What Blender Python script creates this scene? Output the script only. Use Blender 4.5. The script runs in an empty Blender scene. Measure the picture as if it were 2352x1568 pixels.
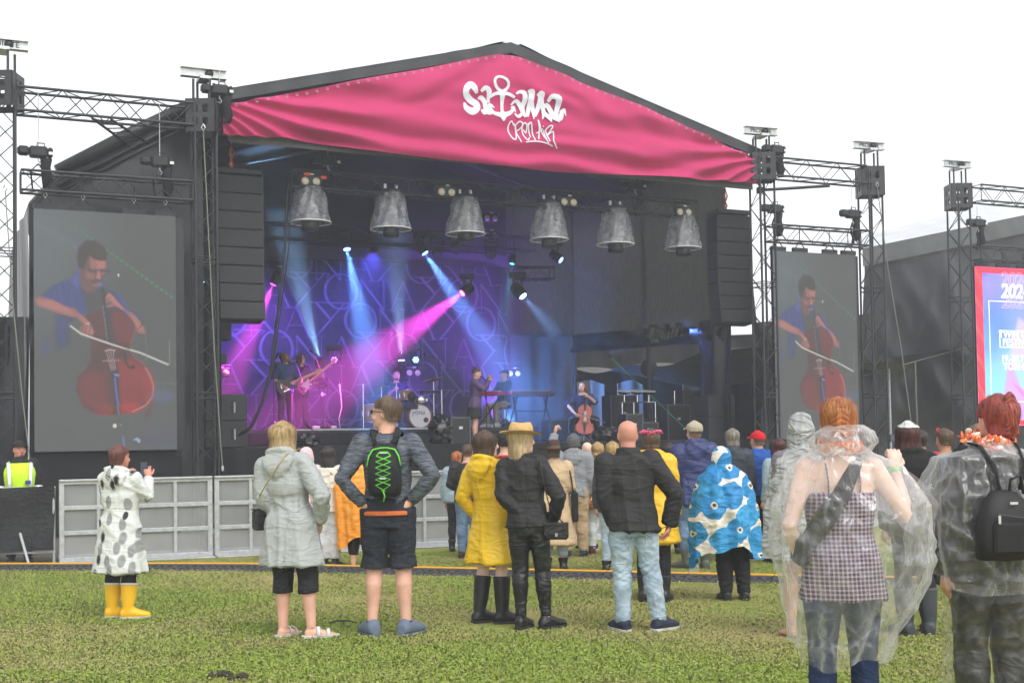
import bpy, bmesh, math, random
import numpy as np
from mathutils import Vector, Matrix, Euler

random.seed(7); RNG = np.random.default_rng(7)
scene = bpy.context.scene
COL = scene.collection
PI = math.pi
R = math.radians

# ------------------------------------------------------------------ camera
CAM_H = 1.58
TILT, ROLL = R(2.0), R(-0.9)
LENS = 36 * 2900 / 2352
SHIFT_Y = 0.0522
PW, PH = 2352.0, 1568.0
cam_d = bpy.data.cameras.new('camera'); cam = bpy.data.objects.new('camera', cam_d); COL.objects.link(cam)
cam_d.sensor_width = 36; cam_d.lens = LENS; cam_d.shift_y = SHIFT_Y
cam_d.clip_start = 0.1; cam_d.clip_end = 2000
CAM_R = Matrix.Rotation(PI/2 + TILT, 3, 'X') @ Matrix.Rotation(ROLL, 3, 'Z')
cam.matrix_world = Matrix.Translation((0, 0, CAM_H)) @ CAM_R.to_4x4()
scene.camera = cam

# ------------------------------------------------------------------ sky, sun, exposure
world = bpy.data.worlds.new('World'); scene.world = world; world.use_nodes = True
wn = world.node_tree; wn.nodes.clear()
sky = wn.nodes.new('ShaderNodeTexSky'); sky.sky_type = 'NISHITA'; sky.sun_disc = False
SUN_EL, SUN_ROT = R(52), R(150)
sky.sun_elevation = SUN_EL; sky.sun_rotation = SUN_ROT
sky.air_density = 1.0; sky.dust_density = 1.5; sky.ozone_density = 1.0
hs = wn.nodes.new('ShaderNodeHueSaturation'); hs.inputs['Saturation'].default_value = 0.10
bg = wn.nodes.new('ShaderNodeBackground'); bg.inputs['Strength'].default_value = 0.15
wo = wn.nodes.new('ShaderNodeOutputWorld')
wn.links.new(sky.outputs['Color'], hs.inputs['Color']); wn.links.new(hs.outputs['Color'], bg.inputs['Color'])
wn.links.new(bg.outputs['Background'], wo.inputs['Surface'])
sun_d = bpy.data.lights.new('sun', 'SUN'); sun_d.energy = 0.7; sun_d.angle = R(35); sun_d.color = (1.0, 0.97, 0.93)
sun = bpy.data.objects.new('sun', sun_d); COL.objects.link(sun)
# sun direction: sky rotation 150 deg = behind the viewer, a little to the right
sdir = Vector((math.sin(SUN_ROT)*math.cos(SUN_EL), math.cos(SUN_ROT)*math.cos(SUN_EL), math.sin(SUN_EL)))
sun.rotation_euler = (-sdir).to_track_quat('-Z', 'Y').to_euler()
scene.view_settings.view_transform = 'Standard'; scene.view_settings.look = 'None'
scene.view_settings.gamma = 1.0; scene.view_settings.use_curve_mapping = False
scene.view_settings.exposure = 0.92
cy = scene.cycles
cy.use_denoising = True; cy.use_adaptive_sampling = True; cy.adaptive_threshold = 0.015
cy.max_bounces = 8; cy.diffuse_bounces = 3; cy.glossy_bounces = 3; cy.transmission_bounces = 4
cy.transparent_max_bounces = 24; cy.volume_bounces = 0; cy.sample_clamp_indirect = 4.0
cy.caustics_reflective = False; cy.caustics_refractive = False

# ------------------------------------------------------------------ where a line of sight meets the place
def ray(px, py):
    k = 36 / LENS
    return CAM_R @ Vector(((px/PW - .5)*k, ((PH/2 - py)/PW + SHIFT_Y)*k, -1))
CAM_P = Vector((0, 0, CAM_H))
def on_ground(px, py, z=0.0):
    d = ray(px, py); t = (z - CAM_H)/d.z
    return CAM_P + d*t
def at_depth(px, py, Y):
    d = ray(px, py)
    return CAM_P + d*(Y/d.y)
# stage frame: U runs along the stage front, N goes into the stage
ALPHA = R(24.3)
SU = Vector((math.cos(ALPHA), math.sin(ALPHA), 0)); SN = Vector((-math.sin(ALPHA), math.cos(ALPHA), 0))
SO = Vector((-7.08, 22.0, 0))
def SW(u, n, z): return SO + SU*u + SN*n + Vector((0, 0, z))
def SP(px, py, n):
    d = ray(px, py); t = (n - (CAM_P - SO).dot(SN))/d.dot(SN)
    p = CAM_P + d*t - SO
    return p.dot(SU), p.z
def SPW(px, py, n):
    u, z = SP(px, py, n); return SW(u, n, z)

# ------------------------------------------------------------------ materials
def lin(r, g, b, k=1.0):
    f = lambda v: ((v/255 + .055)/1.055)**2.4 if v > 10 else v/255/12.92
    return (f(r)*k, f(g)*k, f(b)*k, 1)
MATS = {}
def base_mat(name):
    m = bpy.data.materials.new(name); m.use_nodes = True; t = m.node_tree; t.nodes.clear()
    o = t.nodes.new('ShaderNodeOutputMaterial'); p = t.nodes.new('ShaderNodeBsdfPrincipled')
    t.links.new(p.outputs[0], o.inputs['Surface'])
    return m, t, p, o
def pm(name, col, rough=.7, var=.18, scale=6, bump=.25, bscale=70, metal=0, stretch=(1, 1, 1), spec=.4, sheen=0, coat=0, col2=None, contrast=None, bdist=.004):
    """plain surface with blotchy colour and a fine relief"""
    if name in MATS: return MATS[name]
    m, t, p, o = base_mat(name)
    tc = t.nodes.new('ShaderNodeTexCoord'); mp = t.nodes.new('ShaderNodeMapping'); mp.inputs['Scale'].default_value = stretch
    t.links.new(tc.outputs['Object'], mp.inputs[0])
    nz = t.nodes.new('ShaderNodeTexNoise'); nz.inputs['Scale'].default_value = scale; nz.inputs['Detail'].default_value = 5
    nz.inputs['Roughness'].default_value = .6
    t.links.new(mp.outputs[0], nz.inputs['Vector'])
    rp = t.nodes.new('ShaderNodeValToRGB')
    lo, hi = contrast or (.3, .7)
    rp.color_ramp.elements[0].position = lo; rp.color_ramp.elements[1].position = hi
    a = tuple(c*(1-var) for c in col[:3]) + (1,); b = tuple(min(1, c*(1+var)) for c in col[:3]) + (1,)
    if col2: b = col2
    rp.color_ramp.elements[0].color = a; rp.color_ramp.elements[1].color = b
    t.links.new(nz.outputs['Fac'], rp.inputs[0]); t.links.new(rp.outputs[0], p.inputs['Base Color'])
    p.inputs['Roughness'].default_value = rough; p.inputs['Metallic'].default_value = metal
    p.inputs['Specular IOR Level'].default_value = spec
    if sheen: p.inputs['Sheen Weight'].default_value = sheen
    if coat: p.inputs['Coat Weight'].default_value = coat
    if bump:
        n2 = t.nodes.new('ShaderNodeTexNoise'); n2.inputs['Scale'].default_value = bscale; n2.inputs['Detail'].default_value = 3
        t.links.new(mp.outputs[0], n2.inputs['Vector'])
        bp = t.nodes.new('ShaderNodeBump'); bp.inputs['Strength'].default_value = bump; bp.inputs['Distance'].default_value = bdist
        t.links.new(n2.outputs['Fac'], bp.inputs['Height']); t.links.new(bp.outputs[0], p.inputs['Normal'])
    MATS[name] = m
    return m
def em(name, col, strength):
    if name in MATS: return MATS[name]
    m, t, p, o = base_mat(name)
    p.inputs['Base Color'].default_value = (.05, .05, .05, 1); p.inputs['Emission Color'].default_value = col
    p.inputs['Emission Strength'].default_value = strength
    MATS[name] = m; return m
def attr_mat(name, attr, emit=None, rough=.7, bump=.2, bscale=80, spec=.3):
    """colour read from a colour attribute (prints, screens, grass)"""
    if name in MATS: return MATS[name]
    m, t, p, o = base_mat(name)
    a = t.nodes.new('ShaderNodeAttribute'); a.attribute_name = attr
    if emit is None:
        t.links.new(a.outputs['Color'], p.inputs['Base Color'])
        if bump:
            n2 = t.nodes.new('ShaderNodeTexNoise'); n2.inputs['Scale'].default_value = bscale
            tc = t.nodes.new('ShaderNodeTexCoord'); t.links.new(tc.outputs['Object'], n2.inputs['Vector'])
            bp = t.nodes.new('ShaderNodeBump'); bp.inputs['Strength'].default_value = bump; bp.inputs['Distance'].default_value = .004
            t.links.new(n2.outputs['Fac'], bp.inputs['Height']); t.links.new(bp.outputs[0], p.inputs['Normal'])
    else:
        p.inputs['Base Color'].default_value = (.02, .02, .02, 1)
        t.links.new(a.outputs['Color'], p.inputs['Emission Color']); p.inputs['Emission Strength'].default_value = emit
    p.inputs['Roughness'].default_value = rough; p.inputs['Specular IOR Level'].default_value = spec
    MATS[name] = m; return m

# ------------------------------------------------------------------ geometry: every shape is (verts Nx3, faces list)
def join(*gs):
    V = []; F = []; k = 0
    for v, f in gs:
        v = np.asarray(v, float).reshape(-1, 3)
        V.append(v); F += [tuple(i + k for i in q) for q in f]; k += len(v)
    return np.concatenate(V), F
def xf(g, M):
    v = np.asarray(g[0], float); A = np.array(M.to_4x4() if hasattr(M, 'to_4x4') else M)
    return v @ A[:3, :3].T + A[:3, 3], g[1]
def mv(g, x, y, z): return np.asarray(g[0], float) + np.array((x, y, z), float), g[1]
def box(x0, x1, y0, y1, z0, z1):
    v = [(x0,y0,z0),(x1,y0,z0),(x1,y1,z0),(x0,y1,z0),(x0,y0,z1),(x1,y0,z1),(x1,y1,z1),(x0,y1,z1)]
    return np.array(v, float), [(0,3,2,1),(4,5,6,7),(0,1,5,4),(1,2,6,5),(2,3,7,6),(3,0,4,7)]
def bbox(cx, cy_, cz, sx, sy, sz, b=.01):
    """box with chamfered edges"""
    bm = bmesh.new(); bmesh.ops.create_cube(bm, size=1)
    bmesh.ops.scale(bm, vec=(sx, sy, sz), verts=bm.verts)
    bmesh.ops.bevel(bm, geom=list(bm.edges), offset=min(b, sx*.45, sy*.45, sz*.45), segments=1, affect='EDGES', profile=.5)
    v = np.array([tuple(q.co) for q in bm.verts]) + np.array((cx, cy_, cz)); f = [tuple(q.index for q in p.verts) for p in bm.faces]
    bm.free(); return v, f
def frames(P):
    P = [Vector(p) for p in P]; T = []
    for i in range(len(P)):
        a = P[max(0, i-1)]; b = P[min(len(P)-1, i+1)]; d = (b - a)
        T.append(d.normalized() if d.length > 1e-9 else Vector((0, 0, 1)))
    x = T[0].orthogonal().normalized()
    if abs(T[0].z) < .9: x = T[0].cross(Vector((0, 0, 1))).normalized()
    out = []
    for t in T:
        x = (x - t*x.dot(t)); x = x.normalized() if x.length > 1e-6 else t.orthogonal().normalized()
        out.append((x, t.cross(x)))
    return P, out
def tube(P, rad, seg=8, flat=1.0, caps=True):
    P, fr = frames(P); n = len(P)
    if not hasattr(rad, '__len__'): rad = [rad]*n
    V = []; F = []
    for i in range(n):
        x, y = fr[i]
        for k in range(seg):
            a = 2*PI*k/seg; V.append(P[i] + x*(math.cos(a)*rad[i]) + y*(math.sin(a)*rad[i]*flat))
    for i in range(n-1):
        for k in range(seg):
            k2 = (k+1) % seg; F.append((i*seg+k, i*seg+k2, (i+1)*seg+k2, (i+1)*seg+k))
    if caps: F.append(tuple(reversed(range(seg)))); F.append(tuple((n-1)*seg + k for k in range(seg)))
    return np.array([tuple(v) for v in V]), F
def capsule(P, rad, seg=12):
    """tube with round ends"""
    P = [Vector(p) for p in P]; rad = list(rad) if hasattr(rad, '__len__') else [rad]*len(P)
    d0 = (P[0]-P[1]).normalized(); d1 = (P[-1]-P[-2]).normalized(); A = []; B = []
    for c_, s_ in ((.98, .15), (.75, .66), (.4, .92)):
        A.append((P[0] + d0*rad[0]*c_, rad[0]*s_))
    for c_, s_ in ((.4, .92), (.75, .66), (.98, .15)):
        B.append((P[-1] + d1*rad[-1]*c_, rad[-1]*s_))
    Q = A + list(zip(P, rad)) + B
    return tube([q[0] for q in Q], [q[1] for q in Q], seg)
def ell(cx, cy_, cz, rx, ry, rz, seg=14, ring=9):
    V = [(0, 0, 1)]; F = []
    for i in range(1, ring):
        t = PI*i/ring
        for k in range(seg):
            a = 2*PI*k/seg; V.append((math.sin(t)*math.cos(a), math.sin(t)*math.sin(a), math.cos(t)))
    V.append((0, 0, -1)); L = len(V)-1
    for k in range(seg): F.append((0, 1+k, 1+(k+1) % seg))
    for i in range(ring-2):
        for k in range(seg):
            a = 1+i*seg+k; b = 1+i*seg+(k+1) % seg; F.append((a, a+seg, b+seg, b))
    for k in range(seg): F.append((L, 1+(ring-2)*seg+(k+1) % seg, 1+(ring-2)*seg+k))
    return np.array(V)*np.array((rx, ry, rz)) + np.array((cx, cy_, cz)), F
def loft(rings, closed=True):
    """rings: list of equal-length lists of points"""
    n = len(rings[0]); V = [p for r in rings for p in r]; F = []
    for i in range(len(rings)-1):
        for k in range(n):
            k2 = (k+1) % n; F.append((i*n+k, i*n+k2, (i+1)*n+k2, (i+1)*n+k))
    if closed: F.append(tuple(reversed(range(n)))); F.append(tuple((len(rings)-1)*n + k for k in range(n)))
    return np.array([tuple(v) for v in V], float), F
def ering(c, rx, ry, ax=(1, 0, 0), ay=(0, 1, 0), n=24, p=1.0):
    c = Vector(c); ax = Vector(ax); ay = Vector(ay); out = []
    for k in range(n):
        a = 2*PI*k/n; ca, sa = math.cos(a), math.sin(a)
        if p != 1: ca = math.copysign(abs(ca)**p, ca); sa = math.copysign(abs(sa)**p, sa)
        out.append(c + ax*(rx*ca) + ay*(ry*sa))
    return out
def lathe(prof, seg=16, cx=0, cy_=0):
    """profile of (r, z) turned about the z axis"""
    return loft([[(cx + r*math.cos(2*PI*k/seg), cy_ + r*math.sin(2*PI*k/seg), z) for k in range(seg)] for r, z in prof])
def grid_faces(nu, nv, wrap=False):
    F = []
    for i in range(nv-1):
        for k in range(nu if wrap else nu-1):
            k2 = (k+1) % nu; F.append((i*nu+k, i*nu+k2, (i+1)*nu+k2, (i+1)*nu+k))
    return F

def vnoise(P, seed=0):
    P = np.asarray(P, float); I = np.floor(P).astype(np.int64); f = P - I; f = f*f*(3-2*f)
    def h(x, y, z):
        v = (x*374761393 + y*668265263 + z*2147483647 + seed*974634777) & 0xffffffff
        v = ((v ^ (v >> 13))*1274126177) & 0xffffffff
        return ((v ^ (v >> 16)) & 0xffff)/65535.0
    x, y, z = I[:, 0], I[:, 1], I[:, 2]; fx, fy, fz = f[:, 0], f[:, 1], f[:, 2]
    def L(a, b, t): return a + (b-a)*t
    a = L(L(h(x,y,z), h(x+1,y,z), fx), L(h(x,y+1,z), h(x+1,y+1,z), fx), fy)
    b = L(L(h(x,y,z+1), h(x+1,y,z+1), fx), L(h(x,y+1,z+1), h(x+1,y+1,z+1), fx), fy)
    return L(a, b, fz)

def mk_mesh(g, mat=None, smooth=False, name='mesh'):
    V, F = g; me = bpy.data.meshes.new(name)
    me.from_pydata(np.asarray(V, float).tolist(), [], [list(map(int, f)) for f in F])
    if smooth: me.polygons.foreach_set('use_smooth', [True]*len(me.polygons))
    if mat: me.materials.append(mat)
    me.update(); return me
def put(name, g, mat=None, parent=None, smooth=False, label=None, cat=None, group=None, kind=None):
    me = g if isinstance(g, bpy.types.Mesh) else mk_mesh(g, mat, smooth, name)
    o = bpy.data.objects.new(name, me); COL.objects.link(o)
    if parent: o.parent = parent
    tag(o, label, cat, group, kind); return o
def tag(o, label=None, cat=None, group=None, kind=None):
    if label: o['label'] = label
    if cat: o['category'] = cat
    if group: o['group'] = group
    if kind: o['kind'] = kind
    return o
def empty(name, loc=(0, 0, 0), rz=0, label=None, cat=None, group=None, M=None, kind=None):
    o = bpy.data.objects.new(name, None); COL.objects.link(o); o.empty_display_size = .1
    if M is not None: o.matrix_world = M
    else: o.location = loc; o.rotation_euler = (0, 0, rz)
    tag(o, label, cat, group, kind); return o
def set_cols(o, attr, cols):
    me = o.data; a = me.color_attributes.new(attr, 'FLOAT_COLOR', 'POINT')
    c4 = np.ones((len(me.vertices), 4), np.float32); c4[:, :3] = cols
    a.data.foreach_set('color', c4.ravel())

# bars share one unit cylinder: a bar is an object with its own place and length
UNIT = {}
def bar(name, p0, p1, r, mat, parent, M_inv=None, seg=8):
    key = (mat.name, seg)
    if key not in UNIT:
        UNIT[key] = mk_mesh(tube([(0, 0, 0), (0, 0, 1)], 1.0, seg), mat, True, 'bar')
    p0 = Vector(p0); p1 = Vector(p1); d = p1 - p0
    o = bpy.data.objects.new(name, UNIT[key]); COL.objects.link(o)
    q = d.to_track_quat('Z', 'Y').to_matrix().to_4x4()
    o.parent = parent
    o.matrix_local = Matrix.Translation(p0) @ q @ Matrix.Diagonal((r, r, d.length, 1))
    return o
def SM(u, n, z, rz=0):
    """matrix of a thing standing in the stage frame (x = along the front, y = into the stage)"""
    return Matrix.Translation(SW(u, n, z)) @ Matrix.Rotation(ALPHA + rz, 4, 'Z')
# ================================================================== the ground
M_black = pm('black_steel', (.022, .023, .025, 1), .45, .3, 20, .1, 90, metal=.2)
M_truss = pm('truss_paint', (.030, .032, .035, 1), .42, .35, 14, .1, 90, metal=.1)
M_tarp = pm('black_tarpaulin', (.016, .0165, .018, 1), .38, .25, 3, .35, 9, spec=.5, bdist=.02)
M_cloth = pm('black_stage_cloth', (.008, .008, .009, 1), .85, .25, 5, .25, 30)
M_steel = pm('galvanised_steel', (.55, .56, .56, 1), .42, .18, 12, .1, 120, metal=.75)
M_alu = pm('scuffed_aluminium', (.47, .48, .48, 1), .5, .2, 18, .15, 140, metal=.3)
M_chrome = pm('chrome', (.8, .8, .82, 1), .15, .05, 10, 0, metal=1)
M_grille = pm('speaker_grille', (.026, .026, .028, 1), .6, .2, 30, .6, 420, spec=.3, bdist=.002)
M_cab = pm('speaker_cabinet', (.030, .030, .032, 1), .65, .2, 30, .3, 200)
M_white = pm('white_plastic', (.75, .75, .73, 1), .4, .06, 10, 0)
M_orange = pm('orange_shackle', (.75, .10, .02, 1), .4, .1, 10, 0)
M_cable = pm('black_cable', (.012, .012, .013, 1), .5, .2, 20, 0)
M_rope = pm('grey_sling_rope', (.22, .21, .18, 1), .8, .2, 60, 0)

def mix_ground():
    m, t, p, o = base_mat('field_soil')
    tc = t.nodes.new('ShaderNodeTexCoord')
    n1 = t.nodes.new('ShaderNodeTexNoise'); n1.inputs['Scale'].default_value = .55; n1.inputs['Detail'].default_value = 6
    n2 = t.nodes.new('ShaderNodeTexNoise'); n2.inputs['Scale'].default_value = 22; n2.inputs['Detail'].default_value = 6
    for n in (n1, n2): t.links.new(tc.outputs['Object'], n.inputs['Vector'])
    r1 = t.nodes.new('ShaderNodeValToRGB'); e = r1.color_ramp.elements
    e[0].position = .38; e[0].color = (.22, .29, .045, 1); e[1].position = .66; e[1].color = (.35, .29, .12, 1)
    t.links.new(n1.outputs['Fac'], r1.inputs[0])
    r2 = t.nodes.new('ShaderNodeValToRGB'); e = r2.color_ramp.elements
    e[0].position = .3; e[0].color = (.75, .75, .7, 1); e[1].position = .7; e[1].color = (1.2, 1.2, 1.1, 1)
    t.links.new(n2.outputs['Fac'], r2.inputs[0])
    mx = t.nodes.new('ShaderNodeMix'); mx.data_type = 'RGBA'; mx.blend_type = 'MULTIPLY'; mx.inputs['Factor'].default_value = 1
    t.links.new(r1.outputs[0], mx.inputs[6]); t.links.new(r2.outputs[0], mx.inputs[7])
    t.links.new(mx.outputs[2], p.inputs['Base Color']); p.inputs['Roughness'].default_value = .9
    bp = t.nodes.new('ShaderNodeBump'); bp.inputs['Strength'].default_value = .5; bp.inputs['Distance'].default_value = .02
    t.links.new(n2.outputs['Fac'], bp.inputs['Height']); t.links.new(bp.outputs[0], p.inputs['Normal'])
    return m
put('ground', (np.array([(-400, -60, 0), (400, -60, 0), (400, 800, 0), (-400, 800, 0)], float), [(0, 1, 2, 3)]), mix_ground(), kind='structure')
# worn gravel behind the barrier
M_gravel = pm('gravel', (.16, .145, .12, 1), .95, .5, 60, 1.0, 90, bdist=.03)
gp = [(-16, 17.3), (-6.3, 16.95), (-4.2, 17.75), (-1, 19.2), (12, 24.6), (12, 30), (-16, 24)]
put('gravel_path', (np.array([(x, y, .004) for x, y in gp]), [tuple(range(len(gp)))]), M_gravel, kind='structure')

# ================================================================== truss kit
def truss(name, label, p0, p1, size=.40, pitch=.42, rc=.025, rb=.0095, side=None, group=None, cat='truss', mat=None, faces=4):
    """box truss: four round chords and a zigzag of braces on every face"""
    mat = mat or M_truss
    p0 = Vector(p0); p1 = Vector(p1); L = (p1-p0).length; t = (p1-p0)/L
    s = Vector(side) if side else Vector((0, 0, 1)); s = (s - t*s.dot(t)).normalized(); w = t.cross(s)
    root = empty(name, p0, label=label, cat=cat, group=group); h = size/2
    cs = [(s*h + w*h), (s*h - w*h), (-s*h - w*h), (-s*h + w*h)]
    for c in cs: bar('chord', c, c + t*L, rc, mat, root)
    n = max(2, round(L/pitch)); n += n % 2
    for f in range(faces):
        a, b = cs[f], cs[(f+1) % 4]
        for i in range(n):
            q0, q1 = (a, b) if (i + f) % 2 == 0 else (b, a)
            bar('brace', q0 + t*(L*i/n), q1 + t*(L*(i+1)/n), rb, mat, root, seg=6)
    for k in (0, 1):
        o_ = t*(L*k)
        for f in range(4): bar('end_brace', cs[f] + o_, cs[(f+1) % 4] + o_, rb*1.3, mat, root, seg=6)
    k = 2.45
    while k < L - .6:                       # bolted joints between truss lengths
        for d in (-.05, .05):
            for f in range(4): bar('joint_ring', cs[f] + t*(k+d), cs[(f+1) % 4] + t*(k+d), rb*1.2, mat, root, seg=6)
        k += 2.45
    return root

def ibeam(root, z, ang, L=.82):
    """galvanised I-beam head on four short legs, above a tower"""
    h, w = .17, .15
    g = join(box(-L/2, L/2, -w/2, w/2, 0, .016), box(-L/2, L/2, -w/2, w/2, h-.016, h), box(-L/2, L/2, -.008, .008, .016, h-.016),
             box(-.10, .10, -.20, .20, -.055, -.001))
    M = Matrix.Translation((0, 0, z)) @ Matrix.Rotation(ang, 4, 'Z')
    put('head_beam', xf(g, M), M_steel, root)
    for sx in (-1, 1):
        for q in (-1, 1):
            put('head_leg', tube([(sx*.15, q*.15, z-.46), (sx*.15, q*.15, z-.055)], .024, 8), M_truss, root)
    put('pulley', xf(tube([(0, -.055, h/2), (0, .055, h/2)], .075, 14), M @ Matrix.Translation((L*.12, 0, 0))), M_black, root, True)
def text_mesh(s, size, mat, bold=0.0, extrude=.001, align='CENTER', shear=0, spacing=1.0):
    c = bpy.data.curves.new('lettering', 'FONT'); c.body = s; c.size = size; c.offset = bold*size; c.extrude = extrude
    c.align_x = align; c.align_y = 'CENTER'; c.shear = shear; c.space_character = spacing
    o = bpy.data.objects.new('tmp', c); COL.objects.link(o)
    me = bpy.data.meshes.new_from_object(o.evaluated_get(bpy.context.evaluated_depsgraph_get()))
    bpy.data.objects.remove(o); bpy.data.curves.remove(c)
    me.materials.clear(); me.materials.append(mat); return me
M_ink = pm('dark_ink', (.05, .05, .055, 1), .7, .05, 5, 0)

def block(root, z0, z1, w):
    """steel sleeve block with oblong windows"""
    t_ = .012; h = w/2; g = []
    for k in range(4):
        M = Matrix.Rotation(k*PI/2, 4, 'Z')
        zs = z1-z0; a = z0+zs*.18; b = z0+zs*.42; c = z0+zs*.58; d = z0+zs*.82; hw = w*.10
        for x0, x1, y0, y1 in ((-h, -hw*2.6, z0, z1), (hw*2.6, h, z0, z1), (-hw*2.6, hw*2.6, z0, a), (-hw*2.6, hw*2.6, d, z1),
                               (-hw*2.6, hw*2.6, b, c), (-hw*.8, hw*.8, a, b), (-hw*.8, hw*.8, c, d)):
            g.append(xf(box(x0, x1, -h, -h+t_, y0, y1), M))
    put('sleeve_block', join(*g), M_truss, root)

def tower(label, u, n, ztop, zblock, size=.38, beam_ang=0, group=None, prolyte=True, zbase=0):
    p = SW(u, n, zbase)
    r = truss('truss_tower', label, p, SW(u, n, ztop), size, .40, .026, .010, side=SU, group=group, cat='tower')
    block(r, zblock[0]-zbase, zblock[1]-zbase, size+.16)
    ibeam(r, ztop-zbase+.44, ALPHA*0 + beam_ang)
    put('base_plate', bbox(0, 0, .03, .75, .75, .05, .01), M_steel, r)
    if prolyte:
        o = put('beam_lettering', text_mesh('PROLYTE', .13, M_ink, .01), None, r)
        o.matrix_local = Matrix.Translation((0, 0, ztop-zbase+.525)) @ Matrix.Rotation(beam_ang, 4, 'Z') @ Matrix.Translation((0, -.0125, 0)) @ Matrix.Rotation(PI/2, 4, 'X')
    return r
G_T = 'roof towers of the stages'
tower('black truss tower at the picture edge beside the left video screen', -1.66, .1, 7.95, (7.35, 7.95), beam_ang=R(25), group=G_T)
tower('black truss tower between left video screen and pink banner', 1.74, .1, 7.80, (7.20, 7.80), beam_ang=R(25), group=G_T, prolyte=False)
tower('black truss tower at the right end of the pink banner', 13.98, .1, 7.80, (7.2, 7.8), beam_ang=R(20), group=G_T)
tower('black truss tower standing right behind the edge of the right video screen', 17.0, .1, 7.72, (7.05, 7.72), beam_ang=R(20), group=G_T)
u5, z5 = SP(2200, 425, 1.2)
tower('black truss tower beside the bright festival poster screen', u5, 1.2, z5, (z5-.62, z5), beam_ang=R(20), group=G_T)

def hoist(label, P, drop, rz=ALPHA, bag=True, chain_up=.8, group='electric chain hoists'):
    """chain hoist: body, motor, hook, handle, chain and chain bag"""
    r = empty('chain_hoist', P, rz, label, 'hoist', group)
    put('motor_body', join(bbox(0, 0, 0, .30, .20, .19, .03), bbox(-.24, 0, .01, .20, .17, .16, .04)), M_black, r)
    put('end_cover', bbox(.19, 0, 0, .09, .19, .17, .03), M_black, r)
    put('handle', tube([(-.02, 0, .09), (-.02, 0, .16), (.10, 0, .16), (.10, 0, .09)], .012, 6), M_black, r)
    put('maker_plate', box(.16, .23, -.112, -.108, -.05, .0), M_white, r)
    put('chain', tube([(0, 0, .09), (0, 0, .09+chain_up)], .008, 6), M_steel, r)
    put('hook', join(tube([(0, 0, -.09), (0, 0, -.15), (.04, 0, -.19), (.02, 0, -.23), (-.03, 0, -.21)], .013, 6)), M_steel, r)
    if bag: put('chain_bag', loft([ering((.13, .02, -.10), .10, .09, n=12), ering((.12, .02, -.25), .08, .08, n=12), ering((.15, .02, -.45), .10, .09, n=12), ering((.13, .02, -.60), .06, .06, n=12)]), M_cloth, r, True)
    if drop:
        for q in (-1, 1): put('sling', tube([(0, 0, -.20), (q*.13, q*.10, -drop), (q*.10, q*.16, -drop-.36)], .022, 6, .4), M_cloth, r)
    return r
# upper and lower trusses of the two video screen portals
def screen_portal(side, ua, ub, u0, u1, label_hi, label_lo, zc=5.98):
    truss('truss_beam', label_hi, SW(ua, .1, 7.52), SW(ub, .1, 7.52), .40, .45, .025, .010, group='horizontal truss beams', cat='truss')
    truss('truss_beam', label_lo, SW(u0, .05, zc), SW(u1, .05, zc), .34, .36, .024, .009, group='horizontal truss beams', cat='truss')
screen_portal('l', -1.45, 1.52, -1.38, 1.50, 'upper black truss beam over the left video screen', 'lower black truss beam carrying the left video screen', 6.12)
screen_portal('r', 14.2, 16.75, 14.1, 16.8, 'upper black truss beam over the right video screen', 'lower black truss beam carrying the right video screen', 6.05)
for lab, px, py, d, cu in (('chain hoist above the left half of the left video screen', 88, 350, .35, .95), ('chain hoist above the right half of the left video screen', 367, 372, .35, .95),
                       ('chain hoist above the left half of the right video screen', 1778, 480, .35, .85), ('chain hoist above the right half of the right video screen', 1957, 492, .35, .85)):
    hoist(lab, SPW(px, py, .05), d, chain_up=cu)
hoist('chain hoist on top of the tower left of the pink banner', SW(2.0, -.05, 8.0), 0, chain_up=.3)
hoist('chain hoist on top of the tower right of the pink banner', SW(14.25, -.05, 7.9), 0, chain_up=.35)
# diagonal ladder brace left, single pipe right
lad = empty('truss_ladder', SPW(352, 268, .3), label='slanting ladder truss hung under the upper left beam', cat='truss')
P0, P1 = SPW(212, 272, .05), SPW(318, 350, .9); Q0, Q1 = SPW(255, 275, .05), SPW(350, 335, .9)
for a, b in ((P0, P1), (Q0, Q1)): bar('rail', a - lad.location, b - lad.location, .025, M_truss, lad)
for i in range(8):
    k = (i+.3)/8; bar('rung', P0.lerp(P1, k) - lad.location, Q0.lerp(Q1, k+.03) - lad.location, .012, M_truss, lad, seg=6)
pr = empty('brace_pipe', SPW(1745, 437, .4), label='thin black brace pipe under the upper right truss beam', cat='pipe')
bar('pipe', (0, 0, 0), SPW(1905, 427, .05) - pr.location, .035, M_truss, pr)
put('pipe_clamp', bbox(0, 0, 0, .14, .14, .14, .02), M_black, pr)
# steel guy ropes hanging down the towers
for lab, pts in (('grey sling rope hanging down the tower at the picture edge', [(12, 440), (30, 700), (50, 900), (72, 1085)]),
                 ('grey sling rope hanging down the tower left of the pink banner', [(467, 300), (478, 520), (492, 800), (511, 1075)]),
                 ('thin guy rope sloping down beside the tower right of the right screen', [(2015, 430), (2040, 620), (2070, 800), (2095, 985)])):
    w = [SPW(x, y, -.22) for x, y in pts]
    ro = empty('guy_rope', w[0], label=lab, cat='rope')
    put('rope', tube([p - w[0] for p in w], .011, 6), M_rope, ro)
    put('shackle', bbox(*(w[-1] - w[0]), .05, .04, .10, .015), M_steel, ro)
    put('thimble', tube([(0, 0, .12), (.035, 0, .05), (0, 0, 0), (-.035, 0, .05), (0, 0, .12)], .012, 6), M_steel, ro)

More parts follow.
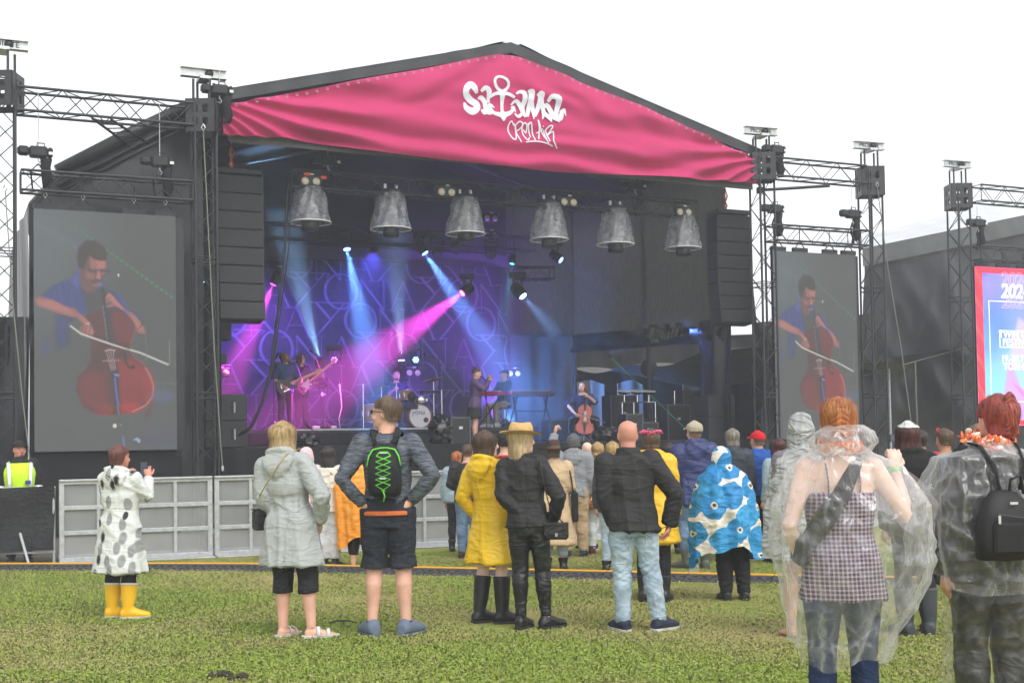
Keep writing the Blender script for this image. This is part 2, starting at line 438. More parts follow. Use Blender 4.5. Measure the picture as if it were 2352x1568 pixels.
# ================================================================== the stage building
DECK, RIS = 1.50, 1.87
stage = empty('festival_stage', SW(8, 1, 0), label='big black open-air stage with gable roof behind the crowd', cat='stage')
SI = stage.matrix_world.inverted() if False else Matrix.Translation(-SW(8, 1, 0))
def spart(name, g, mat, smooth=False, parent=None):
    return put(name, xf(g, SI), mat, parent or stage, smooth)
def sbox(u0, u1, n0, n1, z0, z1):
    return xf(box(u0, u1, n0, n1, z0, z1), SM(0, 0, 0))
def squad(pts, th=.03, n_dir=1):
    """flat panel from (u, n, z) corners, given a thickness along +n"""
    V = [SW(*p) for p in pts] + [SW(p[0], p[1]+th*n_dir, p[2]) for p in pts]; k = len(pts)
    F = [tuple(range(k)), tuple(reversed(range(k, 2*k)))] + [(i, k+i, k+(i+1) % k, (i+1) % k) for i in range(k)]
    return np.array([tuple(v) for v in V]), F
def folds(fn, nu, nv):
    """cloth sheet: fn(i/nu, j/nv) -> world point"""
    V = [tuple(fn(i/(nu-1), j/(nv-1))) for j in range(nv) for i in range(nu)]
    return np.array(V), grid_faces(nu, nv)
M_deck = pm('stage_plywood', (.020, .020, .021, 1), .5, .3, 8, .2, 60)
for i in range(10):
    for j in range(4):
        spart('deck_panel', sbox(2.4+1.13*i+.004, 2.4+1.13*(i+1)-.004, 1.0+2*j+.004, 1.0+2*(j+1)-.004, DECK-.12, DECK), M_deck)
def skirt(u0, u1, n0, z0, z1, seed, amp=.03, k=9):
    def fn(a, b):
        u = u0 + (u1-u0)*a; z = z0 + (z1-z0)*b
        return SW(u, n0 - amp*(math.sin(u*k + 2*math.sin(u*1.7+seed)) + .5*math.sin(u*k*2.3+seed))*(1-.6*b), z)
    return folds(fn, 140, 5)
spart('stage_skirt', skirt(1.5, 14.2, .92, .02, DECK-.005, 1), M_cloth, True)
for i in range(5):
    spart('riser_panel', sbox(2.9+1.5*i+.004, 2.9+1.5*(i+1)-.004, 4.3, 8.4, RIS-.08, RIS), M_deck)
spart('riser_skirt', skirt(2.9, 10.4, 4.32, DECK+.01, RIS-.09, 2, .012, 14), M_cloth, True)
spart('riser_edge', sbox(4.0, 7.6, 4.27, 4.30, RIS-.03, RIS+.004), M_alu)
# roof: ridge runs front to back
RU, RZ = 7.95, 9.62
EL, ER, EZL, EZR = 1.92, 14.0, 8.03, 7.93
def roof_panel(u0, z0, u1, z1):
    def fn(a, b):
        u = u0 + (u1-u0)*a; z = z0 + (z1-z0)*a; n = .12 + 9.4*b
        return SW(u, n, z - .05*math.sin(PI*a) - .012*math.sin(b*60)*math.sin(a*PI) - .01*math.sin(a*37+b*9))
    return folds(fn, 40, 30)
M_roof = pm('matt_roof_sheet', (.014, .0145, .016, 1), .9, .2, 3, .3, 9, spec=.1)
spart('roof_sheet', roof_panel(EL, EZL, RU-.18, RZ), M_roof, True)
spart('roof_sheet', roof_panel(ER, EZR, RU+.18, RZ-.01), M_roof, True)
spart('ridge_cap', squad([(RU-.19, .2, RZ+.01), (RU+.19, .2, RZ), (RU+.19, .2, RZ-.04), (RU-.19, .2, RZ-.04)], 9.2), M_tarp)
def fascia(u0, z0, u1, z1):
    def fn(a, b):
        u = u0 + (u1-u0)*a; z = z0 + (z1-z0)*a
        return SW(u, .13 + .015*math.sin(a*50)*b, z + .01 - .22*b)
    return folds(fn, 60, 4)
spart('fascia', fascia(EL-.1, EZL-.03, RU-.02, RZ), M_tarp, True)
spart('fascia', fascia(ER+.05, EZR-.02, RU-.02, RZ), M_tarp, True)
for un, zn in ((EL+.05, EZL-.25), (ER-.05, EZR-.25), (RU, RZ-.35)):     # purlins under the roof
    bar('roof_beam', SI @ SW(un, .3, zn), SI @ SW(un, 9.2, zn), .06, M_truss, stage)
for n in (2.5, 5, 7.5):
    for (ua, za, ub, zb) in ((EL, EZL-.2, RU, RZ-.25), (ER, EZR-.2, RU, RZ-.25)):
        bar('rafter', SI @ SW(ua, n, za), SI @ SW(ub, n, zb), .045, M_truss, stage)
for u, n in ((2.2, 9.1), (13.85, 9.1), (8, 9.1), (2.2, 5), (13.9, 5)):
    bar('roof_post', SI @ SW(u, n, 0), SI @ SW(u, n, 8.1), .07, M_truss, stage)
# front drop behind the banner, closing the gable
spart('gable_lining', squad([(2.1, .5, 7.3), (13.8, .5, 7.25), (13.8, .5, 7.7), (RU, .5, 9.3), (2.1, .5, 7.75)], .02), M_cloth)
# walls
def scrim_mat():
    m, t, p, o = base_mat('mesh_scrim')
    tc = t.nodes.new('ShaderNodeTexCoord'); mp = t.nodes.new('ShaderNodeMapping'); mp.inputs['Scale'].default_value = (9, 9, 2)
    mp.inputs['Rotation'].default_value = (.2, .25, .1)
    nz = t.nodes.new('ShaderNodeTexNoise'); nz.inputs['Scale'].default_value = 2.2; nz.inputs['Detail'].default_value = 8; nz.inputs['Roughness'].default_value = .75
    t.links.new(tc.outputs['Object'], mp.inputs[0]); t.links.new(mp.outputs[0], nz.inputs['Vector'])
    rp = t.nodes.new('ShaderNodeValToRGB'); rp.color_ramp.elements[0].position = .3; rp.color_ramp.elements[1].position = .75
    rp.color_ramp.elements[0].color = (.055, .055, .05, 1); rp.color_ramp.elements[1].color = (.14, .138, .125, 1)
    t.links.new(nz.outputs['Fac'], rp.inputs[0])
    t.nodes.remove(p)
    d = t.nodes.new('ShaderNodeBsdfDiffuse'); tr = t.nodes.new('ShaderNodeBsdfTranslucent'); ms = t.nodes.new('ShaderNodeMixShader'); ms.inputs[0].default_value = .55
    t.links.new(rp.outputs[0], d.inputs[0]); t.links.new(rp.outputs[0], tr.inputs[0])
    t.links.new(d.outputs[0], ms.inputs[1]); t.links.new(tr.outputs[0], ms.inputs[2]); t.links.new(ms.outputs[0], o.inputs['Surface'])
    return m
M_scrim = scrim_mat()
def sheet(a, b, z0a, z1a, z0b, z1b, amp=.03, k=5, nu=70, nv=20, seed=0):
    """hanging cloth between plan points a=(u,n) and b=(u,n)"""
    du, dn = b[0]-a[0], b[1]-a[1]; L = math.hypot(du, dn); pu, pn = -dn/L, du/L
    def fn(s, t):
        z0 = z0a + (z0b-z0a)*s; z1 = z1a + (z1b-z1a)*s
        d = amp*(math.sin(s*L*k + 2*math.sin(s*3+seed) + t*1.5) + .6*math.sin(s*L*k*1.9 + seed - t*3) + .8*math.sin((s*2+t*3)*2.1 + seed))
        return SW(a[0] + du*s + pu*d, a[1] + dn*s + pn*d, z0 + (z1-z0)*t)
    return folds(fn, nu, nv)
spart('side_scrim', sheet((13.75, 8.9), (13.85, 1.3), 4.45, 8.15, 4.15, 8.1, .02, 1.2, seed=3), M_scrim, True)
spart('rear_scrim', sheet((11.7, 8.95), (13.75, 8.95), 4.45, 8.75, 4.45, 8.1, .02, 1.5, seed=5), M_scrim, True)
spart('rear_curtain', sheet((11.8, 9.0), (13.9, 9.0), DECK, 4.6, DECK, 4.6, .04, 6, seed=6), pm('grey_curtain', (.06, .06, .062, 1), .9, .2, 4, .2, 30), True)
spart('rear_wall', squad([(2.0, 9.25, 0), (11.9, 9.25, 0), (11.9, 9.25, 8.3), (13.95, 9.25, 8.3), (RU, 9.25, 9.85), (1.95, 9.25, 8.3)], .03), M_cloth)
spart('side_wall', sheet((2.15, .6), (2.15, 9.2), 0, 8.3, 0, 8.3, .03, 3, seed=9), M_cloth, True)
spart('side_curtain', sheet((13.8, 2.6), (13.8, 1.1), 0, 4.3, 0, 4.3, .06, 6, seed=10), M_tarp, True)
spart('side_valance', sheet((13.72, 8.9), (13.82, 1.5), 4.0, 4.5, 3.75, 4.2, .05, 2, seed=11), M_tarp, True)

# left wing: lean-to of black tarpaulin behind the video screen
wing = [SP(440, 248, .9), SP(300, 318, .9), SP(130, 405, .9), SP(66, 470, .9)]
wing_o = empty('side_wing', SW(0, .9, 0), label='black tarpaulin wing with sloping top behind the left video screen', cat='tent')
WI = Matrix.Translation(-SW(0, .9, 0))
def wing_front(a, b):
    u = wing[3][0] + (1.85 - wing[3][0])*a
    us = [w[0] for w in reversed(wing)]; zs = [w[1] for w in reversed(wing)]
    zt = float(np.interp(u, us, zs)); z = .02 + (zt-.02)*b
    q = vnoise(np.array([[u*1.1 + z*.5, z*.35, 3.]]), 11)[0]; q2 = vnoise(np.array([[u*2.5 - z*1.3, z*.8 + u*.6, 7.]]), 12)[0]
    return SW(u, .9 - .16*abs(q-.5) - .10*abs(q2-.5) - .04*math.sin(u*1.5+z), z)
put('front_sheet', xf(folds(wing_front, 50, 50), WI), M_tarp, wing_o, True)
def wing_roof(a, b):
    u = wing[3][0] + (1.85 - wing[3][0])*a; us = [w[0] for w in reversed(wing)]; zs = [w[1] for w in reversed(wing)]
    return SW(u, .85+7*b, float(np.interp(u, us, zs)) + .04 + .05*math.sin(a*9)*math.sin(b*7+.6))
put('roof_sheet', xf(folds(wing_roof, 30, 20), WI), M_tarp, wing_o, True)
put('outer_sheet', xf(sheet((wing[3][0], .92), (wing[3][0], 7.8), .02, wing[3][1], .02, wing[3][1], .03, 3), WI), M_tarp, wing_o, True)
def slope(off, r, name, n=.78):
    pts = [SW(u, n, z + off + (.02*math.sin(i*3.3))) for i, (u, z) in enumerate(wing[:3])]
    put(name, xf(tube(pts, [r*.8, r, r*.9], 10), WI), M_tarp, wing_o, True)
slope(.06, .13, 'rolled_tarpaulin'); slope(-.2, .05, 'keder_rail', .76); slope(-.34, .03, 'keder_rail', .74)

hoard = empty('tarpaulin_wall', SW(-6, 2.2, 0), label='black tarpaulin wall behind the security guard', cat='wall')
put('tarpaulin_sheet', xf(sheet((-14, 2.2), (-1.2, 2.2), .02, 3.9, .02, 4.02, .10, 2.4, 120, 30, 4), Matrix.Translation(-SW(-6, 2.2, 0))), M_tarp, hoard, True)
for i in range(6): bar('post', Vector((0, 0, 0)) + SU*(-7 + 2.3*i) + SN*.2, SU*(-7+2.3*i) + SN*.2 + Vector((0, 0, 3.85)), .05, M_truss, hoard)

# ------------------------------------------------------------------ pink banner
bt = [SP(510, 243, .05), SP(830, 185, .05), SP(1145, 124, .05), SP(1195, 130, .05), SP(1460, 240, .05), SP(1726, 362, .05)]
bb = [SP(515, 311, .05), SP(640, 316, .05), SP(883, 350, .05), SP(1206, 388, .05), SP(1363, 399, .05), SP(1594, 412, .05), SP(1733, 421, .05)]
btu, btz = [p[0] for p in bt], [p[1] for p in bt]; bbu, bbz = [p[0] for p in bb], [p[1] for p in bb]
def ban_d(u, z):
    """how far the cloth stands out of its plane: folds fan out from both lower corners and sag along the hem"""
    zb = np.interp(u, bbu, bbz); zt = np.interp(u, btu, btz); v = np.clip((z-zb)/np.maximum(zt-zb, .05), 0, 1)
    rl = np.hypot(u-2.0, (z-7.9)); al = np.arctan2(z-7.9, u-1.6)
    rr = np.hypot(u-14.0, z-7.75); ar = np.arctan2(z-7.75, 14.3-u)
    P = np.stack([u*.9, z*2.4, u*0], -1).reshape(-1, 3); nz = vnoise(P, 3).reshape(np.shape(u))
    d = .050*np.sin(al*34 + 2.2*nz + .35*rl)*np.exp(-((rl-2.2)/2.6)**2)
    d += .055*np.sin(ar*30 + 2.0*nz + .4*rr)*np.exp(-((rr-2.4)/2.6)**2)
    sag = np.exp(-v*3.2)*np.clip(np.minimum(u-2.4, 13.7-u)/1.5, 0, 1)
    d += .050*np.sin((z-zb)*15 + u*.55 + 3.0*nz)*sag
    up = np.clip((v-.55)/.3, 0, 1)
    d += .022*np.sin((z*1.3+abs(u-7.9)*.75)*8 + 4*nz)*up + .02*(nz-.5)
    return d*1.45 + .06*np.sin(PI*v)
NB_U, NB_V = 320, 74
uu = np.linspace(btu[0], bbu[-1], NB_U); vv = np.linspace(0, 1, NB_V)
Ug = np.tile(uu, (NB_V, 1)); zb_ = np.interp(uu, bbu, bbz); zt_ = np.interp(uu, btu, btz)
Zg = zb_[None, :] + (zt_-zb_)[None, :]*vv[:, None]
Dg = ban_d(Ug, Zg)
def to_world(u, n, z):
    return np.stack([SO.x + SU.x*u + SN.x*n, SO.y + SU.y*u + SN.y*n, z], -1)
BV = to_world(Ug, .02 - Dg, Zg).reshape(-1, 3)
ban = empty('stage_banner', SW(8, .05, 7.3), label='pink gable banner with white anchor lettering across the stage roof', cat='banner')
BI = Matrix.Translation(-SW(8, .05, 7.3))
M_pink = pm('pink_banner_cloth', lin(192, 50, 106, .95), .85, .05, 3, .15, 120)
put('banner_cloth', xf((BV, grid_faces(NB_U, NB_V)), BI), M_pink, ban, True)
put('hem_lining', xf(sheet((2.2, .22), (13.8, .22), 7.14, 7.6, 7.02, 7.6, .02, 3), BI), pm('grey_lining', (.12, .11, .12, 1), .8), ban, True)
M_letter = pm('white_banner_print', (.72, .72, .80, 1), .8, .05, 3, .1, 90)
def L_px(x, y):                     # logo sketch units -> picture units
    return (1750 + x*600/2352)/1.7415, (270 + y*600/2352)/1.7415
def stroke(pts, wid, close=False, lift=.012, sub=6):
    """brush stroke laid on the banner, pts in sketch units, wid a list of half widths"""
    P = np.array(pts, float); W = np.array(wid if hasattr(wid, '__len__') else [wid]*len(P), float); n = len(P)
    if len(W) != n: W = np.interp(np.linspace(0, 1, n), np.linspace(0, 1, len(W)), W)
    if close: P = np.vstack([P, P[:1]]); W = np.append(W, W[0]); n += 1
    t = np.linspace(0, n-1, (n-1)*sub+1); Q = np.empty((len(t), 2))
    for i, s in enumerate(t):
        k = min(int(s), n-2); f = s-k; g = lambda j: P[(j % (n-1)) if close else min(max(j, 0), n-1)]
        p0, p1, p2, p3 = g(k-1), P[k], P[k+1], g(k+2)
        Q[i] = .5*((2*p1) + (-p0+p2)*f + (2*p0-5*p1+4*p2-p3)*f*f + (-p0+3*p1-3*p2+p3)*f**3)
    Ws = np.interp(t, np.arange(n), W); T = np.gradient(Q, axis=0); T /= np.maximum(np.linalg.norm(T, axis=1), 1e-6)[:, None]
    Nn = np.stack([-T[:, 1], T[:, 0]], 1); V = []
    cross = (-1, -.33, .33, 1)
    for i in range(len(t)):
        for c in cross:
            x, y = Q[i] + Nn[i]*Ws[i]*c; u, z = SP(*L_px(x, y), .05)
            V.append((u, z))
    V = np.array(V); d = ban_d(V[:, 0], V[:, 1])
    return xf((to_world(V[:, 0], .02 - d - lift, V[:, 1]), grid_faces(4, len(t))), BI)
LET = [
 ('letter_s', [(585, 430), (545, 345), (490, 290), (425, 350), (420, 440), (500, 530), (585, 590), (590, 660), (520, 705), (430, 650), (400, 560)], [20, 48, 55, 48, 45, 52, 55, 50, 60, 45, 12]),
 ('letter_a', [(650, 400), (720, 345), (780, 400), (775, 540), (800, 545)], [22, 36, 42, 20, 12]),
 ('letter_a', [(615, 510), (660, 490), (720, 560), (735, 690), (790, 755)], [16, 34, 38, 36, 14]),
 ('letter_a', [(660, 680), (710, 730), (770, 690), (815, 762)], [14, 34, 22, 12]),
 ('anchor_ring', [(950, 170), (1050, 220), (1083, 305), (1030, 375), (970, 390), (900, 340), (862, 260), (880, 190)], [20, 22, 22, 24, 26, 24, 22, 20]),
 ('anchor_stock', [(790, 485), (880, 432), (985, 425), (1080, 440), (1180, 495)], [22, 26, 32, 26, 20]),
 ('anchor_shank', [(985, 400), (988, 500), (988, 600), (985, 700), (1000, 780), (1008, 862)], [48, 34, 24, 24, 60, 4]),
 ('anchor_fluke', [(790, 590), (800, 660), (850, 730), (930, 755), (1000, 760), (1090, 740), (1150, 690), (1180, 630)], [22, 30, 26, 36, 46, 34, 26, 14]),
 ('anchor_barb', [(780, 580), (820, 610), (872, 650)], [10, 22, 3]),
 ('anchor_barb', [(1120, 655), (1165, 640), (1200, 725)], [3, 24, 4]),
 ('letter_a', [(1195, 440), (1260, 405), (1330, 430), (1335, 540), (1310, 640), (1320, 740)], [14, 26, 40, 40, 30, 30]),
 ('letter_a', [(1125, 610), (1195, 545), (1260, 600), (1300, 690), (1350, 800)], [8, 26, 36, 34, 18]),
 ('letter_a', [(1175, 740), (1235, 790), (1300, 740)], [8, 26, 26]),
 ('letter_m', [(1380, 400), (1440, 410), (1430, 540), (1400, 680), (1370, 790)], [10, 50, 44, 34, 26]),
 ('letter_m', [(1420, 480), (1455, 600), (1475, 710), (1475, 838)], [40, 30, 34, 3]),
 ('letter_m', [(1530, 470), (1590, 440), (1575, 560), (1540, 680), (1490, 790)], [20, 50, 42, 34, 22]),
 ('letter_m', [(1590, 500), (1615, 620), (1640, 730), (1610, 835)], [40, 34, 34, 4]),
 ('letter_a', [(1700, 560), (1750, 485), (1850, 500), (1865, 600), (1840, 720), (1830, 800), (1875, 880)], [22, 36, 48, 44, 36, 36, 4]),
 ('letter_a', [(1640, 640), (1690, 610), (1750, 700), (1800, 800), (1890, 810), (1930, 720), (1960, 690)], [26, 34, 40, 40, 46, 30, 16]),
 ('letter_a', [(1650, 740), (1720, 800), (1755, 875)], [30, 40, 6]),
 ('letter_tail', [(1890, 715), (1960, 680), (1988, 780)], [4, 26, 3]),
]
for i, (nm, p, w) in enumerate(LET):
    put(nm, stroke(p, w, nm == 'anchor_ring', .010 + .0012*i), M_letter, ban)
SCR = [('letter_o', [(1170, 935), (1130, 860), (1090, 920), (1085, 1010), (1130, 1120), (1185, 1150), (1205, 1060), (1190, 930), (1165, 900)]),
 ('letter_p', [(1195, 910), (1215, 1050), (1275, 1195)]), ('letter_p', [(1185, 935), (1250, 870), (1300, 895), (1285, 960), (1220, 1010)]),
 ('letter_e', [(1320, 990), (1365, 1040), (1370, 930), (1330, 890), (1300, 960), (1320, 1080), (1375, 1160), (1405, 1120)]),
 ('letter_n', [(1385, 890), (1410, 1020), (1425, 1115)]), ('letter_n', [(1395, 920), (1430, 880), (1450, 960), (1470, 1080), (1490, 1165)]),
 ('letter_a', [(1545, 1150), (1570, 1020), (1545, 840), (1590, 980), (1640, 1100), (1700, 1215)]), ('letter_a', [(1525, 1045), (1590, 1010), (1620, 980)]),
 ('letter_i', [(1635, 1000), (1650, 1070), (1670, 1150)]), ('letter_i', [(1618, 935), (1630, 950)]),
 ('letter_r', [(1660, 990), (1690, 1090), (1715, 1185)]), ('letter_r', [(1660, 1000), (1720, 940), (1770, 940), (1740, 1010), (1690, 1080), (1780, 1020), (1790, 1090), (1775, 1180), (1845, 1290)]),
 ('underline', [(1340, 1195), (1450, 1182), (1570, 1190), (1690, 1222), (1770, 1258)])]
for i, (nm, p) in enumerate(SCR):
    put(nm, stroke(p, [9, 11, 10, 9], False, .012 + .0012*i, 5), M_letter, ban)
# eyelets along both slopes
M_eye = pm('brass_eyelet', (.45, .44, .42, 1), .4, .1, 10, 0, metal=.6)
eye_me = mk_mesh(tube([(math.cos(a)*.022, 0, math.sin(a)*.022) for a in np.linspace(0, 2*PI, 11)], .006, 5), M_eye)
for i in range(60):
    u = 2.3 + 11.4*i/59; z = float(np.interp(u, btu, btz)) - .05
    o = put('eyelet', eye_me, None, ban)
    o.matrix_local = BI @ Matrix.Translation(SW(u, .02 - float(ban_d(np.array([u]), np.array([z]))[0]) - .012, z)) @ Matrix.Rotation(ALPHA, 4, 'Z')
# ================================================================== pictures for the screens: painted on a fine grid of pixels
class Canvas:
    def __init__(s, x0, x1, y0, y1, w, h, bgc):
        s.x = np.linspace(x0, x1, w); s.y = np.linspace(y0, y1, h); s.X, s.Y = np.meshgrid(s.x, s.y)
        s.C = np.ones((h, w, 3))*np.array(bgc[:3]); s.soft = 1.0
    def blend(s, m, col):
        s.C = s.C*(1-m[..., None]) + np.array(col[:3])*m[..., None]
    def poly(s, pts, col, soft=7, a=1.0):
        soft *= s.soft
        P = np.array(pts, float); ins = np.zeros(s.X.shape, bool); D = np.full(s.X.shape, 1e9)
        for i in range(len(P)):
            (xa, ya), (xb, yb) = P[i], P[(i+1) % len(P)]
            c = ((ya > s.Y) != (yb > s.Y)) & (s.X < (xb-xa)*(s.Y-ya)/((yb-ya) if yb != ya else 1e-9) + xa); ins ^= c
            L2 = max((xb-xa)**2 + (yb-ya)**2, 1e-9); t = np.clip(((s.X-xa)*(xb-xa) + (s.Y-ya)*(yb-ya))/L2, 0, 1)
            D = np.minimum(D, np.hypot(s.X-xa-t*(xb-xa), s.Y-ya-t*(yb-ya)))
        s.blend(np.clip(.5 + np.where(ins, D, -D)/soft, 0, 1)*a, col)
    def ellipse(s, cx, cy_, rx, ry, col, soft=.15, a=1.0, rot=0):
        dx, dy = s.X-cx, s.Y-cy_; c, n = math.cos(rot), math.sin(rot)
        q = np.hypot((dx*c+dy*n)/rx, (-dx*n+dy*c)/ry)
        s.blend(np.clip((1-q)/soft + .5, 0, 1)*a, col)
    def line(s, pts, w, col, a=1.0, soft=5):
        D = np.full(s.X.shape, 1e9)
        for (xa, ya), (xb, yb) in zip(pts[:-1], pts[1:]):
            L2 = max((xb-xa)**2 + (yb-ya)**2, 1e-9); t = np.clip(((s.X-xa)*(xb-xa) + (s.Y-ya)*(yb-ya))/L2, 0, 1)
            D = np.minimum(D, np.hypot(s.X-xa-t*(xb-xa), s.Y-ya-t*(yb-ya)))
        s.blend(np.clip((w-D)/soft + .5, 0, 1)*a, col)
def cello_picture():
    c = Canvas(0, 1030, -107, 1612, 180, 300, lin(92, 94, 92)); c.soft = 1.0
    L_ = lambda *q: lin(*q)
    c.ellipse(0, 100, 420, 560, L_(118, 130, 136), 1.3, .55); c.ellipse(250, 1500, 900, 500, L_(100, 102, 102), 1.0, .7)
    c.line([(0, 0), (300, 150)], 14, L_(126, 134, 140), .4, 30)
    for i in range(20):
        k = i/20; x, y = 300 + 730*k, 15 + 500*k
        if 120 < y < 150: continue
        c.poly([(x-14, y-9), (x+6, y-7), (x+16, y+8), (x-4, y+7)], L_(52, 176, 104), 5, .45 + .5*k)
    SHL, SH, SHD = L_(92, 106, 178), L_(72, 84, 150), L_(74, 78, 104); SK, SKM, SKD = L_(206, 138, 132), L_(176, 112, 106), L_(120, 88, 86); HR = L_(70, 64, 62)
    # shirt
    c.poly([(40, 515), (140, 430), (260, 385), (320, 300), (360, 420), (480, 450), (560, 460), (620, 500), (660, 590), (740, 620), (770, 660), (600, 640), (420, 600), (330, 640), (270, 690), (190, 650), (150, 560)], SHD, 22)
    c.poly([(60, 515), (160, 430), (240, 395), (250, 600), (190, 590), (120, 545)], SH, 26, .9); c.poly([(245, 410), (300, 340), (330, 460), (370, 560), (360, 640), (250, 610)], SH, 20, .85)
    c.poly([(255, 395), (290, 350), (315, 310), (330, 420), (300, 450)], SHL, 16, .8); c.poly([(150, 640), (260, 650), (250, 860), (150, 900)], SHD, 40, .9); c.poly([(170, 660), (230, 670), (210, 840), (160, 850)], SH, 30, .6)
    c.poly([(560, 455), (625, 505), (655, 590), (720, 610), (770, 655), (700, 640), (600, 560)], SH, 14, .85); c.line([(600, 480), (650, 560)], 6, SHL, .5, 10)
    for a_, b_ in (((150, 440), (170, 540)), ((200, 420), (225, 560)), ((280, 470), (300, 600)), ((330, 480), (350, 600))): c.line([a_, b_], 7, SHD, .55, 12)
    for a_, b_ in (((175, 440), (195, 550)), ((262, 460), (270, 590))): c.line([a_, b_], 5, SHL, .5, 9)
    c.poly([(355, 490), (420, 480), (480, 460), (510, 600), (380, 640)], L_(82, 82, 82), 16)
    # head
    c.poly([(310, 320), (345, 300), (360, 420), (420, 470), (430, 480), (370, 478), (330, 440)], SKD, 16)
    c.poly([(318, 300), (322, 210), (390, 190), (515, 200), (512, 290), (505, 350), (480, 380), (455, 430), (420, 440), (370, 420), (335, 370)], SKD, 14)
    c.poly([(395, 215), (512, 215), (508, 300), (400, 310)], SKM, 14, .95); c.poly([(440, 240), (510, 235), (505, 295), (450, 300)], SK, 18, .7)
    c.poly([(360, 330), (430, 340), (425, 385), (370, 380)], SKM, 18, .7); c.poly([(450, 318), (470, 320), (474, 372), (458, 384), (440, 372)], SK, 9, .85); c.poly([(478, 325), (503, 322), (492, 352), (478, 352)], SKM, 8, .8)
    c.line([(392, 312), (440, 322)], 7, HR, .9, 7); c.line([(468, 322), (506, 316)], 6, HR, .9, 6); c.poly([(385, 388), (450, 378), (485, 378), (470, 396), (420, 402)], HR, 12, .6); c.line([(418, 425), (452, 420)], 5, L_(190, 130, 128), .8, 6)
    c.poly([(350, 395), (410, 440), (455, 432), (430, 470), (380, 476)], L_(132, 92, 88), 14, .7)
    c.poly([(315, 300), (300, 230), (312, 150), (370, 100), (440, 100), (500, 140), (522, 195), (514, 245), (470, 246), (420, 235), (395, 210), (372, 250), (350, 310)], HR, 14); c.poly([(302, 150), (325, 125), (340, 130), (320, 160)], SHL, 10, .5); c.poly([(305, 305), (320, 300), (322, 340), (308, 350)], SHL, 8, .8)
    # cello
    body = [(540, 600), (610, 600), (680, 630), (722, 690), (722, 760), (690, 820), (688, 850), (700, 910), (740, 970), (790, 990), (830, 1060), (856, 1150), (850, 1230), (800, 1290), (700, 1335), (560, 1355), (430, 1350), (340, 1290), (292, 1180), (305, 1080), (370, 1020), (400, 960), (400, 820), (360, 700), (370, 640), (450, 605)]
    c.poly(body, L_(96, 62, 62), 16)
    c.poly([(545, 605), (640, 610), (712, 690), (715, 760), (685, 830), (600, 830), (560, 720)], L_(128, 58, 60), 30, .9); c.poly([(370, 650), (450, 610), (510, 620), (530, 800), (420, 780)], L_(104, 64, 64), 40, .8)
    c.poly([(590, 970), (700, 950), (800, 1010), (845, 1150), (830, 1240), (720, 1310), (610, 1320), (600, 1150)], L_(160, 54, 56), 60, .95); c.ellipse(820, 1160, 44, 110, L_(178, 56, 58), 1.0, .8); c.ellipse(680, 1310, 80, 34, L_(206, 50, 52), 1.2, .8); c.ellipse(745, 1190, 90, 60, L_(140, 52, 54), .9, .5)
    c.poly([(310, 1110), (390, 1040), (500, 1060), (540, 1320), (420, 1330), (340, 1270)], L_(136, 58, 58), 60, .85); c.ellipse(520, 1320, 70, 30, L_(170, 54, 54), 1.2, .6)
    c.line([(798, 1015), (835, 1080), (856, 1150), (850, 1220), (800, 1285), (700, 1333)], 5, L_(226, 150, 130), .8, 5); c.line([(430, 1350), (560, 1358)], 3, L_(190, 70, 70), .7); c.line([(722, 700), (722, 760), (690, 820), (690, 870), (705, 925), (790, 992)], 4, L_(176, 96, 92), .7, 5)
    c.poly([(855, 1250), (830, 1340), (790, 1395), (800, 1340)], L_(120, 52, 60), 12, .7); c.poly([(520, 620), (545, 620), (580, 1040), (560, 1350), (610, 1350), (590, 1100), (560, 820)], L_(74, 66, 66), 30, .9)
    c.poly([(470, 390), (490, 390), (560, 860), (520, 860)], L_(66, 66, 70), 8); c.line([(462, 405), (470, 425)], 4, L_(150, 160, 240), .9); c.line([(480, 395), (486, 430)], 4, L_(110, 120, 230), .9); c.line([(488, 570), (520, 830)], 2, L_(170, 170, 186), .8, 4)
    c.poly([(505, 890), (570, 885), (600, 965), (490, 968)], L_(86, 66, 64), 8, .9); c.line([(503, 895), (535, 884), (575, 892)], 4, L_(226, 190, 180), .9, 4); c.line([(485, 968), (605, 960)], 5, L_(200, 130, 120), .8, 5)
    for i in range(4): c.line([(512 + i*17, 895), (525 + i*14, 960), (550 + i*10, 1040)], 2, L_(216, 190, 186), .8, 4)
    c.poly([(545, 1035), (597, 1032), (600, 1280), (583, 1285)], L_(60, 60, 70), 8); c.line([(573, 1090), (580, 1180), (598, 1290)], 6, L_(122, 126, 214), .85, 7); c.line([(575, 1065), (598, 1070)], 8, L_(160, 160, 240), .8, 8); c.line([(590, 1300), (600, 1350)], 5, L_(150, 150, 160), .7)
    c.line([(645, 905), (655, 980), (680, 1015), (712, 1008)], 8, L_(60, 44, 46), .95, 6); c.ellipse(705, 1008, 16, 14, L_(60, 44, 46))
    # arms and hands
    c.poly([(0, 540), (40, 515), (130, 535), (230, 585), (290, 595), (330, 650), (280, 660), (160, 630), (20, 580)], SKM, 14); c.poly([(20, 545), (130, 545), (250, 600), (280, 640), (160, 610), (40, 575)], SK, 22, .65)
    c.poly([(275, 600), (330, 635), (395, 690), (425, 760), (415, 790), (330, 775), (318, 740), (345, 700), (300, 660)], SKM, 10); c.poly([(320, 640), (390, 700), (415, 765), (380, 780), (360, 700)], SK, 16, .8)
    for a_, b_ in (((350, 700), (330, 765)), ((375, 705), (355, 778)), ((398, 712), (385, 785))): c.line([a_, b_], 5, SKD, .75, 6)
    c.line([(368, 702), (385, 700)], 4, L_(230, 220, 220))
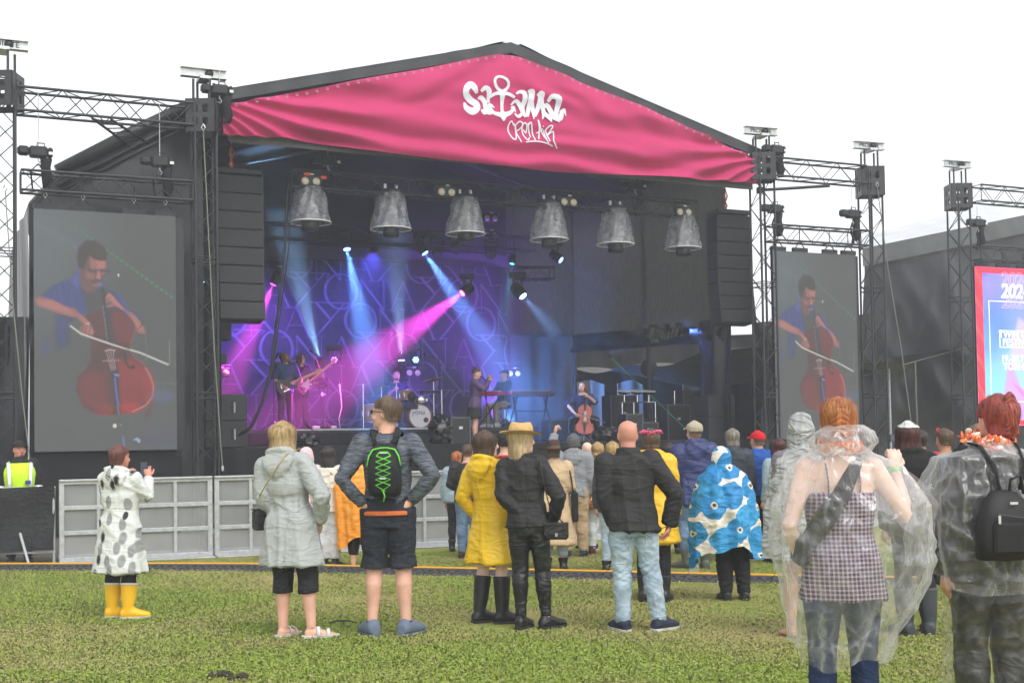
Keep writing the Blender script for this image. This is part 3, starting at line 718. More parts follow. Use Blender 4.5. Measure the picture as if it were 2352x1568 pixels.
    c.poly([(505, 510), (530, 472), (560, 490), (590, 530), (650, 590), (700, 615), (740, 650), (790, 720), (798, 770), (740, 760), (725, 700), (650, 605), (580, 570), (520, 580), (505, 572), (560, 550), (510, 550)], SKM, 10); c.poly([(515, 500), (535, 478), (560, 500), (640, 590), (620, 590), (540, 530)], SK, 12, .8); c.poly([(700, 625), (745, 665), (790, 740), (760, 750), (715, 680)], SK, 18, .6)
    c.line([(515, 530), (545, 505)], 5, SKD, .7, 6); c.line([(510, 556), (555, 530)], 5, SKD, .7, 6); c.line([(655, 600), (665, 620)], 9, L_(96, 110, 200), .9); 
    for i in range(4): c.line([(745+i*10, 735-i*12), (775+i*5, 700-i*10)], 3, L_(70, 64, 72), .7)
    c.line([(255, 720), (330, 775), (390, 795), (560, 850), (760, 905), (965, 988)], 6, L_(236, 234, 226), .95, 6); c.line([(420, 785), (680, 880)], 4, L_(70, 50, 50), .8, 5)
    c.ellipse(570, 1435, 13, 16, L_(250, 244, 216)); c.ellipse(612, 1427, 5, 5, L_(200, 196, 170)); c.poly([(622, 1500), (634, 1510), (650, 1606), (634, 1606)], L_(130, 134, 190), 6); c.poly([(700, 1535), (735, 1520), (762, 1540), (748, 1562), (730, 1545)], L_(166, 186, 222), 8)
    c.ellipse(920, 1220, 90, 45, L_(104, 114, 150), .8, .6); c.line([(865, 1130), (1030, 1130)], 4, L_(120, 124, 140), .6); c.line([(798, 710), (806, 960)], 2, L_(130, 130, 130)); c.line([(978, 812), (978, 990)], 3, L_(150, 152, 150)); c.ellipse(602, 344, 5, 11, L_(250, 250, 250)); c.ellipse(530, 320, 18, 8, L_(66, 70, 84))
    c.ellipse(80, 860, 30, 60, L_(86, 92, 140), .9, .6); c.poly([(780, 1500), (1030, 1480), (1030, 1590), (780, 1590)], L_(92, 96, 116), 40, .6)
    n = vnoise(np.stack([c.X*.6, c.Y*.6, c.X*0], -1).reshape(-1, 3), 5).reshape(c.X.shape); c.C = c.C*.82 + np.array(lin(92, 94, 93)[:3])*.18; c.C *= (.90 + .20*n)[..., None]
    return c
def led_screen(label, name, u0, u1, n, z0, z1, canvas, emit, nx=5, nz=8):
    r = empty(name, SW((u0+u1)/2, n, z0), ALPHA, label, 'screen'); w = u1-u0; h = z1-z0
    H, W = canvas.X.shape
    for i in range(nx):
        for j in range(nz):
            put('cabinet', box(-w/2+w*i/nx+.002, -w/2+w*(i+1)/nx-.002, .02, .11, h*j/nz+.002, h*(j+1)/nz-.002), M_black, r)
    xs = np.linspace(-w/2, w/2, W); zs = np.linspace(h, 0, H); X, Z = np.meshgrid(xs, zs)
    V = np.stack([X, X*0+.012, Z], -1).reshape(-1, 3); F = [tuple(reversed(f)) for f in grid_faces(W, H)]
    o = put('display', (V, F), attr_mat('led_display_%s' % name, 'picture', emit, .5), r); set_cols(o, 'picture', canvas.C.reshape(-1, 3))
    return r, w, h
CP = cello_picture()
for lab, ua, ub in (('tall video screen showing a cellist, beside the left tower', -1.17, 1.21), ('tall video screen showing a cellist, right of the stage', 14.16, 16.45)):
    r, w, h = led_screen(lab, 'video_screen', ua, ub, 0, 1.49, 5.66, CP, .43)
    for i, x in enumerate((-.42, -.16, .2, .43)):
        put('hanging_bracket', join(box(w*x-.20, w*x+.20, .03, .10, h+.002, h+.10), tube([(w*x-.12, .06, h+.10), (w*x, .06, h+.25), (w*x+.12, .06, h+.10)], .014, 6),
            tube([(w*x, .06, h+.24), (w*x, .06, h+.50)], .030, 6, .4)), M_black, r)
        put('shackle', tube([(w*x, .06, h+.20), (w*x+.03, .06, h+.25), (w*x, .06, h+.30), (w*x-.03, .06, h+.25), (w*x, .06, h+.2)], .010, 6), M_steel, r)
    put('side_lining', box(w/2+.01, w/2+.16, .12, .16, -.1, h), M_tarp, r)
    put('lower_lining', box(-w/2-.05, w/2+.1, .10, .14, -1.45, -.02), M_cloth, r)

# festival poster screen at the right-hand edge
pu, pz1 = SP(2239, 611, 1.2); _, pz0 = SP(2252, 978, 1.2)
def poster_picture():
    c = Canvas(0, 100, 0, 175, 110, 190, lin(150, 200, 245))
    c.C = np.array(lin(70, 90, 215)[:3])*(1-c.Y/175)[..., None] + np.array(lin(120, 215, 240)[:3])*(c.Y/175)[..., None]
    c.C = c.C*(1-(c.X/100*.55)[..., None]) + np.array(lin(205, 190, 250)[:3])*(c.X/100*.55)[..., None]
    c.ellipse(10, 34, 22, 24, lin(130, 130, 230), .08, .7); c.ellipse(40, 20, 26, 26, lin(150, 130, 225), .08, .45); c.ellipse(48, 54, 34, 32, lin(90, 120, 225), .5, .5)
    c.ellipse(20, 70, 26, 30, lin(75, 120, 230), .6, .5); c.poly([(60, 55), (100, 75), (100, 100), (45, 100)], lin(190, 175, 240), 4, .8)
    c.poly([(45, 100), (28, 175), (80, 175)], lin(190, 140, 225), 1.5, .85); c.poly([(45, 125), (75, 140), (70, 150)], lin(215, 110, 190), 1.5, .8)
    c.poly([(66, 175), (74, 140), (100, 150), (100, 175)], lin(120, 110, 220), 1.5, .8)
    red = lin(222, 44, 70); w = 10.5
    for pts in ([(0, 0), (w, 0), (w, 175), (0, 175)], [(0, 0), (100, 0), (100, 7), (0, 7)], [(100-w, 0), (100, 0), (100, 175), (100-w, 175)], [(0, 169), (100, 169), (100, 175), (0, 175)]):
        c.poly(pts, red, .6)
    s = ((c.X < w) | (c.X > 100-w))*np.clip(np.sin(c.Y*.35 + np.sin(c.Y*.13)*2 - c.X*.25)*.9-.2, 0, 1)
    c.blend(s*.55, lin(130, 20, 60)); s2 = ((c.X < w))*np.clip(np.sin(c.Y*.2+1 - c.X*.3)-.6, 0, 1); c.blend(s2, lin(255, 110, 90))
    return c
pr_, pw_, ph_ = led_screen('bright festival poster screen with red frame and white 2024 lettering', 'poster_screen', pu, pu+2.4, 1.2, pz0, pz1, poster_picture(), 1.0)
M_glow = em('screen_white', (1, 1, 1, 1), 1.3); M_glow2 = em('screen_pink_line', lin(225, 190, 235), .9)
def poster_text(s, x, y, size, mat, bold=.02, dy=-.004, shear=0, outline=False):
    if outline:
        c = bpy.data.curves.new('t', 'FONT'); c.body = s; c.size = size; c.offset = bold*size; c.fill_mode = 'NONE'; c.bevel_depth = .006; c.shear = shear; c.align_x = 'CENTER'; c.align_y = 'CENTER'
        o = bpy.data.objects.new('t', c); COL.objects.link(o); me = bpy.data.meshes.new_from_object(o.evaluated_get(bpy.context.evaluated_depsgraph_get()))
        bpy.data.objects.remove(o); bpy.data.curves.remove(c); me.materials.clear(); me.materials.append(mat)
    else: me = text_mesh(s, size, mat, bold, .001, shear=shear)
    o = put('lettering', me, None, pr_); o.matrix_local = Matrix.Translation(((x-.5)*pw_, dy, (1-y)*ph_)) @ Matrix.Rotation(PI/2, 4, 'X')
    return o
poster_text('2024', .56, .078, .50, M_glow2, .01, shear=.15, outline=True); poster_text('2024', .56, .152, .50, M_glow, .022, shear=.15)
poster_text('2024', .56, .218, .48, M_glow2, .01, shear=.15, outline=True)
poster_text('TWIN CITY', .585, .425, .26, M_glow, .012); poster_text('FESTIVAL', .575, .475, .26, M_glow, .012)
poster_text('19.-20.7.2024', .60, .578, .235, M_glow, .012); poster_text('TORNIO', .56, .628, .25, M_glow, .012)
def frame_lines(x0, x1, y0, y1, t_=.007):
    X = lambda v: (v-.5)*pw_; Z = lambda v: (1-v)*ph_
    return join(*[box(X(a)-t_, X(b)+t_, -.006, -.003, Z(d)-t_, Z(c)+t_) for a, b, c, d in ((x0, x0, y0, y1), (x1, x1, y0, y1), (x0, x1, y0, y0), (x0, x1, y1, y1))])
put('white_frame_line', frame_lines(.18, .95, .215, .85), M_glow, pr_); put('white_frame_line', frame_lines(.32, .86, .40, .505), M_glow, pr_)
for x in (.12, .42, .72): put('hanging_bracket', join(box((x-.5)*pw_-.22, (x-.5)*pw_+.22, .03, .1, ph_+.002, ph_+.10), tube([((x-.5)*pw_, .06, ph_+.1), ((x-.5)*pw_, .06, ph_+.4)], .02, 6)), M_black, pr_)
ut, zt1 = SP(2240, 445, 1.2); ut2, zt2 = SP(2245, 582, 1.2)
truss('truss_beam', 'upper black truss beam over the festival poster screen', SW(ut, 1.2, zt1), SW(ut+3.2, 1.2, zt1), .40, .45, .025, .010, group='horizontal truss beams')
truss('truss_beam', 'lower black truss beam carrying the festival poster screen', SW(ut2-.1, 1.15, zt2), SW(ut2+3.0, 1.15, zt2), .34, .36, .024, .009, group='horizontal truss beams')
hoist('chain hoist above the festival poster screen', SPW(2245, 512, 1.1), .3, chain_up=.5)

# ================================================================== second stage behind it
st2 = empty('side_stage_tent', SPW(2150, 900, 3.4), label='dark stage tent with pale grey roof edge behind the poster screen', cat='tent')
I2 = Matrix.Translation(-st2.location)
def pxs(pts, n): return [(SP(x, y, n)[0], n, SP(x, y, n)[1]) for x, y in pts]
def bilinear(pts, n, amp, k, seed, nu=50, nv=30, back=0):
    a, b, c, d = [SP(x, y, n) for x, y in pts]          # lower left, lower right, upper right, upper left
    def fn(s, t):
        u = (a[0]*(1-s)+b[0]*s)*(1-t) + (d[0]*(1-s)+c[0]*s)*t; z = (a[1]*(1-s)+b[1]*s)*(1-t) + (d[1]*(1-s)+c[1]*s)*t
        q = vnoise(np.array([[u*k + z*k*.4, z*k*.5, seed]]), seed)[0]; q2 = vnoise(np.array([[u*k*2.3 - z*k, z*k*1.1 + u, seed]]), seed+1)[0]
        return SW(u, n + amp*(2*abs(q-.5) + abs(q2-.5)) + back*t, z)
    return folds(fn, nu, nv)
put('wall_sheet', xf(bilinear([(1985, 985), (2420, 990), (2420, 505), (1988, 600)], 3.4, .18, .7, 21), I2), pm('grey_black_tarpaulin', (.035, .037, .042, 1), .35, .2, 2, .3, 6, bdist=.03), st2, True)
put('roof_valance', xf(bilinear([(1984, 612), (2420, 522), (2420, 480), (1984, 570)], 3.3, .06, 1.2, 23), I2), pm('grey_valance', (.11, .115, .12, 1), .6, .15, 2, .2, 8), st2, True)
put('roof_sheet', xf(bilinear([(1984, 570), (2420, 478), (2420, 432), (1990, 545)], 3.3, .05, 1.0, 25, back=2.0), I2), pm('pale_roof_sheet', (.62, .64, .66, 1), .6, .12, 1.5, .2, 8), st2, True)
put('lower_sheet', xf(bilinear([(1760, 1085), (2420, 1085), (2420, 770), (1760, 860)], 2.8, .22, 1.3, 27), I2), M_tarp, st2, True)
put('lower_sheet', xf(bilinear([(1735, 1085), (2000, 1085), (2000, 720), (1735, 740)], 3.1, .2, 1.6, 29), I2), M_tarp, st2, True)
edge = [SPW(1985, 862, 2.6), SPW(2102, 830, 2.6), SPW(2245, 790, 2.6)]
put('white_edge_pipe', xf(tube(edge, .013, 6), I2), M_rope, st2)
put('pole', xf(tube([SPW(2102, 830, 2.6), SPW(2110, 1080, 2.6)], .022, 8), I2), M_rope, st2)
# far pale mast seen between the right tower and the right screen
truss('truss_tower', 'pale far truss mast seen left of the right video screen', SW(18.2, 12, 0), SW(18.2, 12, 7.4), .35, .5, .025, .01, side=SU, cat='tower', mat=pm('pale_truss', (.3, .31, .32, 1), .5, .1, 8, 0))

# ================================================================== speakers
def line_array(label, px, py_top, py_bot, n, k=8, flip=1):
    u, z1 = SP(px, py_top, n); _, z0 = SP(px, py_bot, n); r = empty('line_array', SW(u, n, z0), ALPHA, label, 'loudspeaker', 'hanging line arrays')
    h = (z1-z0)/k; w = .92; me = None; tot = z1-z0
    for i in range(k):
        zc = tot - h*(i+.5); y = -.02*max(0, i-4)**1.6*.8; a = -R(1.5)*max(0, i-3)
        g = join(bbox(0, .22, 0, w, .46, h*.965, .012))
        c = put('cabinet', xf(g, Matrix.Translation((0, y, zc)) @ Matrix.Rotation(a, 4, 'X')), M_cab, r)
        put('grille', xf(join(bbox(0, -.012, 0, w*.955, .012, h*.90, .004)), Matrix.Translation((0, y, zc)) @ Matrix.Rotation(a, 4, 'X')), M_grille, c)
        for s in (-1, 1): put('rigging_pin', xf(box(s*w/2-.012, s*w/2+.012, .0, .04, -h*.5, h*.5), Matrix.Translation((0, y-.01, zc)) @ Matrix.Rotation(a, 4, 'X')), M_black, c)
    put('flying_frame', bbox(0, .2, tot+.07, w*.98, .5, .10, .01), M_cab, r)
    put('chain', tube([(-.1, .2, tot+.1), (-.1, .2, tot+.85)], .018, 6), M_steel, r)
    put('shackle', join(tube([(-.1, .18, tot+.16), (-.06, .18, tot+.24), (-.1, .18, tot+.32), (-.14, .18, tot+.24), (-.1, .18, tot+.16)], .020, 6),
        tube([(-.1, .18, tot+.34), (-.05, .18, tot+.46), (-.1, .18, tot+.62), (-.15, .18, tot+.46), (-.1, .18, tot+.34)], .020, 6)), M_orange, r)
    return r
line_array('tall black line array hanging left of the stage opening', 548, 402, 735, 1.0)
line_array('tall black line array hanging right of the stage opening', 1686, 494, 742, 1.0)
def speaker_box(label, px, py0, py1, n, w, k, zb=None):
    u, z1 = SP(px, py0, n); _, z0 = SP(px, py1, n)
    if zb is not None: z0 = zb
    r = empty('subwoofer_stack', SW(u, n, z0), ALPHA, label, 'loudspeaker', 'subwoofer stacks'); h = (z1-z0)/k
    for i in range(k):
        c = put('cabinet', bbox(0, .3, h*(i+.5), w, .7, h*.985, .015), M_cab, r)
        x = w*.12; z = h*(i+.5)
        put('handle_recess', join(bbox(x, -.056, z+.02, w*.17, .012, h*.42, .03)), M_black, c)
        put('handle', tube([(x-.0, -.075, z-h*.2), (x-.0, -.075, z+h*.2)], .02, 8), M_steel, c)
        put('foot_rail', join(box(-w*.45, w*.45, -.04, -.02, z-h*.48, z-h*.44)), M_black, c)
    return r
speaker_box('black subwoofer pair on the stage floor left of the guitarist', 527, 905, 1022, 1.6, .66, 2, DECK)
speaker_box('black subwoofer pair on the stage floor right of the drum rack', 1655, 907, 1000, 1.6, .72, 2, DECK)
fu, fz = SP(510, 755, 1.3)
ff = empty('fill_speaker', SW(fu, 1.3, fz-.2), ALPHA, 'small black speaker under the left line array', 'loudspeaker')
put('cabinet', bbox(0, .15, .2, .36, .34, .42, .015), M_cab, ff); put('grille', bbox(0, -.028, .2, .33, .012, .38, .004), M_grille, ff)
lu, lz = SP(505, 785, 1.5)
sd = empty('speaker_pole', SW(lu, 1.5, 2.62), ALPHA, 'thin black speaker pole on the left subwoofers', 'stand')
put('pole', tube([(0, .2, .0), (0, .2, 1.0)], .022, 8), M_black, sd); put('pole_plate', bbox(0, .2, 1.01, .2, .12, .03, .01), M_black, sd); put('clamp', bbox(.08, .2, .6, .16, .08, .2, .02), M_black, sd)

# ================================================================== lights
def moving_head(label, P, direction, col, lens_r=.085, power=0, spot=24, lit=True, scale=1.0, dots=19, group='stage moving lights', blend=1.0, emit=14):
    P = Vector(P); d = Vector(direction).normalized()
    r = empty('stage_light', P, 0, label, 'stage light', group); q = d.to_track_quat('Z', 'Y').to_matrix().to_4x4()
    s = lens_r/.085
    body = lathe([(.07*s, -.34*s), (.12*s, -.30*s), (.13*s, -.12*s), (.115*s, -.02*s), (.10*s, 0)], 16)
    put('head', xf(body, q), M_black, r, True)
    put('lens_ring', xf(lathe([(.10*s, -.01), (.10*s, .012), (.088*s, .012), (.088*s, .002)], 18), q), M_black, r)
    up = Vector((0, 0, 1)); side = q.to_3x3() @ Vector((1, 0, 0)); side.z = 0; side = side.normalized() if side.length > .1 else Vector((1, 0, 0))
    back = q.to_3x3() @ Vector((0, 0, -.18*s)); sg = 1 if d.z < .1 else -1
    for k in (-1, 1):
        a = back + side*(k*.155*s)
        put('yoke_arm', tube([a, a + up*(sg*.26*s)], .03*s, 6, .7), M_black, r)
    put('yoke_base', bbox(*(back + up*(sg*.31*s)), .36*s, .24*s, .12*s, .02), M_black, r)
    if lit:
        m = em('led_%02x%02x%02x_%d' % (tuple(int(c*255) for c in col[:3]) + (emit,)), tuple(col[:3]) + (1,), emit); g = []
        rr = [(0, 1), (.40, 6), (.78, 12)] if dots >= 19 else [(0, 1), (.66, 6)]
        for rad, k in rr:
            for i in range(k):
                a = 2*PI*i/k; x, y = math.cos(a)*rad*.085*s, math.sin(a)*rad*.085*s
                g.append(lathe([(.001, .012), ((.0115 if dots >= 19 else .022)*s, .010), ((.0115 if dots >= 19 else .022)*s, .004)], 8, x, y))
        put('led_array', xf(join(*g), q), m, r)
    if power:
        l = bpy.data.lights.new('beam', 'SPOT'); l.energy = power; l.color = tuple(col[:3]); l.spot_size = R(spot); l.spot_blend = blend; l.shadow_soft_size = .05
        lo = bpy.data.objects.new('beam', l); COL.objects.link(lo); lo.parent = r; lo.location = d*.03; lo.rotation_euler = d.to_track_quat('-Z', 'Y').to_euler()
    return r
BLUE = (.10, .28, 1.0); PALE = (.30, .60, 1.0); MAG = (1.0, .06, .75); VIO = (.28, .08, 1.0); CYA = (.15, .8, 1.0)
def beam(label, p0, n0, p1, n1, col, power, spot, **k):
    a = SPW(*p0, n0); b = SPW(*p1, n1); return moving_head(label, a, b-a, col, power=power, spot=spot, **k)
BP = 1.0
beam('lit blue spotlight high above the guitarist, beam falling straight down', (797, 572), 5.5, (838, 770), 4.6, (.12, .33, 1), 17000*BP, 20)
beam('lit blue spotlight above the drum kit, beam slanting down right', (976, 581), 5.5, (1050, 690), 5.0, (.12, .33, 1), 15000*BP, 20)
beam('lit violet spotlight beside the left line array with pink beam', (628, 653), 7.2, (575, 770), 7.4, MAG, 9000*BP, 24)
beam('lit violet spotlight above the singer throwing the long pink beam', (1062, 673), 5.5, (885, 800), 5.2, MAG, 15000*BP, 25)
beam('lit blue spotlight in front of the grey side scrim', (1288, 597), 5.5, (1535, 757), 3.3, (.12, .25, 1), 2600*BP, 17)
beam('bright pale blue spotlight hanging under the short truss piece', (1201, 680), 5.0, (1260, 745), 4.4, (.20, .45, 1), 1500*BP, 26, lens_r=.10, emit=30)
beam('small teal spotlight behind the drum kit lights', (1176, 605), 6.0, (1168, 660), 6.0, (.05, .65, .8), 1200*BP, 20, lens_r=.06)
beam('round blue floor light behind the bass player shining up', (732, 824), 6.8, (685, 640), 6.9, PALE, 7000*BP, 20, dots=7, emit=22)
beam('round pale blue floor light behind the drummer shining up', (922, 828), 7.4, (915, 700), 7.2, (.35, .6, 1), 5000*BP, 20, dots=7, emit=26)
beam('small violet light right of the bass player', (768, 826), 7.0, (768, 800), 5.0, VIO, 0, 20, dots=7, emit=6)
beam('small blue light right of the drummer', (955, 826), 7.4, (975, 815), 6.0, (.1, .4, 1), 0, 20, dots=7, emit=10)
beam('low violet light near the pedal board', (742, 905), 7.0, (742, 890), 5.0, VIO, 0, 20, dots=7, emit=6, lens_r=.06)
beam('violet floor light under the keyboard stand', (1130, 968), 6.0, (1130, 900), 6.3, VIO, 1500*BP, 90, dots=7, lens_r=.07, emit=18)
beam('blue floor light behind the keyboard stand', (1165, 972), 6.6, (1195, 930), 7.2, (.1, .3, 1), 1200*BP, 90, dots=7, lens_r=.06, emit=14)
beam('blue light bar glowing on the drum kit', (945, 907), 5.0, (935, 880), 6.5, VIO, 2500*BP, 80, dots=7, lens_r=.07, emit=22)
beam('tiny blue spotlight inside the left tower', (463, 648), .9, (455, 620), .4, CYA, 0, 20, dots=7, lens_r=.05, emit=12)
beam('violet flood washing the left backdrop', (560, 640), 7.0, (620, 860), 9.0, (.22, .08, 1), 800*BP, 130, emit=6)
beam('blue flood washing the middle of the backdrop', (860, 575), 7.0, (820, 840), 8.9, (.10, .10, 1), 500*BP, 130, emit=6)
beam('dark unlit round spotlight beside the truss piece', (1128, 585), 6.0, (1120, 640), 1.0, PALE, 0, 20, lit=False)
beam('dark unlit spotlight at the backdrop edge', (1048, 575), 6.0, (1048, 700), 4.0, PALE, 0, 20, lit=False)
beam('dark unlit round light behind the keyboard player', (1003, 585), 6.2, (1003, 700), 5.0, PALE, 0, 20, lit=False)

# trusses inside
ta, tza = SP(668, 412, 1.15); tb, tzb = SP(1592, 485, 1.15)
truss('truss_beam', 'front lighting truss under the pink banner', SW(ta, 1.15, tza), SW(tb, 1.15, (tza+tzb)/2), .34, .40, .024, .009, group='horizontal truss beams')
TZ = (tza+tzb)/2
truss('truss_beam', 'dark rear lighting truss above the backdrop', SW(3.2, 6.2, 6.55), SW(11.2, 6.2, 6.55), .34, .5, .024, .009, group='horizontal truss beams', faces=2)
sa, sb = SPW(1185, 628, 5.4), SPW(1268, 628, 5.4)
truss('truss_beam', 'short truss piece hanging beside the grey scrim', sa, sb, .30, .25, .022, .009, group='horizontal truss beams')
M_film = None
def film_mat():
    m, t, p, o = base_mat('clear_rain_film'); t.nodes.remove(p)
    tr = t.nodes.new('ShaderNodeBsdfTransparent'); gl = t.nodes.new('ShaderNodeBsdfGlossy'); gl.inputs['Roughness'].default_value = .18
    df = t.nodes.new('ShaderNodeBsdfDiffuse'); df.inputs[0].default_value = (.62, .63, .66, 1); tl = t.nodes.new('ShaderNodeBsdfTranslucent'); tl.inputs[0].default_value = (.62, .63, .66, 1)
    tc = t.nodes.new('ShaderNodeTexCoord'); nz = t.nodes.new('ShaderNodeTexNoise'); nz.inputs['Scale'].default_value = 9; nz.inputs['Detail'].default_value = 5
    t.links.new(tc.outputs['Object'], nz.inputs['Vector'])
    bp = t.nodes.new('ShaderNodeBump'); bp.inputs['Strength'].default_value = .9; bp.inputs['Distance'].default_value = .03
    t.links.new(nz.outputs['Fac'], bp.inputs['Height']); t.links.new(bp.outputs[0], gl.inputs['Normal']); t.links.new(bp.outputs[0], df.inputs['Normal'])
    a = t.nodes.new('ShaderNodeMixShader'); a.inputs[0].default_value = .5; t.links.new(df.outputs[0], a.inputs[1]); t.links.new(tl.outputs[0], a.inputs[2])
    b = t.nodes.new('ShaderNodeMixShader'); b.inputs[0].default_value = .14; t.links.new(a.outputs[0], b.inputs[1]); t.links.new(gl.outputs[0], b.inputs[2])
    rp = t.nodes.new('ShaderNodeMapRange'); rp.inputs[1].default_value = .3; rp.inputs[2].default_value = .7; rp.inputs[3].default_value = .26; rp.inputs[4].default_value = .50
    t.links.new(nz.outputs['Fac'], rp.inputs[0])
    c = t.nodes.new('ShaderNodeMixShader'); t.links.new(rp.outputs[0], c.inputs[0]); t.links.new(tr.outputs[0], c.inputs[1]); t.links.new(b.outputs[0], c.inputs[2])
    t.links.new(c.outputs[0], o.inputs['Surface']); return m
M_film = film_mat()
ORD = ('first', 'second', 'third', 'fourth', 'fifth', 'sixth')
M_lampskin = pm('grey_lamp_housing', (.20, .20, .21, 1), .4, .2, 12, .1, 60)
for i, (px, py0, py1) in enumerate(((712, 436, 515), (897, 448, 530), (1068, 460, 541), (1260, 472, 554), (1412, 485, 565), (1567, 499, 574))):
    u, z1 = SP(px, py0, 1.15); _, z0 = SP(px, py1, 1.15); h = z1-z0
    r = empty('covered_light', SW(u, 1.15, z1), ALPHA, '%s rain-covered moving light from the left under the front truss' % ORD[i], 'stage light', 'rain-covered lights on the front truss')
    put('mounting_base', lathe([(.25, .0), (.27, .02), (.27, .06), (.20, .07), (.18, .11)], 20), M_black, r)
    put('light_head', join(ell(0, 0, -h*.52, .15, .15, h*.42), lathe([(.155, -h*.75), (.16, -h*1.0), (.145, -h*1.09), (.10, -h*1.13)], 18)), M_lampskin, r, True)
    put('lens_barrel', lathe([(.165, -h*.92), (.17, -h*1.12), (.15, -h*1.18), (.05, -h*1.19)], 18), M_black, r, True)
    na, nt = 56, 16; V = []
    for t_ in range(nt):
        k = t_/(nt-1); rad = .265 + .145*k
        for a_ in range(na):
            a = 2*PI*a_/na; f = .020*math.sin(a*7+i) * math.sin(PI*k) + .014*math.sin(a*11+k*6+i*2) + .010*math.sin(a*3-k*9)
            V.append(((rad+f)*math.cos(a), (rad+f)*math.sin(a), -h*k + .03 + .012*math.sin(a*5+i)*k))
    put('rain_cover', (np.array(V), grid_faces(na, nt, True)), M_film, r, True)
    put('cover_hoop', tube([(.412*math.cos(a), .412*math.sin(a), -h+.03) for a in np.linspace(0, 2*PI, 33)], .012, 6), M_white, r, True)
    put('hook_clamp', join(bbox(-.12, 0, .16, .06, .07, .12, .01), bbox(.12, 0, .16, .06, .07, .12, .01)), M_steel, r)
M_blind = pm('blinder_lens', (.62, .55, .42, 1), .2, .2, 20, 0, spec=.8)
for i, (px, py, n) in enumerate(((714, 415, .9), (1026, 440, .9), (1307, 463, .9), (1572, 486, .9), (950, 855, 7.0), (1181, 856, 7.6), (716, 876, 7.2), (508, 855, 7.5), (1128, 540, 6.5), (1128, 500, 6.5))):
    r = empty('blinder_lamp', SPW(px, py, n), ALPHA, ('%s twin-lens blinder lamp from the left on the front truss' % ORD[i]) if i < 4 else
              ('twin-lens blinder lamp behind the drum kit', 'twin-lens blinder lamp behind the keyboard', 'twin-lens blinder lamp behind the bass player', 'twin-lens blinder lamp at the left end of the backdrop',
               'lower dark twin-lens blinder lamp under the rear roof', 'upper dark twin-lens blinder lamp under the rear roof')[i-4], 'stage light', 'twin-lens blinder lamps')
    put('housing', bbox(0, .07, 0, .42, .14, .22, .02), M_black, r)
    put('yoke', tube([(-.24, .07, 0), (-.24, .07, .18), (.24, .07, .18), (.24, .07, 0)], .014, 6), M_black, r)
    put('maker_plate', box(-.02, .06, -.004, -.001, .115, .14), M_white, r)
    for s in (-1, 1):
        put('lens', xf(lathe([(.001, .02), (.05, .015), (.075, 0), (.08, -.02)], 16), Matrix.Translation((s*.11, -.004, -.01)) @ Matrix.Rotation(PI/2, 4, 'X')), M_blind, r, True)
# cable falling from the end of the front truss
cp = [(668, 402), (660, 440), (655, 560), (640, 700), (622, 850), (600, 930), (575, 980), (548, 1000)]
w = [SPW(x, y, .95 + .03*i) for i, (x, y) in enumerate(cp)]
cb = empty('cable_loom', w[0], label='black cable loom curving down from the front lighting truss', cat='cable')
put('cable', tube([p - w[0] for p in w], .026, 7), M_cable, cb, True); put('thin_cable', tube([p - w[0] + Vector((.05+.03*math.sin(i), 0, 0)) for i, p in enumerate(w)], .012, 6), M_cable, cb, True)
put('connector', bbox(.3, .1, .03, .12, .06, .06, .01), M_orange, cb); put('connector', bbox(.6, .25, -.01, .12, .06, .06, .01), M_orange, cb)
th = hoist('chain hoist on the left end of the front lighting truss', SW(ta+.75, 1.15, TZ+.45), .3, chain_up=.4, bag=False)
th = hoist('chain hoist on the right end of the front lighting truss', SW(tb-1.5, 1.15, TZ+.45), .3, chain_up=.3, bag=False)

# ------------------------------------------------------------------ backdrop with a pattern of big serif letters
bu0, _ = SP(425, 800, 8.9); bu1, _ = SP(1190, 800, 8.9)
bd = empty('printed_backdrop', SW((bu0+bu1)/2, 8.9, DECK), label='dark violet backdrop covered with pale serif letters behind the band', cat='backdrop')
BDI = Matrix.Translation(-SW((bu0+bu1)/2, 8.9, DECK))
BDZ = 6.35
def bd_n(u, z): return 8.9 + .02*math.sin(u*2.2+1) + .012*math.sin(u*5.1+z) + (.5*max(0, (u-bu1+.7)/.7)**2)
put('backdrop_cloth', xf(folds(lambda a, b: SW(bu0+(bu1-bu0)*a, bd_n(bu0+(bu1-bu0)*a, DECK+(BDZ-DECK)*b), DECK+(BDZ-DECK)*b), 90, 20), BDI), pm('violet_black_cloth', (.014, .0135, .022, 1), .85, .15, 4, .15, 40), bd, True)
M_bl = pm('grey_violet_print', (.13, .127, .155, 1), .85, .1, 5, .1, 40)
GLY = {  # strokes on a unit square: list of points with half widths
 'Y': [([(-.38, 1.0), (.05, .52)], [.05, .045]), ([(.46, 1.0), (.05, .52), (-.40, 0)], [.025, .03, .035]), ([(-.55, 1.0), (.6, 1.0)], [.022, .022]), ([(.6, 1.0), (.5, .85)], [.03, .01])],
 'O': [([(.46*math.cos(a), .5+.5*math.sin(a)) for a in np.linspace(.4, 2*PI+.4, 19)], [.022+.035*abs(math.cos(a)) for a in np.linspace(.4, 2*PI+.4, 19)])],
 'N': [([(-.4, 0), (-.4, 1)], [.022]*2), ([(-.42, 1), (.4, 0)], [.055, .045]), ([(.4, 0), (.4, 1)], [.022]*2), ([(-.52, 0), (-.28, 0)], [.018]*2), ([(.28, 1), (.52, 1)], [.018]*2)],
 'A': [([(-.42, 0), (0, 1)], [.022]*2), ([(0, 1), (.42, 0)], [.05]*2), ([(-.24, .38), (.25, .38)], [.018]*2), ([(-.55, 0), (-.3, 0)], [.018]*2), ([(.28, 0), (.58, 0)], [.018]*2)],
 'C': [([(.46*math.cos(a), .5+.5*math.sin(a)) for a in np.linspace(.7, 5.6, 16)], [.015+.04*abs(math.cos(a)) for a in np.linspace(.7, 5.6, 16)])],
}
cnt = 0
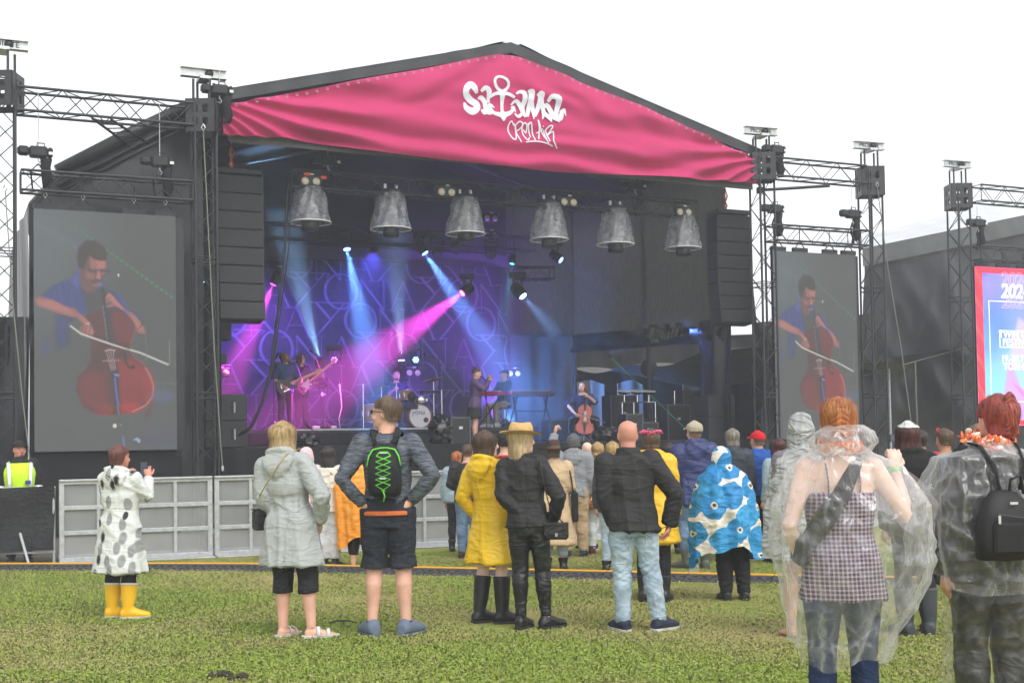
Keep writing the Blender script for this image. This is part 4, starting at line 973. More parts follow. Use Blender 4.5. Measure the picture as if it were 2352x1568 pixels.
for row in range(7):
    seq = 'YONA'; zb = DECK - .25 + row*.76
    for col in range(12):
        chh = seq[(col + row*1) % 4]; sc = .80 + (.12 if chh in 'YO' else 0); ux = bu0 + .25 + col*.86 + (row % 2)*.33
        g = []
        for si, (pts, wd) in enumerate(GLY[chh]):
            P = np.array(pts); V = []
            if len(P) == 2: P = np.stack([P[0]+(P[1]-P[0])*t for t in np.linspace(0, 1, 6)]); wd = np.interp(np.linspace(0, 1, 6), [0, 1], wd)
            elif len(wd) != len(P): wd = [wd[0]]*len(P)
            T = np.gradient(P, axis=0); T /= np.linalg.norm(T, axis=1)[:, None]; Nn = np.stack([-T[:, 1], T[:, 0]], 1)
            for i in range(len(P)):
                for s in (-1, 1):
                    x, y = P[i] + Nn[i]*wd[i]*s*.8; u = min(max(ux + x*sc, bu0+.01), bu1-.01); z = min(max(zb + y*sc, DECK+.01), BDZ-.02)
                    V.append(tuple(SW(u, bd_n(u, z) - .010 - .0015*si - .0008*((col+row) % 3), z)))
            g.append((np.array(V), grid_faces(2, len(P))))
        if ux - .5 < bu1 and zb < BDZ-.1:
            put('letter', xf(join(*g), BDI), M_bl, bd)
# light band of net above the backdrop
put('net_header', xf(squad([(bu0, 9.0, BDZ), (bu1, 9.0, BDZ), (bu1, 9.0, BDZ+.35), (bu0, 9.0, BDZ+.35)], .02), BDI), pm('grey_net', (.10, .09, .12, 1), .9), bd)

# stage smoke
sm = bpy.data.materials.new('stage_smoke'); sm.use_nodes = True; t_ = sm.node_tree; t_.nodes.clear()
so = t_.nodes.new('ShaderNodeOutputMaterial'); sv = t_.nodes.new('ShaderNodeVolumePrincipled'); sv.inputs['Density'].default_value = .03; sv.inputs['Color'].default_value = (.9, .9, .95, 1)
sv.inputs['Anisotropy'].default_value = .0
t_.links.new(sv.outputs[0], so.inputs['Volume'])
put('stage_smoke', xf(box(2.3, 10.9, 3.6, 8.7, DECK+.05, 7.2), SM(0, 0, 0)), sm, kind='stuff')
# ================================================================== people
JOBS = []
def job(name, g, mat, parent, vox=.016, it=3, fn=None, add=None, post=None):
    """one soft continuous surface grown over overlapping solids; finished in flush()"""
    JOBS.append((name, g, mat, parent, vox, it, fn, add, post))
def flush():
    tmp = []
    for (name, g, mat, parent, vox, it, fn, add, post) in JOBS:
        o = bpy.data.objects.new('tmp', mk_mesh(g)); COL.objects.link(o)
        m = o.modifiers.new('r', 'REMESH'); m.mode = 'VOXEL'; m.voxel_size = vox
        if it: s = o.modifiers.new('s', 'SMOOTH'); s.factor = .5; s.iterations = it
        tmp.append(o)
    dg = bpy.context.evaluated_depsgraph_get()
    for o, (name, g, mat, parent, vox, it, fn, add, post) in zip(tmp, JOBS):
        me = bpy.data.meshes.new_from_object(o.evaluated_get(dg)); n = len(me.vertices)
        if fn is not None:
            V = np.empty(n*3); N = np.empty(n*3); me.vertices.foreach_get('co', V); me.vertices.foreach_get('normal', N)
            V = fn(V.reshape(-1, 3), N.reshape(-1, 3)); me.vertices.foreach_set('co', V.ravel())
        if add is not None:
            V = np.empty(n*3); me.vertices.foreach_get('co', V); F = [tuple(p.vertices) for p in me.polygons]
            bpy.data.meshes.remove(me); me = mk_mesh(join((V.reshape(-1, 3), F), add))
        me.polygons.foreach_set('use_smooth', [True]*len(me.polygons)); me.materials.clear(); me.materials.append(mat); me.name = name; me.update()
        ob = put(name, me, None, parent)
        if post: post(ob)
    for o in tmp:
        d = o.data; bpy.data.objects.remove(o); bpy.data.meshes.remove(d)
    JOBS.clear()
def ridge(P, s): return 1 - np.abs(2*vnoise(P, s) - 1)
def limb_folds(V, chain, amp, freq, seed, centres, reach):
    """gathers across a sleeve or trouser leg, strongest at the joints; chain = joint points"""
    d_best = np.full(len(V), 1e9); tt = np.zeros(len(V)); an = np.zeros(len(V))
    for i in range(len(chain)-1):
        a, b = np.array(chain[i]), np.array(chain[i+1]); ab = b-a; L2 = ab @ ab; k = np.clip((V-a) @ ab/L2, 0, 1); q = V - a - k[:, None]*ab; d = np.linalg.norm(q, axis=1)
        m = d < d_best; d_best[m] = d[m]; tt[m] = (i + k)[m]; an[m] = np.arctan2(q[:, 0], q[:, 1])[m]
    w = np.zeros(len(V))
    for c, s in centres: w += np.exp(-((tt-c)/s)**2)
    w *= np.clip((reach-d_best)/(reach*.35), 0, 1)
    n = vnoise(V*6 + seed, seed); ph = tt*freq + 3.2*n + .8*np.sin(an + seed) + .45*np.sin(2*an + 2*seed)
    return amp*w*(np.abs(np.sin(ph*PI))**.75 - .62)*(.55 + .9*vnoise(V*4 + 9 + seed, seed+4))
def creases(amp, seed, hem=0, top=1.5, vert=.8, horiz=1.0, fine=.15, arms=(), legs=(), waist=None):
    """cloth folds: slanting creases, gathers at the joints, long hanging folds towards the hem"""
    def fn(V, N):
        x, y, z = V[:, 0], V[:, 1], V[:, 2]
        w = np.clip((top - z)/max(top-hem, .1), 0, 1)
        n1 = ridge(np.stack([x*2.2 + z*2.0, y*2.5, z*6 + x*4], -1) + seed*3.7, seed)**3 - .25
        n2 = ridge(np.stack([x*9 + z*.8, y*9, z*1.2], -1) + seed*1.3, seed+1)**2.5 - .3
        n3 = ridge(np.stack([x*10 - z*6, y*10, z*13 + x*7], -1) + seed*2.1, seed+2)**3 - .25
        d = amp*(horiz*.8*n1*(1.2-.5*w) + vert*1.2*n2*(.15 + 1.3*w) + fine*n3)
        for c in arms: d += limb_folds(V, c, amp*.5, 4.5, seed, ((1.0, .38), (1.85, .22), (.12, .12)), .13)
        for c in legs: d += limb_folds(V, c, amp*.6, 5.5, seed+1, ((.1, .16), (1.0, .22), (1.85, .22)), .17)
        if waist is not None: d += amp*.9*np.exp(-((z-waist)/.09)**2)*(np.abs(np.sin((x*1.0 + y*.6)*38 + 3*vnoise(V*5, seed)))**.7-.6)
        return V + N*d[:, None]
    return fn
def add_seams(lines, H, r=.0032):
    """stitched seams laid on a finished garment; lines are points in body heights"""
    def post(ob):
        for ln in lines:
            P = [Vector(q)*H for q in ln]; pts = []
            for i in range(len(P)-1):
                for k in range(8): pts.append(P[i].lerp(P[i+1], k/8))
            pts.append(P[-1]); out = []
            for q in pts:
                ok, co_, no, _ = ob.closest_point_on_mesh(q)
                if ok: out.append(co_ + no*.001)
            if len(out) > 3: put('seam', tube(out, r, 5), ob.data.materials[0], ob, True)
    return post
SKULL = [(-.03, .10, .30, -.02), (0, .17, .41, -.06), (.08, .235, .44, -.16), (.18, .285, .435, -.27), (.3, .315, .43, -.37), (.45, .335, .425, -.44), (.57, .345, .43, -.465),
         (.7, .345, .42, -.465), (.82, .315, .35, -.415), (.91, .25, .25, -.32), (.97, .15, .13, -.2), (1.0, .05, .02, -.07)]
SKA = np.array(SKULL)
def skull(z): return [float(np.interp(z, SKA[:, 0], SKA[:, i])) for i in (1, 2, 3)]
def head_geo(face=True):
    rings = []
    for z, hw, f, b in SKULL: rings.append(ering((0, (f+b)/2, z), hw, (f-b)/2, n=22))
    g = [loft(rings)]
    g.append(loft([ering((0, .40, .60), .035, .03, n=10), ering((0, .455, .48), .05, .05, n=10), ering((0, .50, .37), .072, .065, n=10), ering((0, .46, .31), .06, .05, n=10)]))
    g.append(ell(0, .405, .175, .11, .06, .045)); g.append(ell(0, .40, .05, .10, .06, .07)); g.append(ell(0, .385, .575, .25, .06, .045))
    for s in (-1, 1):
        g.append(xf(ell(0, 0, 0, .035, .095, .15), Matrix.Translation((s*.352, -.03, .43)) @ Matrix.Rotation(R(-12), 4, 'X') @ Matrix.Rotation(s*R(-18), 4, 'Z')))
        g.append(ell(s*.19, .33, .33, .11, .08, .10))
    return join(*g)
HEAD = head_geo()
def hair_grid(thick=.05, zf=.84, zs=.50, zb=.12, ds=0, db=0, vol=.05, strand=.020, seed=1, nA=72, nT=26, taper=.8, front=.55, wave=0, off=0, curl=0):
    """hair in head units: covers the skull from the crown to the hairline, then falls by ds (sides) and db (back)"""
    az = np.linspace(-PI, PI, nA, endpoint=False); V = np.zeros((nT+2, nA, 3))
    def fields(a):
        c = math.cos(a); f = np.clip((c-front)/.22, 0, 1); bk = np.clip((-c+.05)/.5, 0, 1)
        zh = zs*(1-f)*(1-bk) + zf*f + zb*bk*(1-f); dr = (ds*(1-bk) + db*bk)*(1-f)
        return zh, dr
    for i, a in enumerate(az):
        zh, dr = fields(a); path = (1.0+thick-zh) + dr
        for t in range(nT):
            k = (t/(nT-1))**1.25; z = 1.0 + thick - path*k; zz = max(min(z, 1.0), .34)
            if z > .95: zz = .95 + (z-.95)*(.05/(.05+thick))
            hw, f, b = skull(zz); th = thick*(1 if z < .9 else max(.2, (1+thick-z)/(.1+thick)))
            hw += th; f += th*.8; b -= th
            if z < .34:
                q = min(1, (.34-z)/.55); hw = hw + vol*q*(1 if q < .8 else 1-(q-.8)*taper); b = b - vol*.6*q + .10*q*q; f = f*(1-.35*q)
            cy_ = (f+b)/2; ry = (f-b)/2
            x = hw*math.sin(a); y = cy_ + ry*math.cos(a)
            V[t, i] = (x, y, z)
    # strand relief
    A = np.tile(az, (nT, 1)); T = np.tile(np.linspace(0, 1, nT)[:, None], (1, nA)); sm = np.stack([np.cos(A)*9 + seed, np.sin(A)*9, T*2.2], -1).reshape(-1, 3)
    sm2 = np.stack([np.cos(A)*22 + seed, np.sin(A)*22, T*3.0], -1).reshape(-1, 3)
    d = ((ridge(sm, seed)-.5)*1.3 + (ridge(sm2, seed+5)-.5)).reshape(nT, nA)*strand
    if curl: d += curl*np.sin(T*26 + 5*vnoise(np.stack([np.cos(A)*4, np.sin(A)*4, T*0], -1).reshape(-1, 3), seed).reshape(nT, nA))*np.clip(T*2-.5, 0, 1)
    if wave: V[:nT, :, 0] += wave*np.sin(V[:nT, :, 2]*9 + np.sin(A)*2)*np.clip(T*1.6-.5, 0, 1)
    C = V[:nT].copy(); C[..., 2] = 0; L = np.maximum(np.linalg.norm(C[..., :2], axis=-1), 1e-4)[..., None]
    dirv = np.concatenate([C[..., :2]/L, np.zeros((nT, nA, 1))], -1); V[:nT] += dirv*(d*np.clip(T*4, .1, 1))[..., None]
    jag = (vnoise(np.stack([np.cos(az)*11, np.sin(az)*11, az*0+seed], -1), seed+9)-.5)
    for i in range(nA):
        zh, dr = fields(az[i]); e = V[nT-1, i]; e[2] += jag[i]*(.06 + .22*min(dr, 1))
        inn = np.array((e[0]*.80, e[1]*.80, e[2] + (.05 if dr > 0 else .02))); V[nT, i] = inn; V[nT+1, i] = (inn[0]*.4, inn[1]*.4, inn[2]+.12)
    Fc = grid_faces(nA, nT+2, True)
    return V.reshape(-1, 3), Fc
def strand_ribbons(n, seed, thick=.07, zf=.84, zs=.5, zb=.12, ds=0, db=0, vol=.05, w=.009, front=.55, to=None, spread=.05, **_):
    """loose locks lying on the hair, in head units; drawn towards `to` when the hair is tied"""
    rg = np.random.default_rng(seed); V = []; F = []
    for i in range(n):
        a = rg.uniform(-PI, PI); c = math.cos(a); f = np.clip((c-front)/.22, 0, 1); bk = np.clip((-c+.05)/.5, 0, 1)
        zh = zs*(1-f)*(1-bk) + zf*f + zb*bk*(1-f); dr = (ds*(1-bk)+db*bk)*(1-f)*rg.uniform(.75, 1.08)
        z0 = rg.uniform(.86, 1.04); th = thick + rg.uniform(.0, .03) + (.05*rg.random() if rg.random() < .12 else 0); k0 = len(V); m = 9; a2 = a + rg.normal()*.12
        for t in range(m):
            k = t/(m-1); z = z0 - (z0 - zh + dr)*k; hw, ff, b = skull(max(min(z, .97), .34)); hw += th; ff += th*.8; b -= th
            if z < .34: q = min(1, (.34-z)/.55); hw += vol*q; b = b - vol*.6*q + .1*q*q; ff *= (1-.35*q)
            aa = a + (a2-a)*k; x = hw*math.sin(aa); y = (ff+b)/2 + (ff-b)/2*math.cos(aa)
            p = np.array((x, y, z)) + rg.normal(size=3)*.010
            if to is not None: tt = np.array(to); p = p*(1-k**2) + (tt + np.array((rg.normal()*spread, rg.normal()*spread*.5, rg.normal()*spread)))*k**2
            tx = np.array((math.cos(aa), -math.sin(aa), 0))*w*(1-.7*abs(2*k-1)**3)
            V += [p - tx, p + tx]
        F += [(k0+2*j, k0+2*j+1, k0+2*j+3, k0+2*j+2) for j in range(m-1)]
    return np.array(V), F
def hand_geo(wrist, d, nrm, s, curl=.5, side=1, spread=.1):
    """palm, four unequal bent fingers and a thumb leaving the side of the palm"""
    d = Vector(d).normalized(); nrm = Vector(nrm); nrm = (nrm - d*nrm.dot(d)).normalized(); lat = d.cross(nrm)*side; w = Vector(wrist); g = []
    rg = [(0, .17, .12), (.15, .20, .13), (.38, .235, .125), (.52, .225, .10)]
    g.append(loft([ering(w + d*(s*t), s*rx, s*ry, lat, nrm, 12) for t, rx, ry in rg]))
    for i, (o, L) in enumerate(((.165, .40), (.06, .46), (-.05, .43), (-.15, .33))):
        p = w + d*(s*.48) + lat*(s*o); c = curl*(1+.12*i); P = [p]; dd = d + lat*(spread*(.5-i*.33)); ang = c*.5
        for f_ in (.45, .32, .23):
            v = (dd*math.cos(ang) + nrm*math.sin(ang)).normalized(); p = p + v*(s*L*f_); P.append(p); ang += c*.75
        g.append(capsule(P, [s*.055, s*.05, s*.046, s*.038], 7))
    p = w + d*(s*.13) + lat*(s*.15); v1 = (d*.75 + lat*.75 + nrm*.25).normalized(); v2 = (d*.95 + lat*.15 + nrm*(.2+.5*curl)).normalized()
    g.append(capsule([p, p+v1*(s*.20), p+v1*(s*.2)+v2*(s*.18), p+v1*(s*.2)+v2*(s*.30)], [s*.075, s*.065, s*.055, s*.042], 7))
    return join(*g)
TOR = {'m': [(-.12, .086, .060), (0, .094, .066), (.12, .096, .068), (.35, .086, .060), (.6, .097, .066), (.8, .108, .062), (.92, .094, .050), (1.0, .046, .042)],
       'f': [(-.12, .088, .062), (0, .100, .070), (.12, .099, .070), (.36, .077, .055), (.6, .089, .066), (.8, .096, .058), (.92, .083, .046), (1.0, .038, .036)]}
SKIN = {}
def skin_mat(k='fair'):
    c = {'fair': (222, 172, 150), 'pink': (214, 150, 130), 'pale': (235, 200, 184), 'tan': (200, 145, 115)}[k]
    return pm('skin_' + k, lin(*c), .55, .10, 7, .08, 90, spec=.35)
ARM = dict(down=((.030, -.012, .640), (.036, .030, .495)), hips=((.115, -.055, .655), (-.012, -.015, .545)), pocket=((.055, -.04, .648), (.0, .045, .520)),
           phone=((.035, .075, .690), (-.050, .165, .800)), clasp=((.035, .0, .645), (-.060, .105, .565)), cross=((.035, .03, .665), (-.125, .115, .690)),
           up=((.03, .05, .945), (.012, .075, 1.08)), carry=((.045, -.01, .645), (-.015, .12, .600)), back=((.035, -.05, .645), (-.07, -.085, .545)))
class Person: pass
def person(label, px=0, pf=0, pt=0, yaw=0, sex='m', b=1.0, skin='fair', head=(0, 0), hair=None, hat=None, top=None, over=None, legs=None, feet=None, arms=('down', 'down'),
           stance=None, lean=(0, 0), pelvis=None, base=None, H=None, near=True, face=False, group='people watching the concert', hatz=0.0, tilt=0, knees=None, ankles=None, curl=.6, handdir=None, shx=1.0):
    P = Person()
    if base is None:
        base = on_ground(px, pf); ztop = at_depth(px, pt, base.y).z; H = (ztop - base.z) - hatz
    P.H = H; r = empty('person', base, R(yaw), label, 'person', group); P.root = r; P.M = Matrix.Translation(base) @ Matrix.Rotation(R(yaw), 4, 'Z')
    vb = .0105 if near else .016; vc = .0110 if near else .0175; sd = (hash(label) if False else sum(map(ord, label))) % 97
    sw = (.105 if sex == 'm' else .093)*shx*(1 + (b-1)*.45)
    pv = Vector(pelvis)*H if pelvis else Vector((0, 0, .50*H)); nk = pv + Vector((lean[0]*H, lean[1]*H, math.sqrt(max(.02, .34**2 - lean[0]**2 - lean[1]**2))*H))
    sp = (nk-pv).normalized(); ax = Vector((1, 0, 0)); ax = (ax - sp*ax.dot(sp)).normalized(); ay = sp.cross(ax)
    P.pv, P.nk, P.sp, P.ay, P.ax = pv, nk, sp, ay, ax
    T = np.array(TOR[sex]); bx = lambda s: float(np.interp(s, T[:, 0], T[:, 1]))*H*.955*(1 + (b-1)*(1.0 if s < .7 else .45)); by = lambda s: float(np.interp(s, T[:, 0], T[:, 2]))*H*.97*(1 + (b-1)*(1.35 if s < .7 else .6))
    P.bx, P.by = bx, by
    ctr = lambda s: pv + (nk-pv)*s + ay*(H*(.012*math.sin(max(0, s)*PI) - .010*(1 if s > .7 else 0)*(s-.7)*3))
    tor = lambda add, s0=-.12, s1=1.0: loft([ering(ctr(s), bx(s)+add, by(s)+add, ax, ay, 24, .9) for s in np.linspace(s0, s1, 13)])
    # limbs
    J = {}
    for i, sd_ in enumerate((-1, 1)):
        sh = ctr(.885) + ax*(sd_*sw*H); a = arms[i]; a = ARM[a] if isinstance(a, str) else a
        if len(a[0]) == 3:
            conv = lambda q: Vector((sd_*(sw + q[0])*H, q[1]*H, q[2]*H)) + (Vector((lean[0]*H, lean[1]*H, 0))*max(0, min(1, (q[2]-.5)/.34)) if not pelvis else Vector((0, 0, 0)))
        J[sd_] = (sh, conv(a[0]), conv(a[1]))
    P.J = J
    st = stance or ((-.062, 0, 8), (.062, 0, -8))
    Lg = {}
    for i, sd_ in enumerate((-1, 1)):
        fx, fy, fyaw = st[i]; hp = pv + ax*(sd_*.050*H*(1+(b-1)*.6)) + Vector((0, 0, .01*H))
        an = Vector(ankles[i])*H if ankles else Vector((fx*H, fy*H, .045*H))
        kn = Vector(knees[i])*H if knees else hp.lerp(an, .50) + Vector((0, .018*H, 0))
        Lg[sd_] = (hp, kn, an, R(fyaw))
    P.L = Lg
    lb = 1 + (b-1)*.55
    def leg_geo(add, z_end=None, hem=None, add2=None):
        gs = []
        for s in (-1, 1):
            hp, kn, an, fy = Lg[s]; a2 = add if add2 is None else add2
            pts = [hp + Vector((0, 0, .02*H)), hp.lerp(kn, .35), hp.lerp(kn, .75), kn, kn.lerp(an, .28) + Vector((0, -.008*H, 0)), kn.lerp(an, .65), an]
            rad = [.054*H*lb+add, .050*H*lb+add, .038*H*lb+add, .034*H*lb+add, .035*H*lb+add, .026*H*lb+a2, .021*H*lb+a2]
            if z_end is not None:
                q, rr = [], []
                for j in range(len(pts)):
                    if pts[j].z >= z_end: q.append(pts[j]); rr.append(rad[j])
                    else:
                        k = (pts[j-1].z - z_end)/max(1e-6, pts[j-1].z - pts[j].z); q.append(pts[j-1].lerp(pts[j], k)); rr.append((rad[j-1]+(rad[j]-rad[j-1])*k) if hem is None else hem); break
                pts, rad = q, rr
            gs.append(tube(pts, rad, 14))
        return join(*gs)
    def arm_geo(s, add_u, add_l, upto=2.0, cuff=None):
        sh, el, wr = J[s]; ab = (1+(b-1)*.4)*(1 if sex == 'm' else .9)
        pts = [sh - ax*(s*.02*H), sh + (el-sh)*.15, sh.lerp(el, .55), el, el.lerp(wr, .3), el.lerp(wr, .7), wr]; rad = [.030*H*ab+add_u, .032*H*ab+add_u, .028*H*ab+add_u, .0235*H*ab+(add_u+add_l)/2, .0235*H*ab+add_l, .019*H*ab+add_l, .0155*H*ab+add_l]
        par = [0, .1, .55, 1, 1.3, 1.7, 2.0]; q, rr = [], []
        for j in range(7):
            if par[j] <= upto: q.append(pts[j]); rr.append(rad[j])
            else:
                k = (upto-par[j-1])/(par[j]-par[j-1]); q.append(pts[j-1].lerp(pts[j], k)); rr.append((rad[j-1]+(rad[j]-rad[j-1])*k)); break
        if cuff: rr[-1] = cuff
        return join(tube(q, rr, 14), ell(*(sh - ax*(s*.004*H)), .038*H*ab+add_u, .036*H*ab+add_u, .038*H*ab+add_u))
    # head and body skin
    hh = .1315*H if H > 1.3 else .14*H
    ny = ctr(1.0) + sp*(.0*H)
    HM = Matrix.Translation(ny + Vector((0, .008*H, .028*H))) @ Matrix.Rotation(R(head[0]), 4, 'Z') @ Matrix.Rotation(R(-head[1]), 4, 'X') @ Matrix.Rotation(R(tilt), 4, 'Y') @ Matrix.Diagonal((hh, hh, hh, 1))
    P.HM = HM; P.hh = hh
    hc = HM @ Vector((0, -.06, .25))
    nr = (.034 if sex == 'm' else .0285)*H*(1+(b-1)*.4)
    g = [tor(0), leg_geo(0), xf(HEAD, HM), tube([ctr(.9), ctr(1.0), hc], [nr*1.5, nr*1.08, nr], 14)] + [arm_geo(s, 0, 0) for s in (-1, 1)]
    hands = []
    for i, s in enumerate((-1, 1)):
        sh, el, wr = J[s]; d = (wr-el).normalized(); hd = (handdir or {}).get(s)
        if hd: d = Vector(hd[0]); nn = Vector(hd[1])
        else: nn = Vector((-s, .15, 0))
        hands.append(hand_geo(wr - d*(.004*H), d, nn, .108*H*(1 if sex == 'm' else .92), curl, -s if nn.x*s < 0 else s))
    if not feet or feet.get('kind') in ('bare', 'sandal'):
        for s in (-1, 1):
            an, fy = Lg[s][2], Lg[s][3]; dr = Vector((math.sin(-fy), math.cos(fy), 0)); c = Vector((an.x, an.y, an.z-.045*H))
            g.append(loft([ering(c + dr*(t*H) + Vector((0, 0, zc*H)), w_*H, zr*H, (dr.y, -dr.x, 0), (0, 0, 1), 12) for t, w_, zr, zc in ((-.032, .014, .016, .018), (-.01, .02, .026, .026), (.04, .024, .02, .02), (.085, .027, .013, .013), (.118, .022, .008, .008))]))
    job('body', join(*g), skin_mat(skin), r, vb, 1, None, join(*hands))
    # clothes
    if legs:
        t = legs.get('t', .012); z0 = legs.get('end', .05)*H; gs = [leg_geo(t, z0, legs.get('hem'), legs.get('t2', t)), tor(t*.9, -.14, legs.get('rise', .22))]
        fn = creases(legs.get('wr', .009), sd+3, 0, .6, .3, .7, .5, legs=[[tuple(q) for q in Lg[s_][:3]] for s_ in (-1, 1)] if near else ())
        def fn2(V, N, fn=fn, H=H):
            return fn(V, N)
        job(legs.get('name', 'trousers'), join(*gs), legs['mat'], r, vc, legs.get('it', 2), fn2, None, add_seams(legs['seams'], H) if legs.get('seams') else None)
    for lay, nm0 in ((over, 'jacket'), (top, 'top')):
        if not lay: continue
        t = lay.get('t', .02); hem = lay.get('hem', .50)*H; fl = lay.get('flare', .0); gs = []
        s1 = lay.get('s1', .97)
        gs.append(loft([ering(ctr(s), bx(s)+t*(lay.get('waist', 1.0) if .2 < s < .5 else 1), by(s)+t*(lay.get('waist', 1.0) if .2 < s < .5 else 1), ax, ay, 26, .9) for s in np.linspace(0.0, s1, 12)]))
        if hem < pv.z:
            n_ = 6; rr = []
            for k in range(n_+1):
                q = k/n_; z = pv.z*(1-q) + hem*q; c = ctr(0).lerp(Vector((ctr(0).x*.7, ctr(0).y*.7, 0)), q); c.z = z; rr.append(ering(c, (bx(.05)+t)*(1 + .03*q) + fl*q, (by(.05)+t)*(1+.03*q) + fl*.8*q, n=26, p=.92))
            gs.append(loft([ering(ctr(.12), bx(.12)+t*.9, by(.12)+t*.9, ax, ay, 26, .92)] + rr))
        sl = lay.get('sleeve', 1.95)
        if sl > 0:
            for s in (-1, 1): gs.append(arm_geo(s, lay.get('su', t*.9), lay.get('sl', t*.75), sl, lay.get('cuff')))
        if lay.get('collar'):
            ch = lay['collar']; gs.append(tube([ctr(.93), ctr(1.0) + sp*(ch*.5), ctr(1.0) + sp*ch], [nr*1.75+t*.5, nr*1.40+t*.4, nr*1.36+t*.4], 18))
        if lay.get('hood') == 'down':
            c = ctr(.95); gs += [loft([ering(c + Vector((0, -.045*H-t*.6-dy_*H, dz_*H)), w_*H, d_*H, n=18) for dz_, w_, d_, dy_ in ((.030, .060, .022, -.006), (.005, .082, .026, .002), (-.030, .070, .022, .010), (-.062, .040, .016, .012), (-.085, .012, .008, .008))]),
                                 tube([c + Vector((math.sin(a)*.066*H, math.cos(a)*.050*H - .012*H, .026*H - .022*H*math.cos(a))) for a in np.linspace(.5, 2*PI-.5, 14)], .016*H, 10)]
        if lay.get('hood') == 'up':
            rings = []
            for z, hw, f, b_ in ((-.3, .56, .25, -.52), (-.05, .47, .28, -.50), (.25, .48, .32, -.54), (.55, .49, .34, -.57), (.82, .44, .30, -.52), (1.0, .34, .20, -.40), (1.1, .19, .08, -.24), (1.14, .05, -.03, -.12)):
                rings.append(ering((0, (f+b_)/2, z), hw, (f-b_)/2, n=22))
            gs.append(xf(loft(rings), HM))
        job(lay.get('name', nm0), join(*gs), lay['mat'], r, vc, lay.get('it', 3), creases(lay.get('wr', .012), sd, hem, nk.z, lay.get('vert', .8), lay.get('horiz', 1.0), lay.get('fine', .15), [[tuple(q) for q in J[s_]] for s_ in (-1, 1)] if sl > .5 else (), (), lay['gather']*H if lay.get('gather') else None), None, add_seams(lay['seams'], H) if lay.get('seams') else None)
    if feet and feet['kind'] != 'bare':
        kd = feet['kind']; zt = feet.get('top', .08)*H; m = feet['mat']; sm_ = feet.get('sole', m)
        for s in (-1, 1):
            hp, kn, an, fy = Lg[s]; dr = Vector((math.sin(-fy), math.cos(fy), 0)); lt = Vector((dr.y, -dr.x, 0)); c = Vector((an.x, an.y, an.z-.045*H)); e = feet.get('add', .006)
            FT = [(-.042, .016, .020, .024), (-.02, .024, .034, .034), (.03, .027, .032, .030), (.075, .030, .021, .022), (.108, .027, .016, .018), (.126, .014, .010, .014)]
            gs = [loft([ering(c + dr*(t*H) + Vector((0, 0, zc*H+.006)), w_*H+e, zr*H+e*.5, lt, (0, 0, 1), 14) for t, w_, zr, zc in FT])]
            if kd == 'boot':
                ank = Vector((an.x, an.y, an.z)); sh_ = [ank + Vector((0, 0, -.02*H)), ank + Vector((0, 0, .02*H))]; rr = [.026*H+e, .027*H+e]
                d = (kn-an); zz = an.z + .02*H
                for k in (.35, .7, 1.0):
                    z = zz + (zt-zz)*k; q = (z-an.z)/max(1e-6, d.z); sh_.append(an + d*q); rr.append((.028 + .011*k)*H*lb*(1 if zt > .15*H else .85)+e+.006)
                gs.append(tube(sh_, rr, 16))
            elif kd in ('shoe', 'croc'): gs.append(tube([Vector((an.x, an.y, c.z+.03*H)), Vector((an.x, an.y, c.z+(.052 if kd == 'shoe' else .036)*H))], [.027*H+e, .026*H+e], 12))
            if kd != 'sandal':
                ob_n = {'boot': 'boot', 'shoe': 'shoe', 'croc': 'clog'}[kd]
                job(ob_n, join(*gs), m, r, .010, 2)
            so_ = loft([ering(c + dr*(t*H) + Vector((0, 0, z_)), w_*H, w_*H*0+.001, lt, dr, 4) for t, w_, z_ in ((0, 0.01, 0), (0, .01, .01))]) if False else None
            pts = []
            for t, w_ in ((-.045, .012), (-.036, .020), (-.01, .026), (.03, .028), (.075, .032), (.108, .028), (.128, .012)): pts.append((t, w_))
            ring = [c + dr*(t*H) + lt*(w_*H+e*.8) for t, w_ in pts] + [c + dr*(t*H) - lt*(w_*H+e*.8) for t, w_ in reversed(pts)]
            put('sole', loft([[p + Vector((0, 0, .002)) for p in ring], [p + Vector((0, 0, .022)) for p in ring]]), sm_, r)
            if kd == 'boot' and feet.get('trim'): put('boot_trim', tube([an + (kn-an)*((zt-an.z-.012)/(kn-an).z), an + (kn-an)*((zt-an.z+.006)/(kn-an).z)], [.0395*H*lb+e+.010]*2, 18), feet['trim'], r)
            if kd == 'sandal':
                for q in (.03, .075): put('strap', tube([c + dr*(q*H) + lt*(k*.032*H) + Vector((0, 0, .01 + (.048-.012*(q > .05))*H*.9*math.sqrt(max(0, 1-k*k)))) for k in np.linspace(-1, 1, 9)], .016, 6, .35), m, r, True)
    # hair and hats
    if hair:
        kw = dict(hair.get('g', {})); kw.setdefault('seed', sd)
        gs = [hair_grid(**kw)]
        for e in hair.get('extra', []): gs.append(e)
        ho_ = put('hair', xf(join(*gs), HM), hair['mat'], r, True)
        if hair.get('locks'):
            k2 = {k: v for k, v in kw.items() if k in ('zf', 'zs', 'zb', 'ds', 'db', 'vol', 'front')}
            put('hair_locks', xf(strand_ribbons(hair['locks'], sd, thick=kw.get('thick', .05)+.012, to=hair.get('to'), **k2), HM), hair.get('mat2', hair['mat']), r, True)
    if hat: 
        for nm, gg, mm in hat: put(nm, xf(gg, HM), mm, r, True)
